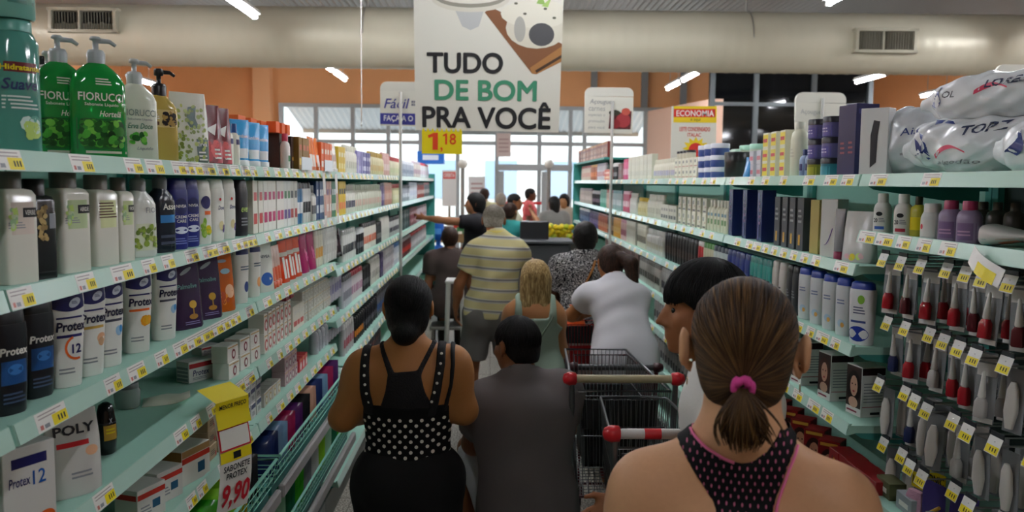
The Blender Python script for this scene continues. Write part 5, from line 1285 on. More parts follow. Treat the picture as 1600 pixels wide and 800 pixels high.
P = b_box(.05, .085, .235, '#232452', lambda D, w, h: D.lines(-w * .2, h * .3, w * .3, h * .5, 3, PL('#8a4a5a')), 'carton', True, side=lambda D, w, d, h: [sidex(D, d, 1, w, h * .25, h * .4, -d * .2, d * .1, PL('#a85a6a')), sidex(D, d, 1, w, h * .86, h * .93, -d * .4, d * .4, PL('#3a3c78'))])
run('r', r1, 1322, 1350, P, 'tall navy carton left of the white carton on the top right shelf', 'carton', 2, turn=.25)
# stacked jars with purple content and dark lids
P = b_jar(.085, .072, '#6a659a', '#24222c', lambda D, w, h: D.rect(-w * .4, h * .1, w * .4, h * .8, PL('#57519a')).lines(-w * .3, h * .3, w * .3, h * .7, 2, PL('#c8c4e0')), lidf=.3)
P2 = b_jar(.085, .066, '#8a8a2c', '#22242a', lambda D, w, h: D.rect(-w * .4, h * .1, w * .4, h * .8, PL('#a8a438')), lidf=.3)
P3 = b_jar(.085, .066, '#2a7888', '#22242a', lambda D, w, h: D.rect(-w * .4, h * .1, w * .4, h * .8, PL('#3a90a0')), lidf=.3)
run('r', r1, 1288, 1312, P3, 'teal jar with a dark lid at the bottom of the jar stacks', 'jar', 1)
run('r', r1, 1266, 1290, P2, 'olive jar with a dark lid at the bottom of the jar stacks', 'jar', 1)
run('r', r1 + .067, 1266, 1312, P, 'purple jar with a dark lid stacked above the olive and teal jars', 'jar', 2, stack=2)
run('r', r1, 1252, 1268, b_round(.05, .04, .105, '#7f95b8', '#3a4a78', lambda D, w, h: D.rect(-w * .3, h * .3, w * .3, h * .6, NAVY), True), 'small blue grey bottle beside the jar stacks', 'lotion bottle', 2)
P = b_round(.085, .06, .215, '#dcdcc4', '#e2e2d2', lambda D, w, h: D.lines(-w * .3, h * .4, w * .3, h * .6, 3, PL('#c8c6b0')), name='lotion_bottle', capf=.12)
run('r', r1, 1234, 1258, P, 'big plain ivory bottle on the top right shelf', 'lotion bottle', 1)
def artY(D, w, h): D.rect(-w * .46, h * .05, w * .46, h * .32, YEL).rect(-w * .46, h * .38, w * .46, h * .62, PL('#e2cf3a')).rect(-w * .46, h * .7, w * .46, h * .96, YEL).lines(-w * .4, h * .1, w * .4, h * .28, 1, REDM).lines(-w * .4, h * .42, w * .4, h * .58, 1, REDM).lines(-w * .4, h * .74, w * .4, h * .92, 1, REDM)
run('r', r1, 1196, 1236, b_box(.065, .055, .19, '#e4e0c8', artY), 'yellow and white striped carton with red lettering on the top right shelf', 'carton', 3)
run('r', r1, 1174, 1198, b_box(.06, .05, .06, '#c8c4cc', lambda D, w, h: D.rect(-w * .4, h * .3, w * .4, h * .6, PL('#c86a78'))), 'grey box with pink lettering stacked on the top right shelf', 'box', 2, stack=2)
run('r', r1, 1160, 1176, b_pouch(.075, .04, .095, '#2f8ac8'), 'small bright blue pouch on the top right shelf', 'refill pouch', 1, back=.03)
run('r', r1, 1136, 1166, b_jar(.13, .13, '#2c2c2c', '#1c1c1c', None, lidf=.4), 'big black jar with a wide lid on the top right shelf', 'jar', 1, back=.03)
run('r', r1, 1138, 1162, b_jar(.11, .08, '#cfc9a8', '#bcd8c0'), 'cream tub with a mint lid standing behind the black jar', 'jar', 2, stack=2, back=.17)
run('r', r1, 1164, 1196, b_jar(.12, .085, '#d8e0d0', '#a8d8c0'), 'mint tub stacked behind the grey boxes', 'jar', 2, stack=2, back=.15)
run('r', r1, 1098, 1128, b_jar(.10, .062, '#4a5c9a', '#d8dae4', lambda D, w, h: D.rect(-w * .48, h * .1, w * .48, h * .5, PL('#39509a')), lidf=.4), 'blue and white tub in the stacks left of the black jar', 'jar', 3, stack=3)
P = b_box(.09, .06, .062, '#e4dfc9', lambda D, w, h: D.rect(-w * .3, h * .55, -w * .16, h * .8, BLK).rect(-w * .06, h * .55, w * .1, h * .8, BLK).rect(-w * .4, h * .2, w * .4, h * .28, PL('#b86a4a')), 'soap_box')
run('r', r1, 1060, 1096, P, 'ivory box with black marks stacked on the top right shelf', 'soap box', 6, stack=2)
run('r', r1 + .125, 1060, 1080, b_jar(.06, .05, '#e4dfc9', '#1c1c1e'), 'ivory jar with a black lid on top of the ivory boxes', 'jar', 4)
where = 'on the top right shelf'
far('r', r1, [(1024, 1058, 'los', ('#e0dcc8', '#d8d4c0', '#b8b4c8'), 'ivory bottle with a small grey print', 14), (985, 1022, 'boxt', ('#dcd8c4', '#c8c4b0', '#d0ccb8'), 'plain ivory carton', 16)], where + ', middle part')
far('r', r1, [(976, 984, 'shr', ('#d85a8a', '#c83a6a', '#e8c0d0'), 'pink bottle', 4), (968, 976, 'box', ('#7a3a2c', '#4a2018', '#6a3024'), 'chestnut carton', 4), (960, 967, 'can', ('#2a2a2e', '#d8d8d8', '#8a8a90'), 'black can', 4), (948, 960, 'boxs', ('#c8503a', '#e0c08a', '#e8d8c0'), 'orange red carton', 6), (934, 948, 'shr', ('#dcd8e0', '#c0b8c8', '#b85a5a'), 'white bottle', 8), (924, 934, 'shr', ('#a85a34', '#d8a050', '#d87a3a'), 'amber bottle', 7), (910, 924, 'shr', ('#d8c8b8', '#a85050', '#c89080'), 'beige bottle', 11)], 'at the far end of the top right shelf')
def portrait(D, cx, cz, rx, rz, hair, sk):
    D.oval(cx, cz - rz * .1, rx, rz, PL(hair), .0005, 0, 14).oval(cx, cz - rz * .9, rx * .7, rz * .3, PL(sk), .0006, 0, 12).oval(cx + rx * .05, cz + rz * .02, rx * .56, rz * .58, PL(sk), .0008, 0, 14)
    for q in (-1, 1): D.oval(cx + rx * (.05 + q * .24), cz + rz * .12, rx * .1, rz * .05, PL('#2a1a14'), .0011, 0, 8)
    D.oval(cx + rx * .05, cz - rz * .28, rx * .17, rz * .06, PL('#a83a40'), .0011, 0, 8)
def facebox(hair, sk, body): return lambda D, w, h: (D.rect(-w * .48, h * .02, w * .48, h * .98, PL(body)), portrait(D, 0, h * .5, w * .42, h * .36, hair, sk), D.rect(-w * .4, h * .88, w * .4, h * .95, GOLDM, .0006))
Pd = b_box(.08, .06, .165, '#7c3430', facebox('#3a1c14', '#d8a888', '#8a4038'), 'hair_dye_box')
run('r', 2.1155, 0, 0, Pd, 'brown hair dye box on the raised far shelf of the right row', 'hair dye box', 30, y=(RY[5] + .05, RY[5] + 2 * BAY - .05))
r2 = top('r', 1, 1)
run('r', r2, 1320, 1376, b_pouch(.12, .06, .165, '#c9c8c4', lambda D, w, h: D.blobs(-w * .4, h * .02, w * .4, h * .2, 6, .012, [PL('#d8a8b0'), YEL, LIME], 5), 'refill_pouch'), 'greyish white pouch bag at the near end of the second right shelf', 'refill pouch', 1, turn=.5)
run('r', r2, 1306, 1324, b_tube(.05, .036, .17, '#7e7d80', '#8a2a4a', None, 'cream_tube', True), 'grey tube standing on a magenta cap', 'cream tube', 1, turn=.3, back=.03)
run('r', r2, 1288, 1324, b_box(.07, .055, .2, '#d6d4cf', lambda D, w, h: D.mb.add([D.p(w * (-.25 + .5 * u) + s_ * .002, h * (.2 + .3 * u * u), .0006) for u in [k / 8 for k in range(9)] for s_ in (-1, 1)], [(2 * k, 2 * k + 2, 2 * k + 3, 2 * k + 1) for k in range(8)], PURP) or D.lines(-w * .3, h * .6, w * .2, h * .7, 3, GRYM)), 'white carton with a purple swoosh on the second right shelf', 'carton', 1, turn=.45)
run('r', r2, 1272, 1294, b_box(.055, .05, .195, '#b5a35f'), 'plain gold beige carton on the second right shelf', 'carton', 1, turn=.2)
P = b_box(.05, .05, .20, '#55565c', lambda D, w, h: D.rect(-w * .2, h * .1, w * .1, h * .3, GOLDM).lines(-w * .3, h * .5, w * .3, h * .8, 3, GRYM), rough=.25)
run('r', r2, 1218, 1268, P, 'dark grey carton in the row on the second right shelf', 'carton', 4, turn=.1)
P = b_box(.07, .06, .225, '#232a60', lambda D, w, h: D.rect(-w * .25, h * .05, -w * .1, h * .95, PL('#6a6a90')).lines(-w * .1, h * .3, w * .3, h * .8, 4, PL('#7a5a78')), rough=.25)
run('r', r2, 1142, 1212, P, 'tall dark blue carton spaced out on the second right shelf', 'carton', 3)
P = b_box(.08, .06, .085, '#dedac6', lambda D, w, h: D.rect(-w * .35, h * .55, w * .0, h * .8, PL('#8a8a88')).rect(-w * .35, h * .1, w * .4, h * .2, PL('#3a3430')).rect(w * .1, h * .4, w * .4, h * .46, PL('#b0765a')))
run('r', r2, 1066, 1114, P, 'cream box with dark print stacked in twos on the second right shelf', 'box', 6, stack=2)
run('r', r2, 1112, 1144, b_round(.06, .05, .165, '#dedcc4', '#e6e4d4', lambda D, w, h: D.rect(-w * .3, h * .3, w * .3, h * .5, PL('#7a9a6a')).rect(-w * .3, h * .62, w * .3, h * .74, PL('#7a9aa8')), True), 'ivory bottle with green and blue print on the second right shelf', 'lotion bottle', 6)
where = 'on the second right shelf, middle part'
far('r', r2, [(1040, 1064, 'boxs', ('#d0ccbc', '#3a3834', '#8a8478'), 'small ivory box', 6), (1016, 1040, 'lo', ('#d6d4c4', '#e0decf', '#b8b6a4'), 'off white bottle', 9), (1000, 1014, 'los', ('#d8ccA0', '#d8b83a', '#c8b87a'), 'yellowish bottle', 6), (988, 998, 'lo', ('#e0dfd8', '#c8c6be', '#d0cec6'), 'white bottle', 5)], where)
far('r', r2, [(976, 986, 'shr', ('#c85a78', '#e0a8b8', '#e8c8d0'), 'pink bottle', 5), (960, 974, 'shr', ('#9ab0b0', '#5a8a90', '#c8d0d0'), 'grey blue bottle', 8), (950, 960, 'shr', ('#c8a898', '#a83a30', '#d8c0b0'), 'beige bottle with a red cap', 6), (940, 950, 'shr', ('#4f9a84', '#3a8a74', '#8ac0b0'), 'green bottle', 7), (928, 940, 'can', ('#2a2430', '#d0ccd0', '#6a5a68'), 'dark violet can', 9), (908, 926, 'shr', ('#b8a8a0', '#8a7880', '#d0c0b8'), 'taupe bottle', 15)], 'at the far end of the second right shelf')
r3 = top('r', 1, 2)
def art_hs(D, w, h): D.lines(-w * .2, h * .62, w * .3, h * .74, 2, PL('#7a86a8')); D.oval(w * .1, h * .25, w * .22, h * .08, PL('#b8cfe0')); D.oval(w * .18, h * .22, w * .1, h * .05, PL('#e8b060'), .0006)
P = b_flipcap(.07, .045, .195, '#dadbdc', '#1f3a98', art_hs, name='shampoo_bottle', taper=.85, capf=.14)
run('r', r3, 1258, 1340, P, 'white shampoo bottle with a blue cap on the third right shelf', 'shampoo bottle', 4, turn=.35)
P = b_flipcap(.085, .05, .2, '#dfe0e0', '#1f3a98', lambda D, w, h: D.oval(0, h * .2, w * .4, h * .14, PL('#22389a')).oval(w * .1, h * .82, w * .14, h * .08, PL('#7aa83a'), .0008).lines(-w * .2, h * .55, w * .3, h * .7, 3, PL('#5a5e78')).rect(-w*.3,h*.4,w*.3,h*.44,PL('#3a4a88')), name='shampoo_bottle', taper=.85, capf=.12)
run('r', r3, 1336, 1378, P, 'larger white shampoo bottle with a green leaf print at the shelf end', 'shampoo bottle', 1, turn=.6, back=.03)
run('r', r3, 1238, 1258, b_flipcap(.06, .04, .19, '#37383c', '#1c1c1e', lambda D, w, h: D.lines(-w * .3, h * .4, w * .3, h * .6, 3, GRYM), True), 'charcoal bottle left of the blue capped shampoos', 'shampoo bottle', 2)
run('r', r3, 1214, 1238, b_flipcap(.065, .04, .19, '#d6cfc8', '#d0c8c0', lambda D, w, h: D.lines(-w * .2, h * .3, w * .2, h * .6, 3, BLK), True), 'beige white bottle left of the charcoal ones', 'shampoo bottle', 2)
where = 'on the third right shelf'
far('r', r3, [(1180, 1214, 'shr', ('#3fa39a', '#2a7a74', '#2a3a40'), 'turquoise bottle', 5), (1144, 1178, 'shr', ('#2f3f8a', '#22306e', '#5a6ab0'), 'royal blue bottle', 5), (1122, 1144, 'shr', ('#d0dcd8', '#1c2a40', '#4a9ab0'), 'pale mint bottle with a dark cap', 4), (1106, 1122, 'shr', ('#dcd8b8', '#4f8a3a', '#c8704a'), 'cream bottle with a green cap', 4), (1097, 1106, 'shr', ('#c42a30', '#d8d0c8', '#a01a24'), 'bright red bottle', 2), (1044, 1096, 'shr', ('#1c1a1c', '#0f0f10', '#4a3a34'), 'black bottle', 12)], where)
far('r', r3, [(1016, 1042, 'lo', ('#d4d2cc', '#e2e0da', '#c0b8a0'), 'pearly white bottle', 9), (1000, 1014, 'shr', ('#dedac8', '#c8c4b0', '#8a8478'), 'ivory bottle', 6), (984, 998, 'boxt', ('#d4cfc0', '#e0dccf', '#b8b09a'), 'ivory carton', 7)], where + ', middle part')
far('r', r3, [(974, 984, 'shr', ('#d8b0b0', '#b87a88', '#a85a70'), 'rose bottle', 5), (962, 974, 'shr', ('#d89a3a', '#c8882a', '#e8c07a'), 'golden yellow bottle', 7), (952, 962, 'shr', ('#4a2e24', '#2a1a14', '#c8a080'), 'dark brown bottle', 6), (938, 952, 'shr', ('#b85a3c', '#8a3a28', '#d89a78'), 'rust bottle', 9), (924, 938, 'shr', ('#4a3a70', '#2a2050', '#8a7ab0'), 'purple bottle', 10), (908, 923, 'shr', ('#2a4a78', '#d8d8d8', '#6a8ab8'), 'steel blue bottle', 14)], 'at the far end of the third right shelf')
r4 = top('r', 1, 3)
def dye(hair): return lambda D, w, h: (D.rect(-w * .48, h * .16, w * .48, h * .98, PL('#3a2a28')), portrait(D, 0, h * .58, w * .44, h * .36, hair, '#caa088'), D.lines(-w * .4, h * .04, w * .3, h * .12, 1, PL('#8a2a40')))
def dyes(D, w, d, h): sidex(D, d, 1, w, h * .84, h * .98, -d * .48, d * .48, PL('#3a2228')); [sidex(D, d, 1, w, h * (.3 + .06 * k), h * (.32 + .06 * k), -d * .4, d * .4, GRYM) for k in range(7)]; sidex(D, d, 1, w, h * .2, h * .215, -d * .45, d * .4, PL('#a83a50')); sidex(D, d, 1, w, h * .05, h * .1, -d * .1, d * .3, BLK)
for k, (p0, p1, hair, nm) in enumerate(((1246, 1300, '#5a3426', 'auburn'), (1292, 1346, '#4a2a22', 'chestnut'), (1338, 1396, '#1c1414', 'black'))):
    run('r', r4, p0, p1, b_box(.085, .085, .165, '#dcdad6', dye(hair), 'hair_dye_box', False, side=dyes), 'white hair dye box with a %s haired woman on the fourth right shelf' % nm, 'hair dye box', 1, turn=.12, back=.04 + .015 * k)
where = 'on the fourth right shelf'
run('r', r4, 1215, 1246, b_box(.085, .085, .165, '#c8c4c0', dye('#6a4030'), 'hair_dye_box', True, side=dyes), 'white hair dye box next to the ponytail', 'hair dye box', 1, back=.04)
far('r', r4, [(1140, 1210, 'boxt', ('#cfcac4', '#3a2a2c', '#8a5a50'), 'pale carton', 9), (1080, 1138, 'shr', ('#d0cecc', '#a8a6a4', '#6a6868'), 'light grey bottle', 11)], where)
far('r', r4, [(1040, 1078, 'shr', ('#d6d4d0', '#c0beba', '#55535a'), 'off white bottle with dark print', 10), (1005, 1038, 'shr', ('#c6c2ba', '#8a8680', '#5a5650'), 'greige bottle', 12)], where + ', middle part')
far('r', r4, [(950, 1004, 'boxt', ('#a88c88', '#6a3a3c', '#c8a8a0'), 'dusty rose carton', 20)], where + ', far part')
r5 = top('r', 1, 4)
P = b_box(.075, .07, .16, '#8f1c20', facebox('#2a100c', '#c89070', '#7a1418'), 'hair_dye_box')
run('r', r5, 1150, 1330, P, 'red hair dye box with a portrait in the low row on the right', 'hair dye box', 10, back=.04, turn=.85)
P = b_box(.075, .07, .16, '#8a1a1e', lambda D, w, h: D.blobs(-w * .3, h * .1, w * .3, h * .9, 8, .008, [GOLDM, PL('#5a1014')], 4), 'hair_dye_box')
run('r', r5, 1330, 1408, P, 'dark red ornamented box in the low row below the hair dye shelf', 'hair dye box', 5, back=.03)
r5b = top('r', 2, 4); r6b = top('r', 2, 5)
far('r', r5b, [(1030, 1118, 'shr', ('#cac8c6', '#aaa8a6', '#5c5a60'), 'cool grey bottle', 20)], 'on the fifth right shelf')
far('r', r6b, [(1030, 1090, 'shr', ('#bcbab8', '#8c8a88', '#4c4a50'), 'dull grey bottle', 14)], 'on the sixth right shelf')
# ---- nearest right unit: small bottles on its second shelf
q2 = top('r', 0, 1)
def art_ox(c): return lambda D, w, h: D.oval(0, h * .62, w * .2, h * .07, BLK).text('20', -w * .34, h * .34, w * .26, h * .14, BLK, bold=.02).lines(-w * .02, h * .34, w * .36, h * .5, 3, GRYM).rect(-w * .28, h * .12, w * .3, h * .22, PL(c))
Pb = lambda c: b_round(.05, .042, .118, '#dcdad4', '#e2e0da', art_ox(c), name='peroxide_bottle', neck=.55, capf=.22)
run('r', q2, 1362, 1398, Pb('#3a62b8'), 'small white peroxide bottle with a blue stripe on the near right shelf', 'peroxide bottle', 1, turn=.7, back=.03)
run('r', q2, 1396, 1430, Pb('#b02a40'), 'small white peroxide bottle with a red stripe on the near right shelf', 'peroxide bottle', 1, turn=.7, back=.03)
run('r', q2, 1425, 1448, b_round(.045, .04, .112, '#b8b03a', '#3a3c2a', lambda D, w, h: D.rect(-w * .4, h * .2, w * .4, h * .6, YEL), name='oil_bottle', joined=True), 'small yellow oil bottle between the white ones', 'oil bottle', 1, turn=.5, back=.06)
run('r', q2, 1440, 1478, b_round(.055, .048, .095, '#c9cbc8', '#d8d8d4', lambda D, w, h: D.rect(-w * .44, h * .1, w * .44, h * .7, PL('#d4d2cc')).oval(-w * .3, h * .45, w * .08, h * .1, REDM), name='remover_bottle', neck=.7, capf=.22), 'squat clear bottle with a white cap and label', 'remover bottle', 1, turn=.6, back=.03)
run('r', q2, 1474, 1530, b_round(.058, .05, .105, '#8f7d9c', '#a83a60', lambda D, w, h: D.rect(-w * .44, h * .1, w * .44, h * .6, PL('#7a6088')).lines(-w * .3, h * .2, w * .3, h * .4, 2, PL('#b890b0')), name='remover_bottle', neck=.55, capf=.2), 'lilac remover bottle with a pink cap on the near right shelf', 'remover bottle', 2, turn=.6, back=.04)
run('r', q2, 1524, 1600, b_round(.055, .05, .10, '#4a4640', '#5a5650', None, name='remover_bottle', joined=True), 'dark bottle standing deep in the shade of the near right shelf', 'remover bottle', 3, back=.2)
Pw = b_pouch(.10, .05, .14, '#d8d0cc', lambda D, w, h: D.rect(-w * .48, h * .3, w * .48, h * .62, PL('#d86a48')).rect(-w * .48, h * .04, w * .48, h * .14, PL('#3a98a0')).rect(-w * .48, h * .7, w * .48, h * .8, PL('#c85a70')), 'wipes_pack')
for k, (px, nm) in enumerate(((1550, 'left'), (1640, 'right'))):
    X = RX + .08; o = put(Pw, (X, yx(px, X), q2 + .026), 0, uniq('orange and white wipes pack lying on the near right shelf, %s of two' % nm), 'wipes pack'); o.rotation_euler = (PI / 2, 0, .5)
# ---- hooks with blister packs
CARD = M('#8d9093', .15, spec=.7); CLEAR = M('#aeb4b8', .1, spec=.8)
def blister(kind):
    b = MB(); w, h = .052, .15
    b.box((0, .002, -h / 2), (w, .0012, h), CARD)
    parts = [('backing_card', b)]
    if kind in ('red', 'wine', 'blue', 'clear'):
        c = MB(); c.lathe([(.0075, 0), (.0095, .004), (.004, .062), (.002, .066)], PL('#dcdad4', .25), 14, (0, -.012, -.088))
        col = {'red': '#a3202a', 'wine': '#5a2026', 'blue': '#2a3258', 'clear': '#b8b4b0'}[kind]
        n = MB(); n.loft([rs(-.135, .026, .020, 4), rs(-.132, .030, .022, 4), rs(-.098, .029, .022, 3.5), rs(-.088, .020, .018, 2)], PL(col, .12), 18, (0, -.012, 0))
        parts += [('cap', c), ('glass', n)]
        t = MB(); t.box((0, .0008, -.02), (w * .92, .001, .03), PL('#d8d6d2')); t.box((0, .0008, -.143), (w * .92, .001, .012), PL('#d8d6d2')); parts.append(('print', t))
    elif kind == 'brush':
        c = MB(); c.loft([rs(-.14, .018, .012, 3), rs(-.10, .034, .018, 3), rs(-.05, .028, .016, 3), rs(-.03, .014, .010, 2)], PL('#cfcac2', .3), 16, (0, -.008, 0)); parts.append(('file', c))
    elif kind == 'sponge':
        t = MB(); t.box((0, .0, -.03), (w * 1.3, .0015, .042), PL('#e2cd12')); text_on(t, 'IONIC', (-w * .58, -.0012, -.042), (1, 0, 0), (0, 0, 1), w * 1.15, .024, BLK, .03)
        c = MB(); c.loft([rs(-.125, .05, .03, 3), rs(-.115, .058, .036, 3), rs(-.075, .06, .036, 3), rs(-.055, .052, .02, 3)], M('#c99ab0', .8, bump=.3, bscale=200), 18, (0, -.012, 0)); parts += [('sponge', c), ('header_card', t)]
    elif kind == 'violet':
        b = MB(); b.box((0, .002, -.075), (.085, .0015, .15), PL('#4a3f86')); parts = [('backing_card', b)]
        t = MB(); t.box((.015, .0, -.12), (.035, .001, .025), PL('#c8c6d0')); c = MB(); c.tube([(-.035, -.006, -.11), (.03, -.006, -.06)], .005, GOLDM, 8); parts += [('print', t), ('pencil', c)]
    p = Prod(); p.name = 'blister_pack'; p.w, p.d, p.h = w, .03, h
    p.parts = [('blister_pack' if i == 0 else n, m.mesh(n)) for i, (n, m) in enumerate(parts)]
    return p
BL = {k: blister(k) for k in ('red', 'wine', 'blue', 'clear', 'brush', 'sponge', 'violet')}
def hook(y, z, L, label, group):
    e = empty('display_hook', (RX + .41, y, z), 0, label, 'hook', group)
    m = MB(); m.tube([(0, 0, 0), (-L, 0, .004), (-L - .012, 0, .016)], .0025, STEEL, 6); m.obj('wire', e)
    m = MB(); m.tube([(0, 0, .02), (-L, 0, .024)], .002, STEEL, 6); m.box((-L - .006, 0, .03), (.004, .046, .014), PL('#3a3d40', .2)); o = m.obj('tag_arm', e)
    m = MB()
    c = M('#e4e2dc', .35)
    def t(y0, z0, y1, z1, mat, k): 
        f = lambda y_, z_: (-L - .009 - k - (z_ - .024) * -.35, y_, z_)
        m.add([f(y0, z0), f(y0, z1), f(y1, z1), f(y1, z0)], [(0, 1, 2, 3)], mat)
    t(-.026, -.014, .026, .026, c, 0); t(-.024, -.012, .024, .006, TAGY, .0006)
    for k in range(3): t(-.016 + .01 * k, -.007, -.012 + .01 * k, .002, INK, .001)
    m.obj('price_card', o)
rowz = [1.625, 1.435, 1.245, 1.06]
kinds = [['red', 'wine', 'red', 'red', 'wine', 'red', 'wine', 'red', 'clear'], ['blue', 'red', 'clear', 'red', 'red', 'clear', 'brush', 'brush', 'clear'], ['brush', 'blue', 'brush', 'brush', 'clear', 'brush', 'brush', 'brush', 'clear'], ['brush', 'brush', 'sponge', 'violet', 'violet', 'brush', 'sponge', 'violet', 'brush']]
desc = {'red': 'hanging pack with a red nail polish bottle and white cone cap', 'wine': 'hanging pack with a dark wine polish bottle', 'blue': 'hanging pack with a dark blue polish bottle', 'clear': 'hanging pack with a clear polish bottle', 'brush': 'hanging pack with a pale nail file', 'sponge': 'pink sponge in a hanging pack with a yellow header card', 'violet': 'violet card pack with a gold pencil'}
rn = ['top', 'second', 'third', 'bottom']
for r, z in enumerate(rowz):
    for i in range(9):
        y = 2.47 - .098 * i + RNG.uniform(-.006, .006); L = .33 + RNG.uniform(-.03, .02)
        hook(y, z, L, 'steel display hook with a yellow price flag, %s row of the near right unit' % rn[r], 'display hooks, %s row' % rn[r])
        k = kinds[r][i]
        for j in range(2 if k != 'violet' else 1):
            lab = '%s, %s row of hooks' % (desc[k], rn[r])
            o = put(BL[k], (RX + .41 - L + .02 + .05 * j, y + (RNG.uniform(-.01, .01)), z - .004), -PI / 2 + .35 + RNG.uniform(-.2, .25), lab, 'blister pack', lab, RNG.uniform(-.12, .06))
z_ = top('r', 0, 2)
for k, (px, c, nm) in enumerate(((1415, '#5a5c3a', 'olive'), (1450, '#9aa0a4', 'grey'), (1500, '#6a6e72', 'slate'))):
    run('r', z_, px - 18, px + 18, b_box(.09, .05, .05, c, lambda D, w, h: D.rect(-w * .3, h * .3, w * .3, h * .6, WHT)), '%s small box on the low shelf under the hooks' % nm, 'box', 1, back=.05)
# price tags, right
for lv, l in {0: [1370, 1452], 1: [1356, 1384, 1420, 1446, 1484]}.items():
    tags('r', RN[0][lv], pxs('r', l), 'white and yellow price tag on the %s rail of the nearest right unit' % SH[lv])
for lv, l in {0: [1142, 1172, 1194, 1222, 1262, 1296, 1322], 1: [1154, 1176, 1192, 1208, 1222, 1238, 1254, 1266, 1278, 1318], 2: [1236, 1252, 1276, 1290, 1304, 1314], 3: [1215, 1238, 1258, 1284, 1306]}.items():
    tags('r', RN[1][lv], [y for y in pxs('r', l) if 2.6 < y < 4.0], 'white and yellow price tag on the %s right shelf rail, second unit' % SH[lv])
for k in (2, 3, 4):
    for lv in range(5):
        n = 8 - k
        tags('r', RN[k][lv], [RY[k] + .1 + 1.28 * (i + RNG.uniform(.42, .58)) / n for i in range(n)], 'white and yellow price tag on the %s right shelf rail, %s unit' % (SH[lv], BAYW[k]))
# a long folded paper tag sagging from the near right rail
m = MB(); pts = [(-.006 - .012 * math.sin(u * PI), -.12 * u, .02 - .045 * u + .0 * u) for u in [k / 8 for k in range(9)]]
m.rings([[(x, y, z), (x - .014, y, z - .04), (x - .0132, y, z - .04), (x + .0008, y, z)] for x, y, z in pts], TAGW, False, True)
m.rings([[(x - .006, y, z - .016), (x - .0150, y, z - .041), (x - .0135, y, z - .041), (x - .0050, y, z - .016)] for x, y, z in pts[3:8]], TAGY, False, True)
X = RX - .002; tag(m.obj('price_slip', None, (X, yx(1532, X), RN[0][1] + .018)), uniq('long curled price slip hanging off the near right rail'), 'price tag')
# ------------------------------------------------------------------ wire baskets low on the left, with their packs
RIM = M('#8fd4bf', .35); BUMP = M('#9d9a98', .5)
def wire_basket(y0, y1, zr, h, label, dx=.06):
    e = empty('wire_basket', (LX + dx, y0, zr), 0, label, 'basket', 'wire baskets of the left row')
    L = y1 - y0; D = .36
    m = MB()
    m.tube([(0, 0, 0), (0, L, 0), (-D, L, 0), (-D, 0, 0)], .006, RIM, 6, True); m.obj('rim', e)
    m = MB(); n = int(L / .045)
    for k in range(n + 1): m.tube([(0, L * k / n, 0), (-.02, L * k / n, -h), (-D, L * k / n, -h)], .0016, RIM, 4)
    for z in (.35, .7, 1.0): m.tube([(-.02 * z, 0, -h * z), (-.02 * z, L, -h * z)], .0018, RIM, 4)
    for k in range(6): m.tube([(-.04 - .06 * k, 0, -h), (-.04 - .06 * k, L, -h)], .0016, RIM, 4)
    for y in (0, L):
        for z in (.35, .7): m.tube([(-.02 * z, y, -h * z), (-D, y, -h * z)], .0016, RIM, 4)
    m.obj('wire_mesh', e)
    m = MB(); m.box((.005, L / 2, -h - .03), (.022, L, .05), BUMP, .006); m.obj('bumper_rail', e)
    m = MB(); m.box((-D / 2, L / 2, -h - .03), (D - .06, L, .03), TEAL); m.obj('carrier', e)
PACKC = {'green': '#45b02c', 'lime': '#9ad83a', 'dark green': '#25704a', 'mint': '#a8d8b8', 'yellow': '#d8b82a', 'black': '#202024', 'navy': '#23346a', 'purple': '#5a2a68', 'magenta': '#a82a58', 'light blue': '#8ab0d0', 'white': '#d8d8d2', 'brown': '#5a3a30', 'maroon': '#5a2028', 'peach': '#d8a890', 'grey': '#8a8c90'}
def packprod(c):
    m = MB(); b = M(c, .22, spec=.6); n = 8; t, u_ = [], []
    for j in range(n + 1):
        for i in range(n + 1):
            u, v = i / n * 2 - 1, j / n * 2 - 1; q = (max(0, (1 - u ** 4)) * max(0, (1 - v * v))) ** .5
            t.append((u * .075, v * .05, .026 * q + .003 * math.sin(4 * u + 5 * v) * q)); u_.append((u * .075, v * .05, -.022 * q))
    q = n + 1; fs = [(j * q + i, j * q + i + 1, (j + 1) * q + i + 1, (j + 1) * q + i) for j in range(n) for i in range(n)]
    m.add(t, fs, b, True); m.add(u_, [f[::-1] for f in fs], b, True)
    d = MB(); off = [(x, y, z + .0012) for x, y, z in t]
    d.add(off, [f for k, f in enumerate(fs) if 2 <= k % n <= 5 and 2 <= k // n <= 5], M('#dcdcd4', .3), True)
    return mk('soft_pack', [('film', m), ('printed_label', d)], .15, .1, .05, False)
PK = {k: packprod(c) for k, c in PACKC.items()}
def fill(y0, y1, zr, h, cols, where, n, dx=.06, ncol=3):
    rows = n // ncol; U = Matrix(((0, 1, 0), (0, 0, 1), (1, 0, 0)))
    for r in range(rows):
        for k in range(ncol):
            c = cols[(r // 2 + k * 2) % len(cols)]; lab = '%s soft pack %s' % (c, where)
            y = y0 + .05 + (y1 - y0 - .10) * (r + .5) / rows; x = LX + dx - .09 - .11 * k
            o = put(PK[c], (x, y, zr - h + .068 + RNG.uniform(0, .012)), 0, lab, 'soft pack', 'soft packs %s' % where)
            o.rotation_euler = (Matrix.Rotation(RNG.uniform(-.12, .12), 3, 'X') @ Matrix.Rotation(RNG.uniform(-.1, .1), 3, 'Z') @ U).to_euler()
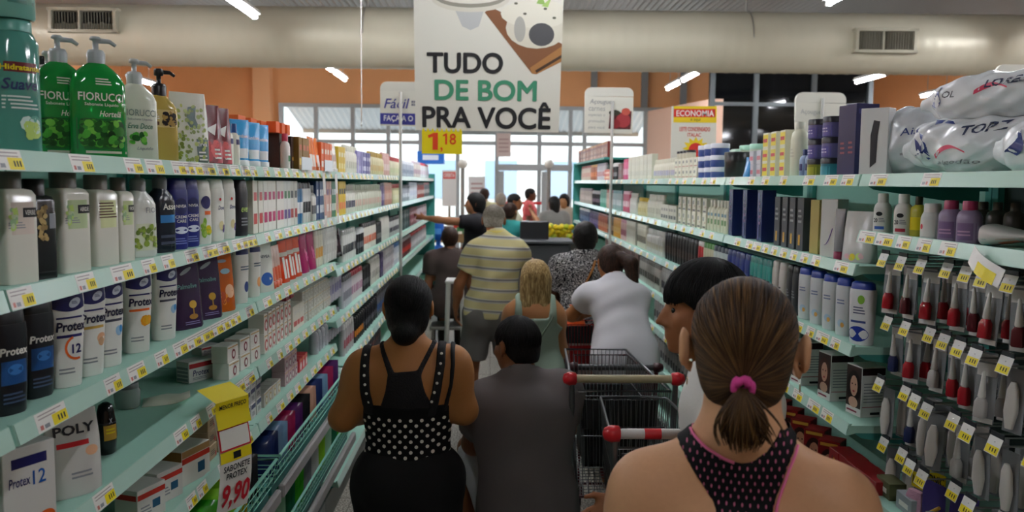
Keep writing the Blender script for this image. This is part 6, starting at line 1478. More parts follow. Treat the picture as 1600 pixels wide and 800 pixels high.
BK = [(LY[0] + .95, LY[1] - .02, ['black', 'yellow', 'green', 'brown', 'white', 'dark green'], ['navy', 'maroon', 'brown', 'grey', 'black', 'dark green'], 'nearest'),
      (LY[1] + .02, LY[2] - .02, ['green', 'lime', 'yellow', 'black', 'dark green', 'white'], ['maroon', 'brown', 'dark green', 'mint', 'grey', 'black'], 'middle'),
      (LY[2] + .02, LY[3] - .02, ['navy', 'light blue', 'magenta', 'purple', 'black', 'peach'], ['mint', 'dark green', 'green', 'grey', 'white', 'lime'], 'farthest')]
for y0, y1, ca, cb, nm in BK:
    wire_basket(y0, y1, .882, .10, 'mint wire basket in the upper row at lower left, %s of three' % nm)
    fill(y0, y1, .882, .10, ca, 'in the upper %s basket' % nm, 60 if y1 - y0 > 1 else 18)
    wire_basket(y0, y1, .640, .10, 'mint wire basket in the lower row at lower left, %s of three' % nm, .08)
    fill(y0, y1, .640, .10, cb, 'in the lower %s basket' % nm, 36 if y1 - y0 > 1 else 10, .08, 2)
z7 = top('l', 3, 5)
# ---- price sign hanging on the fourth left shelf
X = LX + .06; y = yx(352, X); e = empty('price_sign', (X, y, 1.175), .0, 'hanging yellow and white price sign reading 9,90 on the left shelf edge', 'price sign')
e.rotation_euler = (0, 0, PI / 2 - .5)
YS = M('#e6cf1e', .4); WS = M('#e3dfd6', .4); RS = M('#c4202e', .4)
def bend(z): return -.045 * math.sin(PI * min(1, max(0, (.02 - z) / .3))) * .5
m = MB()
def sheet(mb, x0, x1, z0, z1, mat, o=0., n=8, sk=0.):
    f_ = []; b_ = []
    for k in range(n + 1):
        z = z0 + (z1 - z0) * k / n
        for x in (x0, x1): f_.append((x + sk * z, bend(z) - o, z)); b_.append((x + sk * z, bend(z) - o + .0008, z))
    mb.add(f_, [(2 * k, 2 * k + 1, 2 * k + 3, 2 * k + 2) for k in range(n)], mat, True); mb.add(b_, [(2 * k, 2 * k + 2, 2 * k + 3, 2 * k + 1) for k in range(n)], mat, True)
sheet(m, -.06, .06, -.27, .02, WS); m.obj('paper', e)
m = MB(); sheet(m, -.062, .062, -.02, .055, YS, .012); m.add([(-.062, bend(.02) - .0135, .056), (.062, bend(.02) - .0135, .056), (.062, .06, .085), (-.062, .06, .085)], [(0, 1, 2, 3), (3, 2, 1, 0)], YS); text_on(m, 'MENOR PREÇO', (-.05, -.0145, .030), (1, 0, 0), (0, 0, 1), .10, .016, BLK, .02); o = m.obj('header', e)
m = MB(); sheet(m, -.058, .058, -.085, -.022, RS, .003); sheet(m, -.053, .053, -.08, -.026, WS, .004); m.obj('red_frame', e)
m = MB(); sheet(m, -.058, .058, -.118, -.087, YS, .003); sheet(m, -.012, .016, -.112, -.093, BLK, .0042); m.obj('yellow_strip', e)
m = MB()
def btext(t, x0, z0, w, h, mat, bold=.02):
    v, f, a = text2d(t, bold, .1); m.add([(x0 + q[0] * w, bend(z0 + q[1] * h) - .0035, z0 + q[1] * h) for q in v], f, mat)
btext('SABONETE', -.05, -.145, .1, .018, BLK); btext('PROTEX', -.04, -.168, .08, .018, BLK); btext('9,90', -.05, -.262, .105, .08, RS, .03); m.obj('lettering', e)
# ------------------------------------------------------------------ people
def proot(px, py, Y, label, rz=0.):
    p = at_y(px, py, Y); return empty('person', (p.x, Y, 0), rz, label, 'person'), p
def ztop_(px, py, Y): return at_y(px, py, Y).z
# --- girl with the ponytail, nearest
Y = 1.27; e, p_ = proot(1166, 433, Y, 'girl with a brown ponytail and pink hair tie in a black and pink tank top', -.29); zt_ = p_.z
c = zt_ - .116
J = stdj(.985, head=(0, .012, c), nck=(0, -.018, c - .158), shl=(-.138, -.015, c - .225), shr=(.140, -.015, c - .221), ell=(-.185, .0, c - .50), elr=(.19, .0, c - .50), wrl=(-.13, .2, c - .58), wrr=(.13, .2, c - .58))
G = Person(J, look=(0, 1, -.02), hs=.98, bw=.98, bd=.92, arm=.93, nk=1.08, ear=1.5)
SK1 = skin('#d8a47c')
f = G.body(.0065); gf = f
f.obj('body', SK1, e, 2)
TIE = np.array((.0, -.104, c - .030))
HM = hairmat('hair_brown', '#1a0f08', '#3f2a17', '#86643a', tuple(TIE))
def nape(ff):
    ff.ell(G.hp(0, -.062, -.055), (.052, .03, .04), .02)
hair_short(G, .0045, HM, e, .005, .04, -.100, -.055, wr=.0006, fr=160, extra=None, smooth=2)
# combed strands running over the skull into the tie
m = MB(); HS = .98; C0 = G.hp(0, -.012, .032); RR = (np.array((.0745, .093, .082)) + .0055) * HS
dt = nrm((TIE - C0) / RR); b1 = nrm(np.cross(dt, (1, 0, 0))); b2 = np.cross(dt, b1); rd = random.Random(5)
for k in range(420):
    th = 2 * PI * k / 420 + rd.uniform(-.01, .01); q = b1 * math.cos(th) + b2 * math.sin(th); pts = []; rr = []
    lift = rd.uniform(-.0004, .0011); tw = rd.uniform(-.05, .05)
    for i in range(15):
        ph = .10 + 1.9 * i / 14; v = dt * math.cos(ph) + (b1 * math.cos(th + tw * ph) + b2 * math.sin(th + tw * ph)) * math.sin(ph)
        pt = C0 + v * (RR + lift)
        lz = pt[2] - c; ly = pt[1] - J['head'][1]
        if lz < np.interp(ly, [-.1, -.06, -.02, .02, .06], [-.09, -.08, -.03, .01, .03]): break
        pts.append(pt); rr.append(.0013 * rd.uniform(.8, 1.1))
    if len(pts) > 3: rr[-1] = .0004; m.tube(pts, rr, HM, 4)
m.obj('hair_strands', e)
m = MB()
for k in range(230):
    a = rd.uniform(0, 2 * PI); q = rd.random() ** .5; ox, oz = math.cos(a) * q, math.sin(a) * q
    L = rd.uniform(.056, .084); side = ox * .028 + rd.uniform(-.006, .006); tail = .03 if rd.random() < .10 else 0
    pts = []; rr = []
    for i in range(9):
        t = i / 8; w = math.sin(min(1, t * 1.35) * PI / 2)
        spread = side * (.2 + .95 * math.sin(PI * min(1, t * .72 + .01)))
        pts.append(TIE + np.array((spread + tail * t * t, -.006 - .022 * w + oz * .016 * w + .012 * t * t, -.004 - L * t + oz * .003)))
        rr.append(.0024 * (1 - .75 * t ** 2))
    m.tube(pts, rr, HM, 4)
m.obj('ponytail', e)
m = MB(); PT = M('#e0479a', .7, bump=.4, bscale=300)
for k in range(3):
    m.tube([TIE + np.array((.0125 * math.cos(t), -.006 + .004 * k - .004 * math.sin(t), .0125 * math.sin(t) * .8 + .003 * math.sin(5 * t + k))) for t in [2 * PI * i / 24 for i in range(24)]], .0052, PT, 8, True)
m.obj('hair_tie', e)
for q in (-1, 1):
    m = MB(); pe = G.hp(q * .086, -.012, -.052); m.tube([pe + np.array((0, .004 * math.cos(t), .006 * math.sin(t))) for t in [2 * PI * i / 12 for i in range(12)]], .0008, M('#d8c08a', .2, 1.), 5, True); m.obj('earring', e)
def mesh_fn(nt, v):
    x, y, z = nsep(nt, v)
    s = .0112
    row = nmath(nt, 'FLOOR', nmath(nt, 'DIVIDE', z, s)); off = nmath(nt, 'MULTIPLY', nmath(nt, 'MODULO', nmath(nt, 'ABSOLUTE', row), 2.0), s / 2)
    fx_ = nmath(nt, 'SUBTRACT', nmath(nt, 'FRACT', nmath(nt, 'DIVIDE', nmath(nt, 'ADD', x, nmath(nt, 'ADD', off, 2.0)), s)), .5)
    fz_ = nmath(nt, 'SUBTRACT', nmath(nt, 'FRACT', nmath(nt, 'DIVIDE', z, s)), .5)
    d = nmath(nt, 'ADD', nmath(nt, 'MULTIPLY', nmath(nt, 'MULTIPLY', fx_, fx_), 5.0), nmath(nt, 'MULTIPLY', fz_, fz_))
    hole = nmath(nt, 'LESS_THAN', d, .07)
    side = nmath(nt, 'LESS_THAN', nmath(nt, 'ABSOLUTE', nmath(nt, 'SUBTRACT', x, .005)), .094)
    return nramp(nt, nmath(nt, 'MULTIPLY', hole, side), [(.4, '#0e0e12'), (.6, '#c46a88')], 'CONSTANT')
TOPM = nodemat('mesh_fabric', mesh_fn, .7, .2)
def g(px, py): return ((px - 1166) / 1105 , CAMZ - (py - 289) / 1105)
outl = [g(1030, 640), g(1044, 706), g(1076, 742), g(1104, 780), g(1128, 812), g(1132, 850), g(1108, 905), g(1030, 960), (-.22, c - .46), (-.22, c - .75), (.22, c - .75), (.22, c - .46), g(1310, 960), g(1232, 905), g(1216, 850), g(1222, 800), g(1240, 745), g(1258, 704), g(1268, 640)]
neckl = [g(1238, 640), g(1226, 690), g(1206, 716), g(1184, 732), g(1166, 736), g(1140, 730), g(1106, 716), g(1078, 698), g(1066, 640)]
poly = outl + neckl
lo, hi = G.bounds(.2); f = Field((-.3, -.25, c - .8), (.3, .3, c - .1), .005)
G.torso(f, .005); f.cone(J['nck'], G.hp(0, -.022, -.06), .058 * 1.08 + .004, .052 * 1.08 + .004, .03); G.arms(f, .003, .3, fore=False)
X, Yg, Z = f.pts(tuple(slice(0, n) for n in f.n))
f.F = np.maximum(f.F, poly_sdf(poly, X + 0 * Z, Z + 0 * X).astype(np.float32) if False else np.broadcast_to(poly_sdf(poly, (X + 0 * Z), (Z + 0 * X)), f.F.shape).astype(np.float32))
top_f = f
tank = f.obj('tank_top', TOPM, e, 2)
def piping(pts, name):
    m = MB(); out = []
    f2 = Field((-.3, -.25, c - .8), (.3, .3, c - .1), .007); G.torso(f2, .007); f2.cone(J['nck'], G.hp(0, -.022, -.06), .058 * 1.08 + .006, .052 * 1.08 + .006, .03); G.arms(f2, .003, .3, fore=False)
    for (x0, z0), (x1, z1) in zip(pts, pts[1:]):
        for i in range(6):
            t = i / 6; x, z = x0 + (x1 - x0) * t, z0 + (z1 - z0) * t; y = f2.surf_y(x, z)
            if y is not None: out.append((x, y, z))
    if len(out) > 4:
        o2 = [out[0]] + [tuple((np.array(a) + 2 * np.array(b) + np.array(d)) / 4) for a, b, d in zip(out, out[1:], out[2:])] + [out[-1]]
        m.tube(o2, .0024, M('#f07aa8', .6), 6); m.obj(name, tank)
piping([g(1078, 698), g(1106, 716), g(1140, 730), g(1160, 735)], 'neck_piping')
piping([g(1222, 850), g(1225, 800), g(1242, 745), g(1259, 706)], 'armhole_piping')
pants(G, .012, M('#3a4a68', .8), e, .012, 2.0, top=.98 * .985, name='jeans')

# --- boy in profile
Y = 2.15; zt_ = ztop_(1085, 414, Y); s = zt_ / 1.708
e, p_ = proot(1146, 500, Y, 'boy with black hair in a white t-shirt, seen from his left side', PI / 2)
hx = (at_y(1146, 500, Y) - at_y(1098, 500, Y)).x
J = stdj(s, head=(0, hx, 1.588 * s), nck=(0, .0, 1.42 * s), shl=(-.165, .0, 1.365 * s), shr=(.165, -.02, 1.375 * s), ell=(-.19, .15, 1.12 * s), elr=(.2, .05, 1.1 * s), wrl=(-.15, .26, 1.0 * s), wrr=(.15, .26, .99 * s))
B = Person(J, look=(0, 1, -.06), arm=.9, bw=.95, hs=1.02)
f = B.body(.009); f.obj('body', skin('#9c6644'), e, 2)
HB = hairmat('hair_black', '#030303', '#0b0a0a', '#1b1817', None, (30, 30, 5))
hair_short(B, .005, HB, e, .016, .042, -.07, -.012, fr=120, wr=.0014, fringe=.025, smooth=1, extra=lambda f: f.ell(B.hp(0, -.02, .0), (.0, .0, .0)) if False else None)
strands(B, HB, e, .0165, 420, [-.07, -.07, -.027, .018, .008, .030, .017, .017], seed=3, jit=.002)
eyes(B, e)
shirt(B, .009, M('#d9d5cf', .8, bump=.05, bscale=150), e, .016, .68, .86, wr=.005, fr=26)
pants(B, .014, M('#34405a', .8), e, .016, 2.0, top=.95 * s)

# --- woman in polka dots
Y = 3.0; K = FPX / Y
e, p_ = proot(638, 435, Y, 'woman with a low bun in a black polka dot top and long black skirt'); zt_ = p_.z; c = zt_ - .112
def w(px, py): q = at_y(px, py, Y); return (q.x - p_.x, q.z)
J = stdj(.88, head=(0, .012, c), nck=(0, -.018, c - .155), shl=(w(572, 568)[0], -.02, w(572, 572)[1]), shr=(w(706, 568)[0], -.02, w(706, 566)[1]),
         ell=(w(537, 655)[0], -.015, w(537, 650)[1]), elr=(w(725, 640)[0], -.01, w(725, 640)[1]), wrl=(-.12, .22, c - .40), wrr=(.12, .22, c - .38), chs=(0, .0, c - .31), wst=(.0, -.005, c - .48), pel=(0, 0, c - .62))
W_ = Person(J, bw=1.14, bd=1.10, hip=1.0, arm=1.16, leg=1.0, hs=.98, nk=1.02)
f = W_.body(.009); f.obj('body', skin('#a9713f'), e, 2)
def bun(f): f.ell(W_.hp(-.005, -.088, -.075), (.048, .040, .045), .012); f.ell(W_.hp(0, -.05, -.04), (.062, .05, .06), .03)
hair_short(W_, .006, HB, e, .012, .04, -.12, -.03, wr=.0012, fr=140, extra=bun, smooth=1)
def dots(nt, v):
    x, y, z = nsep(nt, v); s = .038
    row = nmath(nt, 'FLOOR', nmath(nt, 'DIVIDE', z, s * .5)); off = nmath(nt, 'MULTIPLY', nmath(nt, 'MODULO', row, 2.0), s / 2)
    a = nmath(nt, 'SUBTRACT', nmath(nt, 'FRACT', nmath(nt, 'DIVIDE', nmath(nt, 'ADD', x, nmath(nt, 'ADD', off, 3.4)), s)), .5)
    b = nmath(nt, 'MULTIPLY', nmath(nt, 'SUBTRACT', nmath(nt, 'FRACT', nmath(nt, 'DIVIDE', z, s * .5)), .5), .5)
    d = nmath(nt, 'ADD', nmath(nt, 'MULTIPLY', a, a), nmath(nt, 'MULTIPLY', b, b))
    low = nmath(nt, 'LESS_THAN', z, c - .365)
    return nramp(nt, nmath(nt, 'MULTIPLY', nmath(nt, 'LESS_THAN', d, .026), low), [(.4, '#0c0b0c'), (.6, '#e6e0d4')], 'CONSTANT')
DOT = nodemat('polka_fabric', dots, .75, .2)
BLKF = M('#0c0b0d', .8)
def region(polys, fld):
    X, Yq, Z = fld.pts(tuple(slice(0, n) for n in fld.n)); d = None
    for P in polys:
        q = poly_sdf(P, X + 0 * Z, Z + 0 * X); d = q if d is None else np.minimum(d, q)
    fld.F = np.maximum(fld.F, np.broadcast_to(d, fld.F.shape).astype(np.float32))
def poly_px(l): return [w(*q) for q in l]
f = Field((-.3, -.28, c - .75), (.3, .3, c - .1), .006); W_.torso(f, .008); 
region([poly_px([(565, 625), (600, 622), (640, 622), (680, 622), (712, 625), (708, 720), (565, 720)])], f)
f.obj('polka_top', DOT, e, 2)
strands(W_, HB, e, .0125, 360, [-.10, -.10, -.045, .0, -.01, .037, .04, .04], pole=(0, -.105, -.03), r=.0011, seed=4, span=2.3)
f = Field((-.3, -.28, c - .75), (.3, .3, c - .1), .006); W_.torso(f, .006); W_.arms(f, .004, .25, fore=False)
region([poly_px([(612, 572), (660, 568), (668, 600), (682, 630), (598, 630), (608, 600)]), poly_px([(588, 520), (594, 520), (622, 572), (630, 600), (616, 600), (612, 575)]), poly_px([(682, 520), (690, 520), (664, 570), (658, 600), (650, 590), (656, 568)])], f)
f.obj('lace_back_top', M('#141112', .85, bump=.6, bscale=140), e, 1)
strL = [(570, 510), (582, 510), (583, 560), (584, 600), (592, 640), (572, 640), (568, 600), (568, 560)]; strR = [(686, 510), (698, 510), (698, 560), (692, 600), (684, 640), (668, 640), (678, 600), (684, 560)]
so = {}
for nm, pl_ in (('t', [(704, 510), (711, 510), (713, 560), (710, 590), (700, 636), (692, 636), (704, 590), (706, 560)]), ('l', strL), ('r', strR)):
    f = Field((-.3, -.28, c - .75), (.3, .3, c - .1), .006); W_.torso(f, .009); W_.arms(f, .007, .3, fore=False); region([poly_px(pl_)], f)
    so[nm] = f.obj('shoulder_strap', BLKF, e, 2)
f = Field((-.3, -.28, c - .75), (.3, .3, c - .1), .006); W_.torso(f, .009); W_.arms(f, .007, .3, fore=False)
for l, nm in (([(576, 548), (576, 562), (576, 576), (577, 590), (579, 604), (582, 618)], 'l'), ([(692, 545), (691, 559), (689, 573), (686, 587), (682, 601), (678, 615)], 'r')):
    for q in l:
        x, z = w(*q); y = f.surf_y(x, z)
        if y is not None:
            m = MB(); m.sphere((x, y - .001, z), .0052, M('#e8e4da', .25), 8, 6, (1, .5, 1)); m.obj('pearl_stud', so[nm])
def skirt(f):
    f.cone((-.06, 0, c - .66), (-.07, .02, c - 1.15), .132, .115, .06); f.cone((.06, 0, c - .66), (.07, .02, c - 1.15), .132, .115, .06)
pants(W_, .010, M('#0d0c0e', .85), e, .02, 1.6, top=c - .50, name='skirt', skirt=skirt, wr=.006, fr=22)

# --- man in grey, crouched beside the cart
Y = 3.3
e, p_ = proot(808, 500, Y, 'crouching man with short black hair in a grey t-shirt'); zt_ = p_.z; c = zt_ - .112
def w(px, py): q = at_y(px, py, Y); return (q.x - p_.x, q.z)
J = stdj(1, head=(0, .03, c), nck=(.02, -.05, c - .135), shl=(w(762, 0)[0], -.06, w(0, 622)[1]), shr=(w(884, 0)[0], -.03, w(0, 606)[1]), chs=(.03, -.10, c - .31), wst=(.04, -.14, c - .50), pel=(.05, -.13, c - .66),
         hpl=(-.04, -.10, c - .66), hpr=(.11, -.10, c - .66), knl=(w(738, 0)[0], .24, w(0, 728)[1]), knr=(.10, .28, .70), anl=(w(736, 0)[0], .15, .32), anr=(.12, .16, .32), ell=(w(744, 0)[0], .08, w(0, 700)[1]), elr=(w(896, 0)[0] , .10, c - .36), wrl=(-.1, .3, c - .42), wrr=(.16, .34, c - .30))
A_ = Person(J, look=(-.62, .78, -.12), bw=1.20, bd=1.05, arm=1.12, hs=1.0)
f = A_.body(.010); f.obj('body', skin('#7d4e30'), e, 2)
HK = hairmat('hair_short_black', '#040303', '#0d0b0a', '#1f1b19', None, (40, 40, 14))
hair_short(A_, .006, HK, e, .008, .04, -.065, -.01, fr=170, wr=.0012)
strands(A_, HK, e, .0085, 380, [-.065, -.065, -.025, .02, .01, .04, .04, .04], seed=6, jit=.003)
eyes(A_, e)
GRT = M('#67605f', .85, bump=.04, bscale=200)
shirt(A_, .009, GRT, e, .018, .62, c - .80, wr=.009, fr=17, loose=.03)
pants(A_, .011, M('#b9bcc0', .8), e, .016, .98, name='shorts')
m = MB(); bx = M('#57585a', .5)
m.box((.05, -.12, .18), (.30, .30, .36), bx, .02); m.box((.0, .19, .11), (.46, .3, .22), bx, .02)
o = m.obj('step_stool', None, (p_.x, Y, 0)); tag(o, 'grey step stool that the crouching man in grey sits on', 'stool')

# --- blonde girl in sage green
Y = 4.9
e, p_ = proot(837, 408, Y, 'girl with long blonde hair in a sage green sleeveless top'); zt_ = p_.z; s = zt_ / 1.705; c = zt_ - .112
def w(px, py): q = at_y(px, py, Y); return (q.x - p_.x, q.z)
J = stdj(s, head=(0, .01, c), nck=(.01, -.01, c - .15), shl=(-.125, -.01, c - .195), shr=(w(874, 0)[0], -.01, w(0, 486)[1]), elr=(w(886, 0)[0], .02, w(0, 545)[1]), wrr=(.14, .2, c - .42), wrl=(-.14, .2, c - .42), ell=(-.19, .02, c - .42))
S_ = Person(J, bw=.98, arm=.95, hs=1.0, ear=.6)
f = S_.body(.011); f.obj('body', skin('#b07a50'), e, 2)
HBL = hairmat('hair_blonde', '#5a4226', '#8f7448', '#c9ad78', None, (26, 26, 2.2))
def longh(f):
    f.cone(S_.hp(-.03, -.055, .0), S_.hp(-.04, -.075, -.22), .062, .052, .03, flat=((0, 1, 0), .7)); f.cone(S_.hp(.03, -.055, .0), S_.hp(.035, -.075, -.21), .062, .05, .03, flat=((0, 1, 0), .7)); f.wrinkle(.003, 150, 1, dirs=((1, .4, .05), (-1, .7, .04), (.8, -1, .03)))
def hl(p, g_, mat, root, extra, low, h=.007):
    cc = p.J['head']; f = Field(cc - np.array((.2, .24, .36)), cc + .2, h)
    f.ell(p.hp(0, -.012, .032), np.array((.0745, .093, .082)) + g_, .01, p.Rh); f.ell(p.hp(0, -.03, -.03), (.072 + g_, .065 + g_, .08), .02, p.Rh)
    extra(f)
    def cut(X, Y, Z):
        ly = (X - cc[0]) * p.Rh[1, 0] + (Y - cc[1]) * p.Rh[1, 1] + (Z - cc[2]) * p.Rh[1, 2]; lz = (X - cc[0]) * p.Rh[2, 0] + (Y - cc[1]) * p.Rh[2, 1] + (Z - cc[2]) * p.Rh[2, 2]
        return np.interp(ly, [-.1, .03, .05, .07, .11], [low, low, .0, .04, .045]) - lz
    f.cut(cut); return f.obj('hair', mat, root, 1)
hl(S_, .012, HBL, e, longh, -.30)
def tank_like(p, f):
    pass
f = S_.field(.009); S_.torso(f, .010, .06); f.wrinkle(.005, 24)
R = S_.J; X, Yq, Z = f.pts(tuple(slice(0, n) for n in f.n))
f.F = np.maximum(f.F, np.broadcast_to(poly_sdf([(-.24, c - .80), (.24, c - .80), (.20, c - .30), (.125, c - .24), (.115, c - .05), (.09, c - .05), (.075, c - .21), (-.075, c - .21), (-.09, c - .05), (-.115, c - .05), (-.125, c - .24), (-.20, c - .30)], X + 0 * Z, Z + 0 * X), f.F.shape).astype(np.float32))
f.obj('sleeveless_top', M('#93a594', .8), e, 2)
m = MB(); m.tube([(.10, S_.J['shr'][1] - .10, c - .20), (.02, -.135, c - .33), (-.06, -.14, c - .45), (-.14, -.1, c - .56)], .006, M('#6a7a68', .7), 5); m.obj('bag_strap', e)
pants(S_, .013, M('#4a5870', .8), e, .014, 2.0, top=.93 * s)

# --- woman in a white t-shirt leaning over her cart
Y = 5.2
e, p_ = proot(962, 388, Y, 'woman with a dark ponytail in a white t-shirt leaning on a red cart'); zt_ = p_.z; c = zt_ - .112
def w(px, py): q = at_y(px, py, Y); return (q.x - p_.x, q.z)
J = stdj(.88, head=(-.01, .16, c), nck=(.02, .05, c - .12), shl=(w(932, 0)[0], .02, w(0, 455)[1]), shr=(w(1004, 0)[0] + .01, .02, w(0, 458)[1]), chs=(.02, -.05, c - .27), wst=(.035, -.14, c - .42), pel=(.04, -.2, c - .55), hpl=(-.05, -.2, c - .58), hpr=(.13, -.2, c - .58),
         ell=(w(905, 0)[0], .14, w(0, 492)[1]), elr=(w(1012, 0)[0], .16, c - .42), wrl=(-.14, .36, c - .36), wrr=(.16, .36, c - .36), knl=(-.05, -.16, .42), knr=(.13, -.16, .42), anl=(-.05, -.22, .08), anr=(.13, -.22, .08))
T_ = Person(J, look=(-.2, 1, -.25), bw=1.06, bd=1.0, hip=1.02, arm=1.0)
f = T_.body(.011); f.obj('body', skin('#9a6238'), e, 2)
HD = hairmat('hair_dark_brown', '#120a07', '#2c1a12', '#4a3022', None, (30, 30, 4))
def pony(f): f.cone(T_.hp(.04, -.10, .03), T_.hp(.085, -.14, -.02), .036, .046, .02); f.cone(T_.hp(.085, -.14, -.02), T_.hp(.105, -.13, -.21), .048, .026, .02); f.wrinkle(.0015, 150)
hair_short(T_, .007, HD, e, .010, .04, -.075, -.02, wr=.001, extra=pony)
m = MB(); pc = T_.hp(.045, -.105, .035); m.tube([pc + np.array((.024 * math.cos(t), .0, .024 * math.sin(t))) for t in [2 * PI * i / 16 for i in range(16)]], .006, M('#b8b0b8', .5), 6, True); m.obj('hair_clip', e)
shirt(T_, .009, M('#c3c1c4', .8, bump=.04, bscale=150), e, .014, .50, w(0, 588)[1], wr=.007, fr=22, loose=.03)
pants(T_, .013, M('#5a1f28', .8), e, .014, 2.0, top=c - .45)

# --- woman with patterned blouse and a shoulder strap
Y = 6.1
e, p_ = proot(915, 349, Y, 'short haired woman in a black and white patterned blouse with a tan bag strap'); zt_ = p_.z; s = zt_ / 1.705; c = zt_ - .112
J = stdj(s, head=(0, .02, c), shl=(-.17, 0, c - .20), shr=(.16, 0, c - .20), ell=(-.24, .02, c - .45), elr=(.2, .06, c - .45), wrl=(-.16, .2, c - .5), wrr=(.1, .25, c - .5))
N_ = Person(J, bw=1.2, bd=1.1, arm=1.1, hs=1.02)
f = N_.body(.012); f.obj('body', skin('#5a3826'), e, 2)
hair_short(N_, .007, HK, e, .013, .04, -.085, -.02, wr=.0015)
def zebra(nt, v):
    n = nnoise(nt, v, 14, 3, (1, 1, 2.2)); a = nmath(nt, 'SINE', nmath(nt, 'MULTIPLY', n, 75)); return nramp(nt, a, [(.35, '#17161a'), (.55, '#6a686c'), (.8, '#c8c4c0')])
_, fN = shirt(N_, .011, nodemat('patterned_fabric', zebra, .8, .2), e, .018, .72, c - .62, wr=.005, loose=.03)
m = MB(); pts = []
for k in range(15):
    t = k / 14; x = .062 - .20 * t; z = c - .15 - .40 * t ** .85; y = fN.surf_y(x, z)
    if y is not None: pts.append((x, y - .004, z))
m.tube(pts, .010, M('#9a642c', .6), 6); m.obj('bag_strap', e)
pants(N_, .014, M('#23242a', .8), e, .014, 2.0, top=.93 * s)

# --- elderly man in a striped polo
Y = 6.3
e, p_ = proot(774, 325, Y, 'grey haired man in a yellow and grey striped polo shirt and grey shorts'); zt_ = p_.z; c = zt_ - .105
def w(px, py): q = at_y(px, py, Y); return (q.x - p_.x, q.z)
J = stdj(.97, head=(-.01, .09, c), nck=(.01, .01, c - .125), shl=(w(752, 0)[0] - .022, -.01, w(0, 384)[1]), shr=(w(806, 0)[0] + .018, .0, w(0, 384)[1]), chs=(.02, -.02, c - .30), wst=(.0, -.03, c - .48), pel=(-.03, -.02, c - .66), hpl=(-.12, -.02, c - .70), hpr=(.07, -.02, c - .70),
         ell=(w(720, 0)[0], .0, w(0, 438)[1]), wrl=(w(714, 0)[0], .04, w(0, 476)[1]), elr=(w(832, 0)[0], .12, w(0, 412)[1]), wrr=(.30, .34, c - .36), knl=(w(740, 0)[0], .02, w(0, 572)[1]), knr=(w(800, 0)[0], .05, .48), anl=(w(742, 0)[0] - .02, -.02, .085), anr=(w(802, 0)[0], .02, .085))
E_ = Person(J, look=(.1, 1, -.35), bw=1.03, bd=1.06, arm=.95, handdir=dict(l=(.0, .1, -1)))
f = E_.body(.011); f.obj('body', skin('#96613f'), e, 2)
HG = hairmat('hair_grey', '#6a6258', '#9a9286', '#c9c2b6', None, (40, 40, 14))
hair_short(E_, .008, HG, e, .008, .045, -.07, -.01, wr=.0015)
strands(E_, HG, e, .0085, 260, [-.07, -.07, -.025, .02, .01, .04, .045, .045], r=.0018, seed=8, jit=.004)
def stripes(nt, v):
    x, y, z = nsep(nt, v); a = nmath(nt, 'FRACT', nmath(nt, 'DIVIDE', nmath(nt, 'ADD', z, nmath(nt, 'MULTIPLY', x, .06)), .078))
    return nramp(nt, a, [(0, '#d3c894'), (.36, '#c4c0b2'), (.50, '#85848a'), (.64, '#d6d1ba'), (.74, '#d3c894')], 'CONSTANT')
shirt(E_, .010, nodemat('striped_fabric', stripes, .85, .2), e, .018, .62, w(0, 489)[1], wr=.009, fr=22, loose=.035, name='polo_shirt')
m = MB(); cc = E_.J['nck'] + np.array((0, 0, .035)); m.rings([[(cc[0] + r * math.cos(t), cc[1] + r * math.sin(t) * .95, cc[2] + z) for t in [2 * PI * k / 20 for k in range(20)]] for r, z in ((.085, -.03), (.078, .01), (.070, .03), (.066, .028))], M('#d8c66a', .8), True, False); m.obj('collar', e)
pants(E_, .011, M('#6f6c68', .85), e, .026, .80, top=c - .52, name='shorts', flare=.02)

# --- people further back
def simple(px, py, Y, label, hc, sc, pc, sk='#8a5a3a', rz=0., h=.016, arms=None, sleeve=.6, long_=False, s=None, hem=.58, seat=False, sx=None):
    zt_ = at_y(px, py, Y).z; s = s or zt_ / 1.705; c = zt_ - .112 * min(1, s + .05)
    e, p_ = proot(px, py, Y, label, rz)
    J = stdj(s); dz = zt_ - 1.70 * s
    if arms:
        for k, v in arms.items(): J[k] = np.array(v, float) * s
    if seat:
        for k in J: J[k][2] += dz
        for k, kn, an in (('hpl', 'knl', 'anl'), ('hpr', 'knr', 'anr')):
            J[kn] = J[k] + np.array((0, .42, -.02)) * s; J[an] = np.array((J[kn][0], J[kn][1], .085))
    P = Person(J, bw=1.08, bd=1.05)
    f = P.body(h); f.obj('body', skin(sk), e, 2)
    def lng(f):
        f.cone(P.hp(0, -.05, 0), P.hp(0, -.06, -.16), .075, .06, .03)
    if long_: hl(P, .012, HD if hc == 'd' else HB, e, lng, -.24, .010)
    else: hair_short(P, .010, {'d': HD, 'b': HK, 'g': HG}[hc], e, .010, .045, -.07, -.01, wr=.001)
    shirt(P, h * .85, M(sc, .85), e, .018, sleeve, hem * s + (dz if seat else 0), wr=.004, loose=.03)
    pants(P, h, M(pc, .85), e, .016, 2.0, top=.95 * s + (dz if seat else 0))
    return e
simple(744, 301, 9.4, 'woman with dark hair in a black top and jeans reaching to the left', 'b', '#15151a', '#23304e', '#9a6848', PI / 2, long_=True, arms=dict(ell=(-.2, .30, 1.40), wrl=(-.15, .55, 1.43), elr=(.26, .05, 1.1), wrr=(.2, .25, 1.0)))
simple(797, 318, 10.2, 'woman in a teal top raising an arm behind the grey haired man', 'd', '#2a8a86', '#3a3a44', '#9a6a48', -.5, arms=dict(elr=(.36, .12, 1.42), wrr=(.2, .25, 1.58)))
simple(803, 303, 12.0, 'black haired man in a cream shirt facing right near the entrance', 'b', '#d8d4b8', '#3a3a40', '#8a5838', -PI / 2, .018)
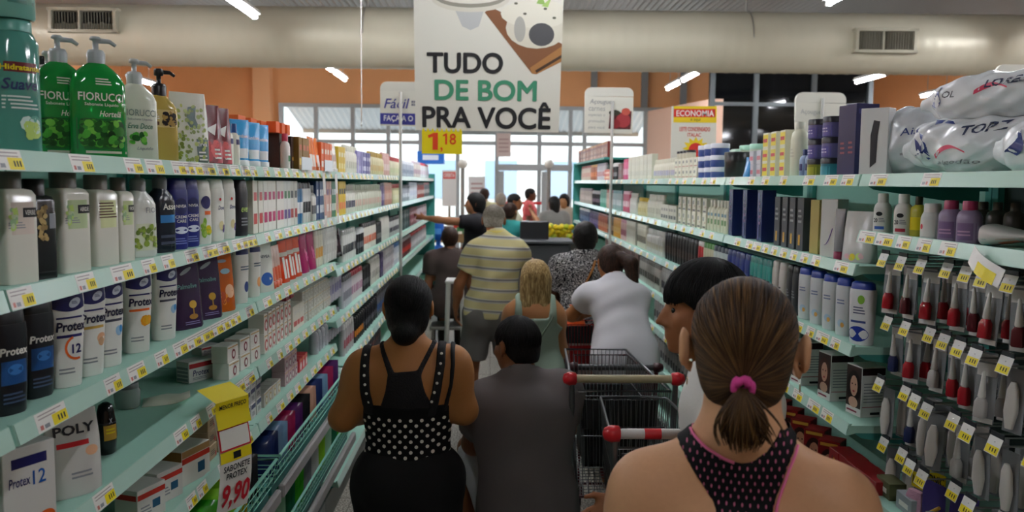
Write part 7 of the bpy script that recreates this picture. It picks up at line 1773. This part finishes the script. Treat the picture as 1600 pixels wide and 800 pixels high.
simple(828, 294, 15.5, 'man in a pink shirt standing in front of the entrance door', 'b', '#c8585a', '#c05a5e', '#6a402a', -PI / 2, .02)
simple(757, 294, 14.4, 'bald looking man in a pale yellow shirt far left of the entrance', 'd', '#c9c49a', '#5a564e', '#b08060', 0, .02)
simple(783, 302, 13.6, 'person in a dark grey shirt far back near the entrance', 'g', '#4a4a4e', '#2e2e34', '#9a7050', .3, .02)
simple(866, 307, 13.0, 'woman with long dark hair in a grey top by the right end panel', 'b', '#8a8884', '#3a3a44', '#8a5a40', .4, .02, long_=True)
simple(882, 303, 14.0, 'woman with dark hair and a pale blouse far right of the entrance', 'b', '#b8aa98', '#4a4650', '#a87850', PI - .4, .02, long_=True)
simple(703, 356, 8.4, 'seated person with brown hair in a dark brown top by the left end panel', 'd', '#4a3c38', '#2a2622', '#8a5a40', 0, seat=True, s=.96)
m = MB(); p_ = at_y(703, 356, 8.4)
z0 = p_.z - 1.70 * .96 + .80 * .96
m = MB(); m.box((0, .05, z0 - .13), (.38, .38, .03), M('#8a8680', .5), .008)
for a in (-1, 1):
    for b in (-1, 1): m.tube([(a * .16, .05 + b * .16, z0 - .14), (a * .18, .05 + b * .18, 0)], .012, M('#8a8680', .5), 6)
tag(m.obj('stool', None, (p_.x, 8.4, 0)), 'grey stool under the seated person by the left end panel', 'stool')
# ------------------------------------------------------------------ shopping carts
def cart(x, y, label, wire='#77797b', hcol='#b8ac8a', endc='#c8202a', zh=1.05, rz=0., L=.85, wd=.52, band=None, deep=.42, plastic=None):
    """handle at local y=0, basket runs forward along +y"""
    e = empty('shopping_cart', (x, y, 0), rz, label, 'shopping cart')
    wm = M(wire, .3, .8); hw = wd / 2
    m = MB(); m.tube([(-hw + .02, 0, zh), (hw - .02, 0, zh)], .016, M(hcol, .4), 12)
    if band:
        for k in range(3):
            xx = -hw + .1 + .14 * k
            m.tube([(xx, 0, zh), (xx + .05, 0, zh)], .0166, M(band, .4), 12)
    h = m.obj('handle', e)
    for q in (-1, 1):
        m = MB(); m.lathe([(.012, -.02), (.024, -.015), (.026, .01), (.018, .03), (.006, .034)], M(endc, .35), 14)
        m.xf(Matrix.Translation((q * (hw - .01), 0, zh)) @ Matrix.Rotation(q * PI / 2, 4, 'Y')); m.obj('handle_cap', h)
    zt, zb = zh - .06, zh - .06 - deep
    w1 = hw * .72
    m = MB()
    def P(u, v, t):  # u across -1..1, v along 0..1, t height 0 bottom..1 top
        ww = (hw - .02) * (1 - .22 * v) * (.86 + .14 * t); return (u * ww, .05 + v * L * (.94 + .06 * t), zb + .06 * v * (1 - t) + (zt - zb) * t)
    for t in (0, .33, .66):
        m.tube([P(-1, 0, t), P(-1, 1, t), P(1, 1, t), P(1, 0, t)], .003, wm, 5)
    n = 26
    for k in range(n + 1):
        v = k / n
        for u in (-1, 1): m.tube([P(u, v, 0), P(u, v, 1)], .0017, wm, 4)
        m.tube([P(-1, v, 0), P(1, v, 0)], .0017, wm, 4)
    for k in range(1, 15):
        u = -1 + 2 * k / 15; m.tube([P(u, 0, 0), P(u, 1, 0), P(u, 1, 1)], .0017, wm, 4); m.tube([P(u, 0, 0), P(u, 0, .92)], .0017, wm, 4)
    m.obj('wire_basket', e)
    m = MB(); m.tube([P(-1, 0, 1), P(-1, 1, 1), P(1, 1, 1), P(1, 0, 1)], .006, wm, 6, True); m.obj('rim', e)
    if plastic:
        pmat = M(plastic, .4); 
        m = MB()
        for a, b in (((-1, 0), (-1, 1)), ((-1, 1), (1, 1)), ((1, 1), (1, 0))):
            q = [P(*a, .1), P(*b, .1), P(*b, .55), P(*a, .55)]; m.add(q, [(0, 1, 2, 3), (3, 2, 1, 0)], pmat)
        m.obj('side_panel', e)
    # child seat flap
    m = MB()
    for k in range(11):
        u = -.8 + 1.6 * k / 10; m.tube([P(u, .16, .15), P(u, .06, .92)], .0017, wm, 4)
    for t, v in ((.15, .16), (.5, .11), (.92, .06)): m.tube([P(-.85, v, t), P(.85, v, t)], .0028, wm, 5)
    m.box((0, .05 + L * .03, zt - .10), (wd * .7, .006, .12), M('#1c1d1f', .5), .003); m.obj('seat_flap', e)
    m = MB()
    for q in (-1, 1): m.tube([(q * (hw - .012), 0, zh), (q * (hw - .012), .02, zb + .1), (q * (hw - .02), .04, .28), (q * (hw - .02), .12, .15), (q * (hw - .09), L * .9, .13)], .011, wm, 8)
    m.tube([(-hw + .02, .06, .22), (hw - .02, .06, .22)], .008, wm, 6); m.tube([(-hw + .09, L * .9, .13), (hw - .09, L * .9, .13)], .008, wm, 6)
    for k in range(7): m.tube([(-hw + .06 + k * (wd - .12) / 6, .08, .2), (-hw + .1 + k * (wd - .2) / 6, L * .88, .16)], .003, wm, 4)
    for q in (-1, 1): m.tube([P(q * .9, .75, 0), (q * (hw - .09), L * .85, .13)], .008, wm, 6)
    m.obj('frame', e)
    for q in (-1, 1):
        for yy, xx in ((.12, hw - .03), (L * .88, hw - .09)):
            m = MB(); m.xf(Matrix.Identity(4)); m.lathe([(.01, -.014), (.055, -.014), (.06, -.008), (.06, .008), (.055, .014), (.01, .014)], M('#222224', .6), 18)
            m.xf(Matrix.Translation((q * xx, yy, .0605)) @ Matrix.Rotation(PI / 2, 4, 'Y'))
            m2 = MB(); m2.tube([(q * xx - .02, yy, .06), (q * xx - .02, yy, .13), (q * xx + .02, yy, .13), (q * xx + .02, yy, .06)], .005, wm, 6)
            o = m.obj('wheel', e); m2.obj('fork', o)
    return e, P
pA = at_y(975, 592, 3.15)
eA, PA = cart(pA.x, 3.15, 'dark wire shopping cart with a beige handle beside the crouching man', zh=pA.z, L=.82, wd=.42)
pB = at_y(1048, 678, 2.45)
eB, PB = cart(pB.x, 2.45, 'dark wire shopping cart with a white and red handle behind the beige one', zh=pB.z, L=.60, wd=.36, hcol='#d4d0cc', band='#c8242c', deep=.38)
pC = at_y(912, 489, 5.5)
eC, PC = cart(pC.x, 5.52, 'red shopping cart with a white handle beside the blonde girl', wire='#a01820', hcol='#d8c8c4', zh=pC.z, L=.40, wd=.36, plastic='#a3161e', endc='#b01820')
pD = at_y(962, 580, 4.2)
eD, PD = cart(pD.x, 4.2, 'dark red shopping cart in front of the beige handled one', wire='#4a1a20', hcol='#3a3a3c', zh=pD.z + .02, L=.55, wd=.44, plastic='#5a141c', endc='#3a1a1e')
# goods in the carts
def crate(loc, size, mat, name, label, cat, rz=0.):
    m = MB(); w_, d_, h_ = size
    m.box((0, 0, .006), (w_, d_, .012), mat)
    for q in (-1, 1): m.box((q * (w_ / 2 - .006), 0, h_ / 2), (.012, d_, h_), mat, .003); m.box((0, q * (d_ / 2 - .006), h_ / 2), (w_ - .024, .012, h_), mat, .003)
    return tag(m.obj(name, None, loc, rz), label, cat)
zA = pA.z - .06 - .42
crate((pA.x + .02, 3.58, zA + .045), (.27, .34, .20), M('#17181a', .5), 'storage_crate', 'black plastic crate lying in the beige handled cart', 'crate')
for k, px in enumerate((938, 966)):
    P = b_jar(.055, .09, '#8d9094', '#a8abae', lambda D, w, h: D.rect(-w * .4, h * .1, w * .4, h * .8, PL('#6a6d70')), name='canned_drink')
    put(P, (pA.x - .07 + .075 * k, 3.50, zA + .058), .3, uniq('silver can in the black crate of the cart, %s one' % ('left' if k == 0 else 'right')), 'can')
P = b_box(.10, .05, .16, '#c9cccf', lambda D, w, h: D.rect(-w * .4, h * .1, w * .4, h * .9, PL('#7d8084')).lines(-w * .3, h * .3, w * .3, h * .7, 3, WHT), 'foil_pack', False)
put(P, (pA.x + .04, 3.66, zA + .058), .25, uniq('silver foil pack standing in the black crate of the cart'), 'pack')
zB = pB.z - .06 - .38
P = b_box(.12, .08, .13, '#c8c4be', lambda D, w, h: D.rect(-w * .46, h * .5, w * .46, h * .9, PL('#c4262c')).rect(-w * .3, h * .1, w * .3, h * .3, PL('#c4262c')), 'soap_multipack', False)
put(P, (pB.x - .08, 2.72, zB + .018), .1, uniq('white and red pack lying in the white handled cart'), 'pack')
P = b_pouch(.12, .06, .17, '#a8b03a', lambda D, w, h: D.rect(-w * .3, h * .3, w * .3, h * .6, YEL), 'refill_pouch')
put(P, (pB.x + .07, 2.70, zB + .018), .2, uniq('yellow green pouch in the white handled cart'), 'pouch')
zC = pC.z - .06 - .42
m = MB(); m.loft([rs(0, .12, .10, 3), rs(.05, .15, .12, 2.6), rs(.12, .11, .10, 2.4), rs(.17, .05, .05, 2), rs(.20, .09, .03, 2)], M('#e2602a', .35), 18)
tag(m.obj('shopping_bag', None, (pC.x - .03, 5.74, zC + .30)), 'bright orange bag on top of the goods in the red cart', 'bag')
P = b_box(.22, .2, .29, '#b9b4ac', lambda D, w, h: D.rect(-w * .4, h * .2, w * .4, h * .7, PL('#c83a3a')), 'carton')
put(P, (pC.x + .0, 5.74, zC + .03), .1, uniq('grey and red carton in the red cart'), 'carton')

# ------------------------------------------------------------------ signs
def board(name, c4, Y, th, mat, label, cat='sign'):
    """upright board whose corners were measured at distance Y: lower-left, lower-right, upper-right, upper-left"""
    P = [at_y(px, py, Y) for px, py in c4]; o = P[0]
    e = empty(name, o, 0, label, cat)
    q = [p - o for p in P]; m = MB(); b = [p + Vector((0, th, 0)) for p in q]
    m.add(q + b, [(0, 1, 2, 3), (7, 6, 5, 4), (0, 4, 5, 1), (1, 5, 6, 2), (2, 6, 7, 3), (3, 7, 4, 0)], mat); m.obj('panel', e)
    ux = q[1]; uz = q[3]
    def at(u, v, k=.002): return q[0] * (1 - u) * (1 - v) + q[1] * u * (1 - v) + q[2] * u * v + q[3] * (1 - u) * v + Vector((0, -k, 0))
    return e, at
def art(e, name): m = MB(); return m
def fl(m, at, pts, mat, k=.002): 
    m.add([at(u, v, k) for u, v in pts], [tuple(range(len(pts)))], mat)
def ov(cx, cy, rx, ry, n=20, a0=0, a1=2 * PI): return [(cx + rx * math.cos(a0 + (a1 - a0) * k / n), cy + ry * math.sin(a0 + (a1 - a0) * k / n)) for k in range(n)]
def tx(m, at, t, u0, v0, u1, v1, mat, bold=.02, k=.003, shear=0., res=2, fat=0.):
    v, f, a = text2d(t, bold, shear, res)
    if fat:
        for i in range(8):
            du, dv = fat * math.cos(PI * i / 4) * 1.0, fat * .75 * math.sin(PI * i / 4)
            m.add([at(u0 + (u1 - u0) * q[0] + du, v0 + (v1 - v0) * q[1] + dv, k + .00003 * i) for q in v], f, mat)
    m.add([at(u0 + (u1 - u0) * q[0], v0 + (v1 - v0) * q[1], k) for q in v], f, mat)
SGN = M('#d9d6ca', .5)
YS_ = 5.6; B0, B1 = (649, 203), (873, 207)
e, at = board('hanging_sign', [B0, B1, (884, -90), (645, -90)], YS_, .012, SGN, 'tall hanging white sign reading TUDO DE BOM PRA VOCÊ with a food picture')
def uv(px, py):
    v = (205 - py) / 295.0; l = 649 - 4 * v; r = 873 + 11 * v; return ((px - l) / (r - l), v)
BK_ = M('#1b1b1e', .5); GN = M('#3f8a68', .5)
for nm, t, b, mt in (('lettering', 'TUDO', (668, 785, 82, 113), BK_), ('green_lettering', 'DE BOM', (680, 838, 125, 156), GN), ('lettering', 'PRA VOCÊ', (661, 860, 159, 200), BK_)):
    m = MB(); u0, v0 = uv(b[0], b[3]); u1, v1 = uv(b[1], b[2]); tx(m, at, t, u0, v0, u1, v1, mt, 0., .003, 0., 6, .0052); m.obj(nm, e)
m = MB()
def pp(l, mat, k): fl(m, at, [uv(min(q[0], 880 - q[1] * .03), q[1]) for q in l], mat, k)
def po(cx, cy, rx, ry, mat, k, n=20): pp([(cx + rx * math.cos(2 * PI * i / n), cy - ry * math.sin(2 * PI * i / n)) for i in range(n)], mat, k)
pp([(708, -89), (884, -89), (881, 20), (881, 60)][::-1] if False else [(881, -85), (708, -85), (708, -20), (881, -20)], M('#c6c2b4', .5), .0013)
pp([(711, 15), (757, 12), (748, 40), (735, 46), (722, 40)], M('#b9bab8', .5), .0014)
po(735, -4, 62, 22, M('#cfcabb', .5), .0018); po(735, -6, 56, 17, M('#8e8a7c', .5), .0020); po(735, -9, 52, 14, M('#d8d4c6', .5), .0022)
pp([(757, 18), (768, 10), (881, 66), (881, 90), (836, 113), (831, 113)], M('#7d5030', .6), .0015)
pp([(831, 113), (828, 104), (878, 70), (880, 94), (838, 114)], M('#a3703e', .6), .0017); pp([(836, 108), (879, 83), (880, 88), (838, 112)], M('#3e2818', .6), .0019)
po(838, 42, 48, 32, M('#d3cebd', .5), .0021); po(838, 20, 56, 22, M('#dcd8c8', .5), .0023); po(846, 52, 20, 18, M('#4a4a4c', .5), .0024); po(812, 44, 9, 20, M('#a9a79e', .5), .0024)
for q in ((820, 20), (852, 12), (866, 26), (806, 4)): po(q[0], q[1], 3, 2, M('#5a5a4a', .5), .0026, 8)
pp([(838, 4), (846, -12), (852, 6)], M('#8fb45a', .5), .0026); pp([(846, 8), (862, -6), (856, 10)], M('#a4c46a', .5), .0027)
m.obj('food_picture', e)
for u in (.12, .88):
    a = at(u, 1.0, 0); m = MB(); m.tube([a, a + Vector((0, .006, ZC - .02 - (a.z + e.location.z)))], .0025, STEEL, 5); m.obj('suspension_wire', e)
e2, at = board('price_card', [(659, 240), (722, 241), (722, 206), (659, 205)], YS_ - .02, .004, M('#e8d414', .45), 'yellow price card reading 1,18 hanging below the tall sign', 'price card')
m = MB(); R_ = M('#e0461c', .5); fl(m, at, [(.27, .18), (.40, .18), (.40, .94), (.30, .94), (.15, .82), (.17, .70), (.27, .76)], R_, .003); tx(m, at, ',', .46, .08, .52, .30, R_, .01); fl(m, at, [(.58, .42), (.63, .42), (.63, .92), (.59, .92), (.52, .84), (.53, .78), (.58, .82)], R_, .003); tx(m, at, '8', .69, .42, .85, .92, R_, .008); m.obj('lettering', e2)
m = MB()
for k in range(9): u = .04 + .115 * k; fl(m, at, [(u - .04, 1.0), (u + .04, 1.0), (u, 1.16)][::-1], M('#e8d414', .45), -.001)
m.obj('starburst_edge', e2)
def rounded(e, at, name, mat, v0=.72, k=.0015):
    pass
def pole_sign(c4, Y, label, mat=SGN, polex=None):
    e, at = board('stand_sign', c4, Y, .02, mat, label)
    x0 = (c4[0][0] + c4[1][0]) / 2 if polex is None else polex
    b = at_y(x0, c4[0][1], Y) - e.location; m = MB(); m.tube([(b.x, -.012, -e.location.z), (b.x, -.012, b.z + .28)], .014, M('#c9cac6', .4, .4), 8); m.obj('post', e)
    m = MB(); m.lathe([(.07, 0), (.07, .012), (.03, .03)], M('#7a7c7c', .5), 20, (b.x, -.012, -e.location.z)); m.obj('foot', e)
    # rounded header cap
    a0, a1 = at(0, 1, 0), at(1, 1, 0); m = MB(); L = (a1 - a0).length; n = 8
    pr = [(0, 0), (L, 0)] + [(L - .06 + .06 * math.cos(t), .06 * math.sin(t) + .02) for t in [PI / 2 * i / n for i in range(n + 1)]] + [(.06 - .06 * math.sin(t), .02 + .06 * math.cos(t)) for t in [PI / 2 * i / n for i in range(n + 1)]]
    m.prism(pr, 0, .02, M('#d4d1c6', .5)); m.xf(Matrix.Translation(a0)); m.obj('header', e)
    return e, at
VIO = M('#3a3a8e', .5)
e, at = pole_sign([(594, 196), (668, 198), (668, 142), (594, 142)], 7.3, 'white stand sign with violet writing half hidden behind the tall sign', polex=626)
m = MB(); tx(m, at, 'Fácil', .08, .50, .62, .78, VIO, .008, shear=.25); m.obj('lettering', e)
m = MB(); fl(m, at, [(0, .04), (1, .04), (1, .36), (0, .36)], VIO, .0015); tx(m, at, 'FAÇA A O SEU', .08, .1, .96, .3, WHITE, .01, .003); m.obj('violet_band', e)
m = MB()
for i in range(5):
    for j in range(4):
        if (i * 3 + j * 5) % 3: fl(m, at, [(.66 + .05 * i, .5 + .08 * j), (.70 + .05 * i, .5 + .08 * j), (.70 + .05 * i, .56 + .08 * j), (.66 + .05 * i, .56 + .08 * j)], M('#6a6a7a', .5), .0018)
m.obj('print', e)
e, at = pole_sign([(913, 207), (988, 209), (990, 152), (914, 150)], 7.7, 'white stand sign with a red meat picture above the right shelves', polex=956)
m = MB(); tx(m, at, 'Açougue', .10, .76, .55, .92, M('#8a8c90', .5), .0, shear=.2)
for k, t in enumerate(('carnes', 'especiais e', 'promoções', 'para você')): tx(m, at, t, .08, .60 - .17 * k, .42, .70 - .17 * k, M('#9a9a9a', .5), 0, shear=.1)
m.obj('lettering', e)
m = MB(); fl(m, at, [(.50, .12), (.96, .12), (.97, .62), (.52, .52)], M('#5a1c20', .5), .0015); fl(m, at, ov(.80, .36, .15, .2), M('#a3343a', .5), .002); fl(m, at, ov(.64, .26, .10, .13), M('#8a2228', .5), .0022); fl(m, at, ov(.62, .56, .12, .08), M('#3a3a2a', .5), .0023); fl(m, at, ov(.85, .6, .09, .1), M('#c85a4a', .5), .0024); m.obj('meat_picture', e)
e, at = board('poster', [(1048, 250), (1118, 252), (1120, 166), (1050, 166)], 7.8, .012, SGN, 'poster reading ECONOMIA with red and yellow print above the right shelves', 'poster')
YY = M('#e8c81e', .5); RR_ = M('#cf2f2a', .5)
m = MB(); fl(m, at, [(.04, .70), (1, .70), (1, 1), (.04, 1)], YY, .0015); fl(m, at, [(.04, .80), (.97, .80), (.97, .95), (.04, .95)], RR_, .002); tx(m, at, 'ECONOMIA', .10, .815, .94, .925, WHITE, .012, .0026); tx(m, at, 'é aqui', .42, .715, .64, .785, BK_, .0, .0026); m.obj('header_print', e)
m = MB(); tx(m, at, 'LEITE CONDENSADO', .18, .54, .86, .62, RR_, .01); tx(m, at, 'ITALAC', .36, .44, .66, .51, RR_, .01)
st = []
for k in range(24): a = 2 * PI * k / 24; r = .30 if k % 2 == 0 else .2; st.append((.55 + r * math.cos(a), .22 + r * .75 * math.sin(a)))
fl(m, at, st, YY, .0016); fl(m, at, ov(.55, .2, .16, .13), RR_, .002); m.obj('offer_print', e)
m = MB(); b = at(.5, 0, -.02); m.tube([b, b + Vector((0, 0, -(b.z + e.location.z) + .0))], .014, M('#c9cac6', .4, .4), 8); m.obj('post', e)
e, at = pole_sign([(1243, 210), (1322, 212), (1322, 162), (1243, 160)], 6.6, 'blank ivory stand sign behind the purple jars')
m = MB(); tx(m, at, 'Açougue', .1, .6, .5, .8, M('#a8a8a8', .5), 0); m.obj('lettering', e)
e, at = pole_sign([(1556, 175), (1640, 175), (1640, 120), (1556, 118)], 6.0, 'pale stand sign at the far right above the cotton bags')
m = MB(); tx(m, at, 'Ofertas', .1, .1, .6, .5, M('#7a7a7a', .5), 0); m.obj('lettering', e)

# ------------------------------------------------------------------ beyond the aisle
def stand(px0, px1, Y, ztop, label, mat, d=.7):
    a, b = at_y(px0, 300, Y).x, at_y(px1, 300, Y).x
    e = empty('display_table', ((a + b) / 2, Y, 0), 0, label, 'display table'); w_ = b - a
    m = MB(); m.box((0, 0, ztop - .03), (w_, d, .06), mat, .01); m.box((0, -d / 2 + .01, ztop + .03), (w_, .02, .08), mat); m.box((0, d / 2 - .01, ztop + .03), (w_, .02, .08), mat); m.obj('tray', e)
    m = MB(); m.box((0, 0, .38), (w_ * .94, d * .9, .03), mat); m.obj('lower_shelf', e)
    for x in (-1, 1):
        for y in (-1, 1):
            m = MB(); m.box((x * (w_ / 2 - .05), y * (d / 2 - .06), (ztop - .06) / 2), (.06, .06, ztop - .06), mat); m.obj('leg', e)
    return e
WOOD = M('#a8845a', .6, var=.1, bscale=8)
stand(640, 742, 12.7, 1.02, 'wooden display table with packs beyond the left end panel', WOOD)
cols = ['#6a6a70', '#d8d0c0', '#c83a2a', '#3a7a4a', '#4a5a8a', '#d8b040']; nms = ['grey', 'cream', 'red', 'green', 'blue', 'yellow']
for i in range(12):
    P = b_box(.10, .10, .16 + .03 * (i % 3), cols[i % 6], lambda D, w, h: D.rect(-w * .3, h * .3, w * .3, h * .6, WHT))
    x = at_y(648 + 8 * i, 300, 12.7).x; lab = '%s small carton on the wooden table beyond the left panel' % nms[i % 6]
    put(P, (x, 12.6 if i % 2 else 12.8, 1.021), 0, lab, 'carton', lab)
e, at = board('notice_board', [(691, 322), (713, 322), (713, 266), (691, 266)], 13.4, .02, M('#e2e0dc', .5), 'white notice board with a red heading beyond the left panel')
m = MB(); fl(m, at, [(.06, .76), (.94, .76), (.94, .95), (.06, .95)], M('#d8504a', .5), .002); tx(m, at, 'OFERTA', .12, .8, .88, .92, WHITE, .02, .003); m.obj('print', e)
m = MB(); b = at(.5, 0, -.02); m.tube([b, b + Vector((0, 0, -(b.z + e.location.z)))], .02, STEEL, 8); m.obj('post', e)
for px, nm in ((723, 'left'), (858, 'right')):
    p = at_y(px, 256, 15.0); e = empty('globe_post', (p.x, 15.0, 0), 0, 'grey post with a white globe top, %s of the entrance door' % nm, 'post')
    m = MB(); m.tube([(0, 0, 0), (0, 0, p.z - .06)], .035, M('#8f8f8c', .4, .3), 10); m.obj('pole', e)
    m = MB(); m.sphere((0, 0, p.z), .085, M('#e0ded6', .4), 14, 10); m.obj('globe', e)
# paper notices on the glass front
for c4, nm in (([(776, 245), (798, 245), (798, 208), (776, 208)], 'pinkish paper notice on the glass above the entrance'), ([(732, 318), (758, 318), (758, 276), (732, 276)], 'white paper notice on the glass left of the entrance')):
    e, at = board('paper_notice', c4, FAC - .12, .01, M('#d8c8c2' if 'pink' in nm else '#e2e4e4', .6), nm, 'notice')
    m = MB()
    for k in range(4): fl(m, at, [(.15, .2 + .17 * k), (.85, .2 + .17 * k), (.85, .26 + .17 * k), (.15, .26 + .17 * k)], M('#b89a98', .5), .002)
    m.obj('print', e)
# fruit crate with yellow fruit
a, b = at_y(848, 360, 10.8), at_y(898, 360, 10.8); zc = at_y(870, 364, 10.8).z
m = MB(); w_ = b.x - a.x; dk = M('#3a352f', .7)
for z in (.0, .14, .28): m.box((0, -.28, zc - .42 + z), (w_, .03, .11), dk); m.box((0, .28, zc - .42 + z), (w_, .03, .11), dk)
for x in (-1, 1): m.box((x * w_ / 2, 0, zc / 2 - .05), (.04, .6, zc - .1), dk)
m.box((0, 0, zc - .1), (w_, .56, .03), dk); m.box((0, 0, .2), (w_, .5, .4), dk)
tag(m.obj('fruit_crate', None, ((a.x + b.x) / 2, 10.8, 0)), 'dark slatted crate stand full of yellow fruit by the right end panel', 'crate stand')
fm = M('#e0c21c', .4); fm2 = M('#b8c02a', .4)
for i in range(26):
    m = MB() if i < 2 else None
    if i == 0: FR = [MB().loft([rs(-.045, .02, .02, 2), rs(-.03, .06, .055, 2), rs(.0, .08, .07, 2), rs(.03, .055, .055, 2), rs(.045, .012, .012, 2)], q, 12).mesh('mango') for q in (fm, fm2)]
    o = bpy.data.objects.new('mango', FR[i % 4 == 3]); COL.objects.link(o)
    o.location = ((a.x + b.x) / 2 + w_ * .42 * (((i * .618) % 1) * 2 - 1), 10.8 + .24 * (((i * .414) % 1) * 2 - 1), zc - .04 + .06 * (i % 3)); o.rotation_euler = (RNG.uniform(0, 3), RNG.uniform(0, 3), 0)
    tag(o, 'yellow mango heaped in the dark crate stand' if i % 4 != 3 else 'greenish mango heaped in the dark crate stand', 'fruit', 'mangoes in the crate stand')
# dark checkout counters
for k, (px, py, Yk, wk, nm) in enumerate(((850, 378, 8.8, .52, 'nearer'), (806, 360, 11.4, .9, 'farther'))):
    p = at_y(px, py, Yk); e = empty('checkout_counter', (p.x, Yk, 0), 0, 'dark grey checkout counter behind the striped man, %s one' % nm, 'counter')
    m = MB(); m.box((0, 0, p.z / 2), (wk, .5, p.z), M('#3f4144', .5), .02); m.obj('cabinet', e)
    m = MB(); m.box((0, 0, p.z + .015), (wk + .06, .56, .03), M('#8a8c8e' if k else '#4d4f52', .4), .006); m.obj('counter_top', e)
    m = MB(); m.box((-wk * .2, .0, p.z + .12), (.3, .06, .2), M('#2a2b2e', .3), .01); m.box((-wk * .2, .02, p.z + .03), (.06, .05, .05), M('#2a2b2e', .4)); m.obj('monitor', e)
# blue water packs beside the left end panel, white stool
for k, (px, py, Yk) in enumerate(((690, 520, 9.0),)):
    pass
P = b_round(.16, .16, .34, '#1f62c0', '#2a78d8', lambda D, w, h: D.rect(-w * .4, h * .3, w * .4, h * .6, PL('#5a9ae0')), True, name='water_jug')
for k in range(4):
    put(P, (at_y(688, 300, 12.1).x - .02, 12.0, .002 + .342 * k), 0, uniq('blue water jug in the stack by the left end panel, %s from the floor' % ['first', 'second', 'third', 'fourth'][k]), 'water jug')
P = b_box(.34, .2, .16, '#2a6ac0', lambda D, w, h: D.rect(-w * .3, h * .3, w * .3, h * .7, PL('#e0e6f0')), 'carton')
put(P, (at_y(676, 250, 11.0).x - .02, 11.0, top('l', 7, 0) + .19), 0, uniq('blue carton on top of the goods at the far left shelf end'), 'carton')
p = at_y(711, 436, 7.6); e = empty('plastic_stool', (p.x, 7.6, 0), 0, 'white plastic stool standing near the left end panel', 'stool')
m = MB(); m.box((0, 0, p.z - .015), (.17, .26, .03), WHITE, .01); m.obj('seat', e)
for x in (-1, 1):
    for y in (-1, 1):
        m = MB(); m.tube([(x * .06, y * .10, p.z - .02), (x * .085, y * .13, 0)], [.018, .014], WHITE, 8); m.obj('leg', e)

p = at_y(565, 190, 7.0); m = MB(); m.tube([(0, 0, 0), (0, 0, ZC - p.z)], .005, STEEL, 6); m.tube([(.0, 0, 0), (0, -.02, -.02), (0, -.01, -.04), (0, .01, -.03)], .004, STEEL, 6)
tag(m.obj('hanging_cable', None, (p.x, 7.0, p.z)), 'thin steel cable hanging from the ceiling left of the tall sign', 'cable')
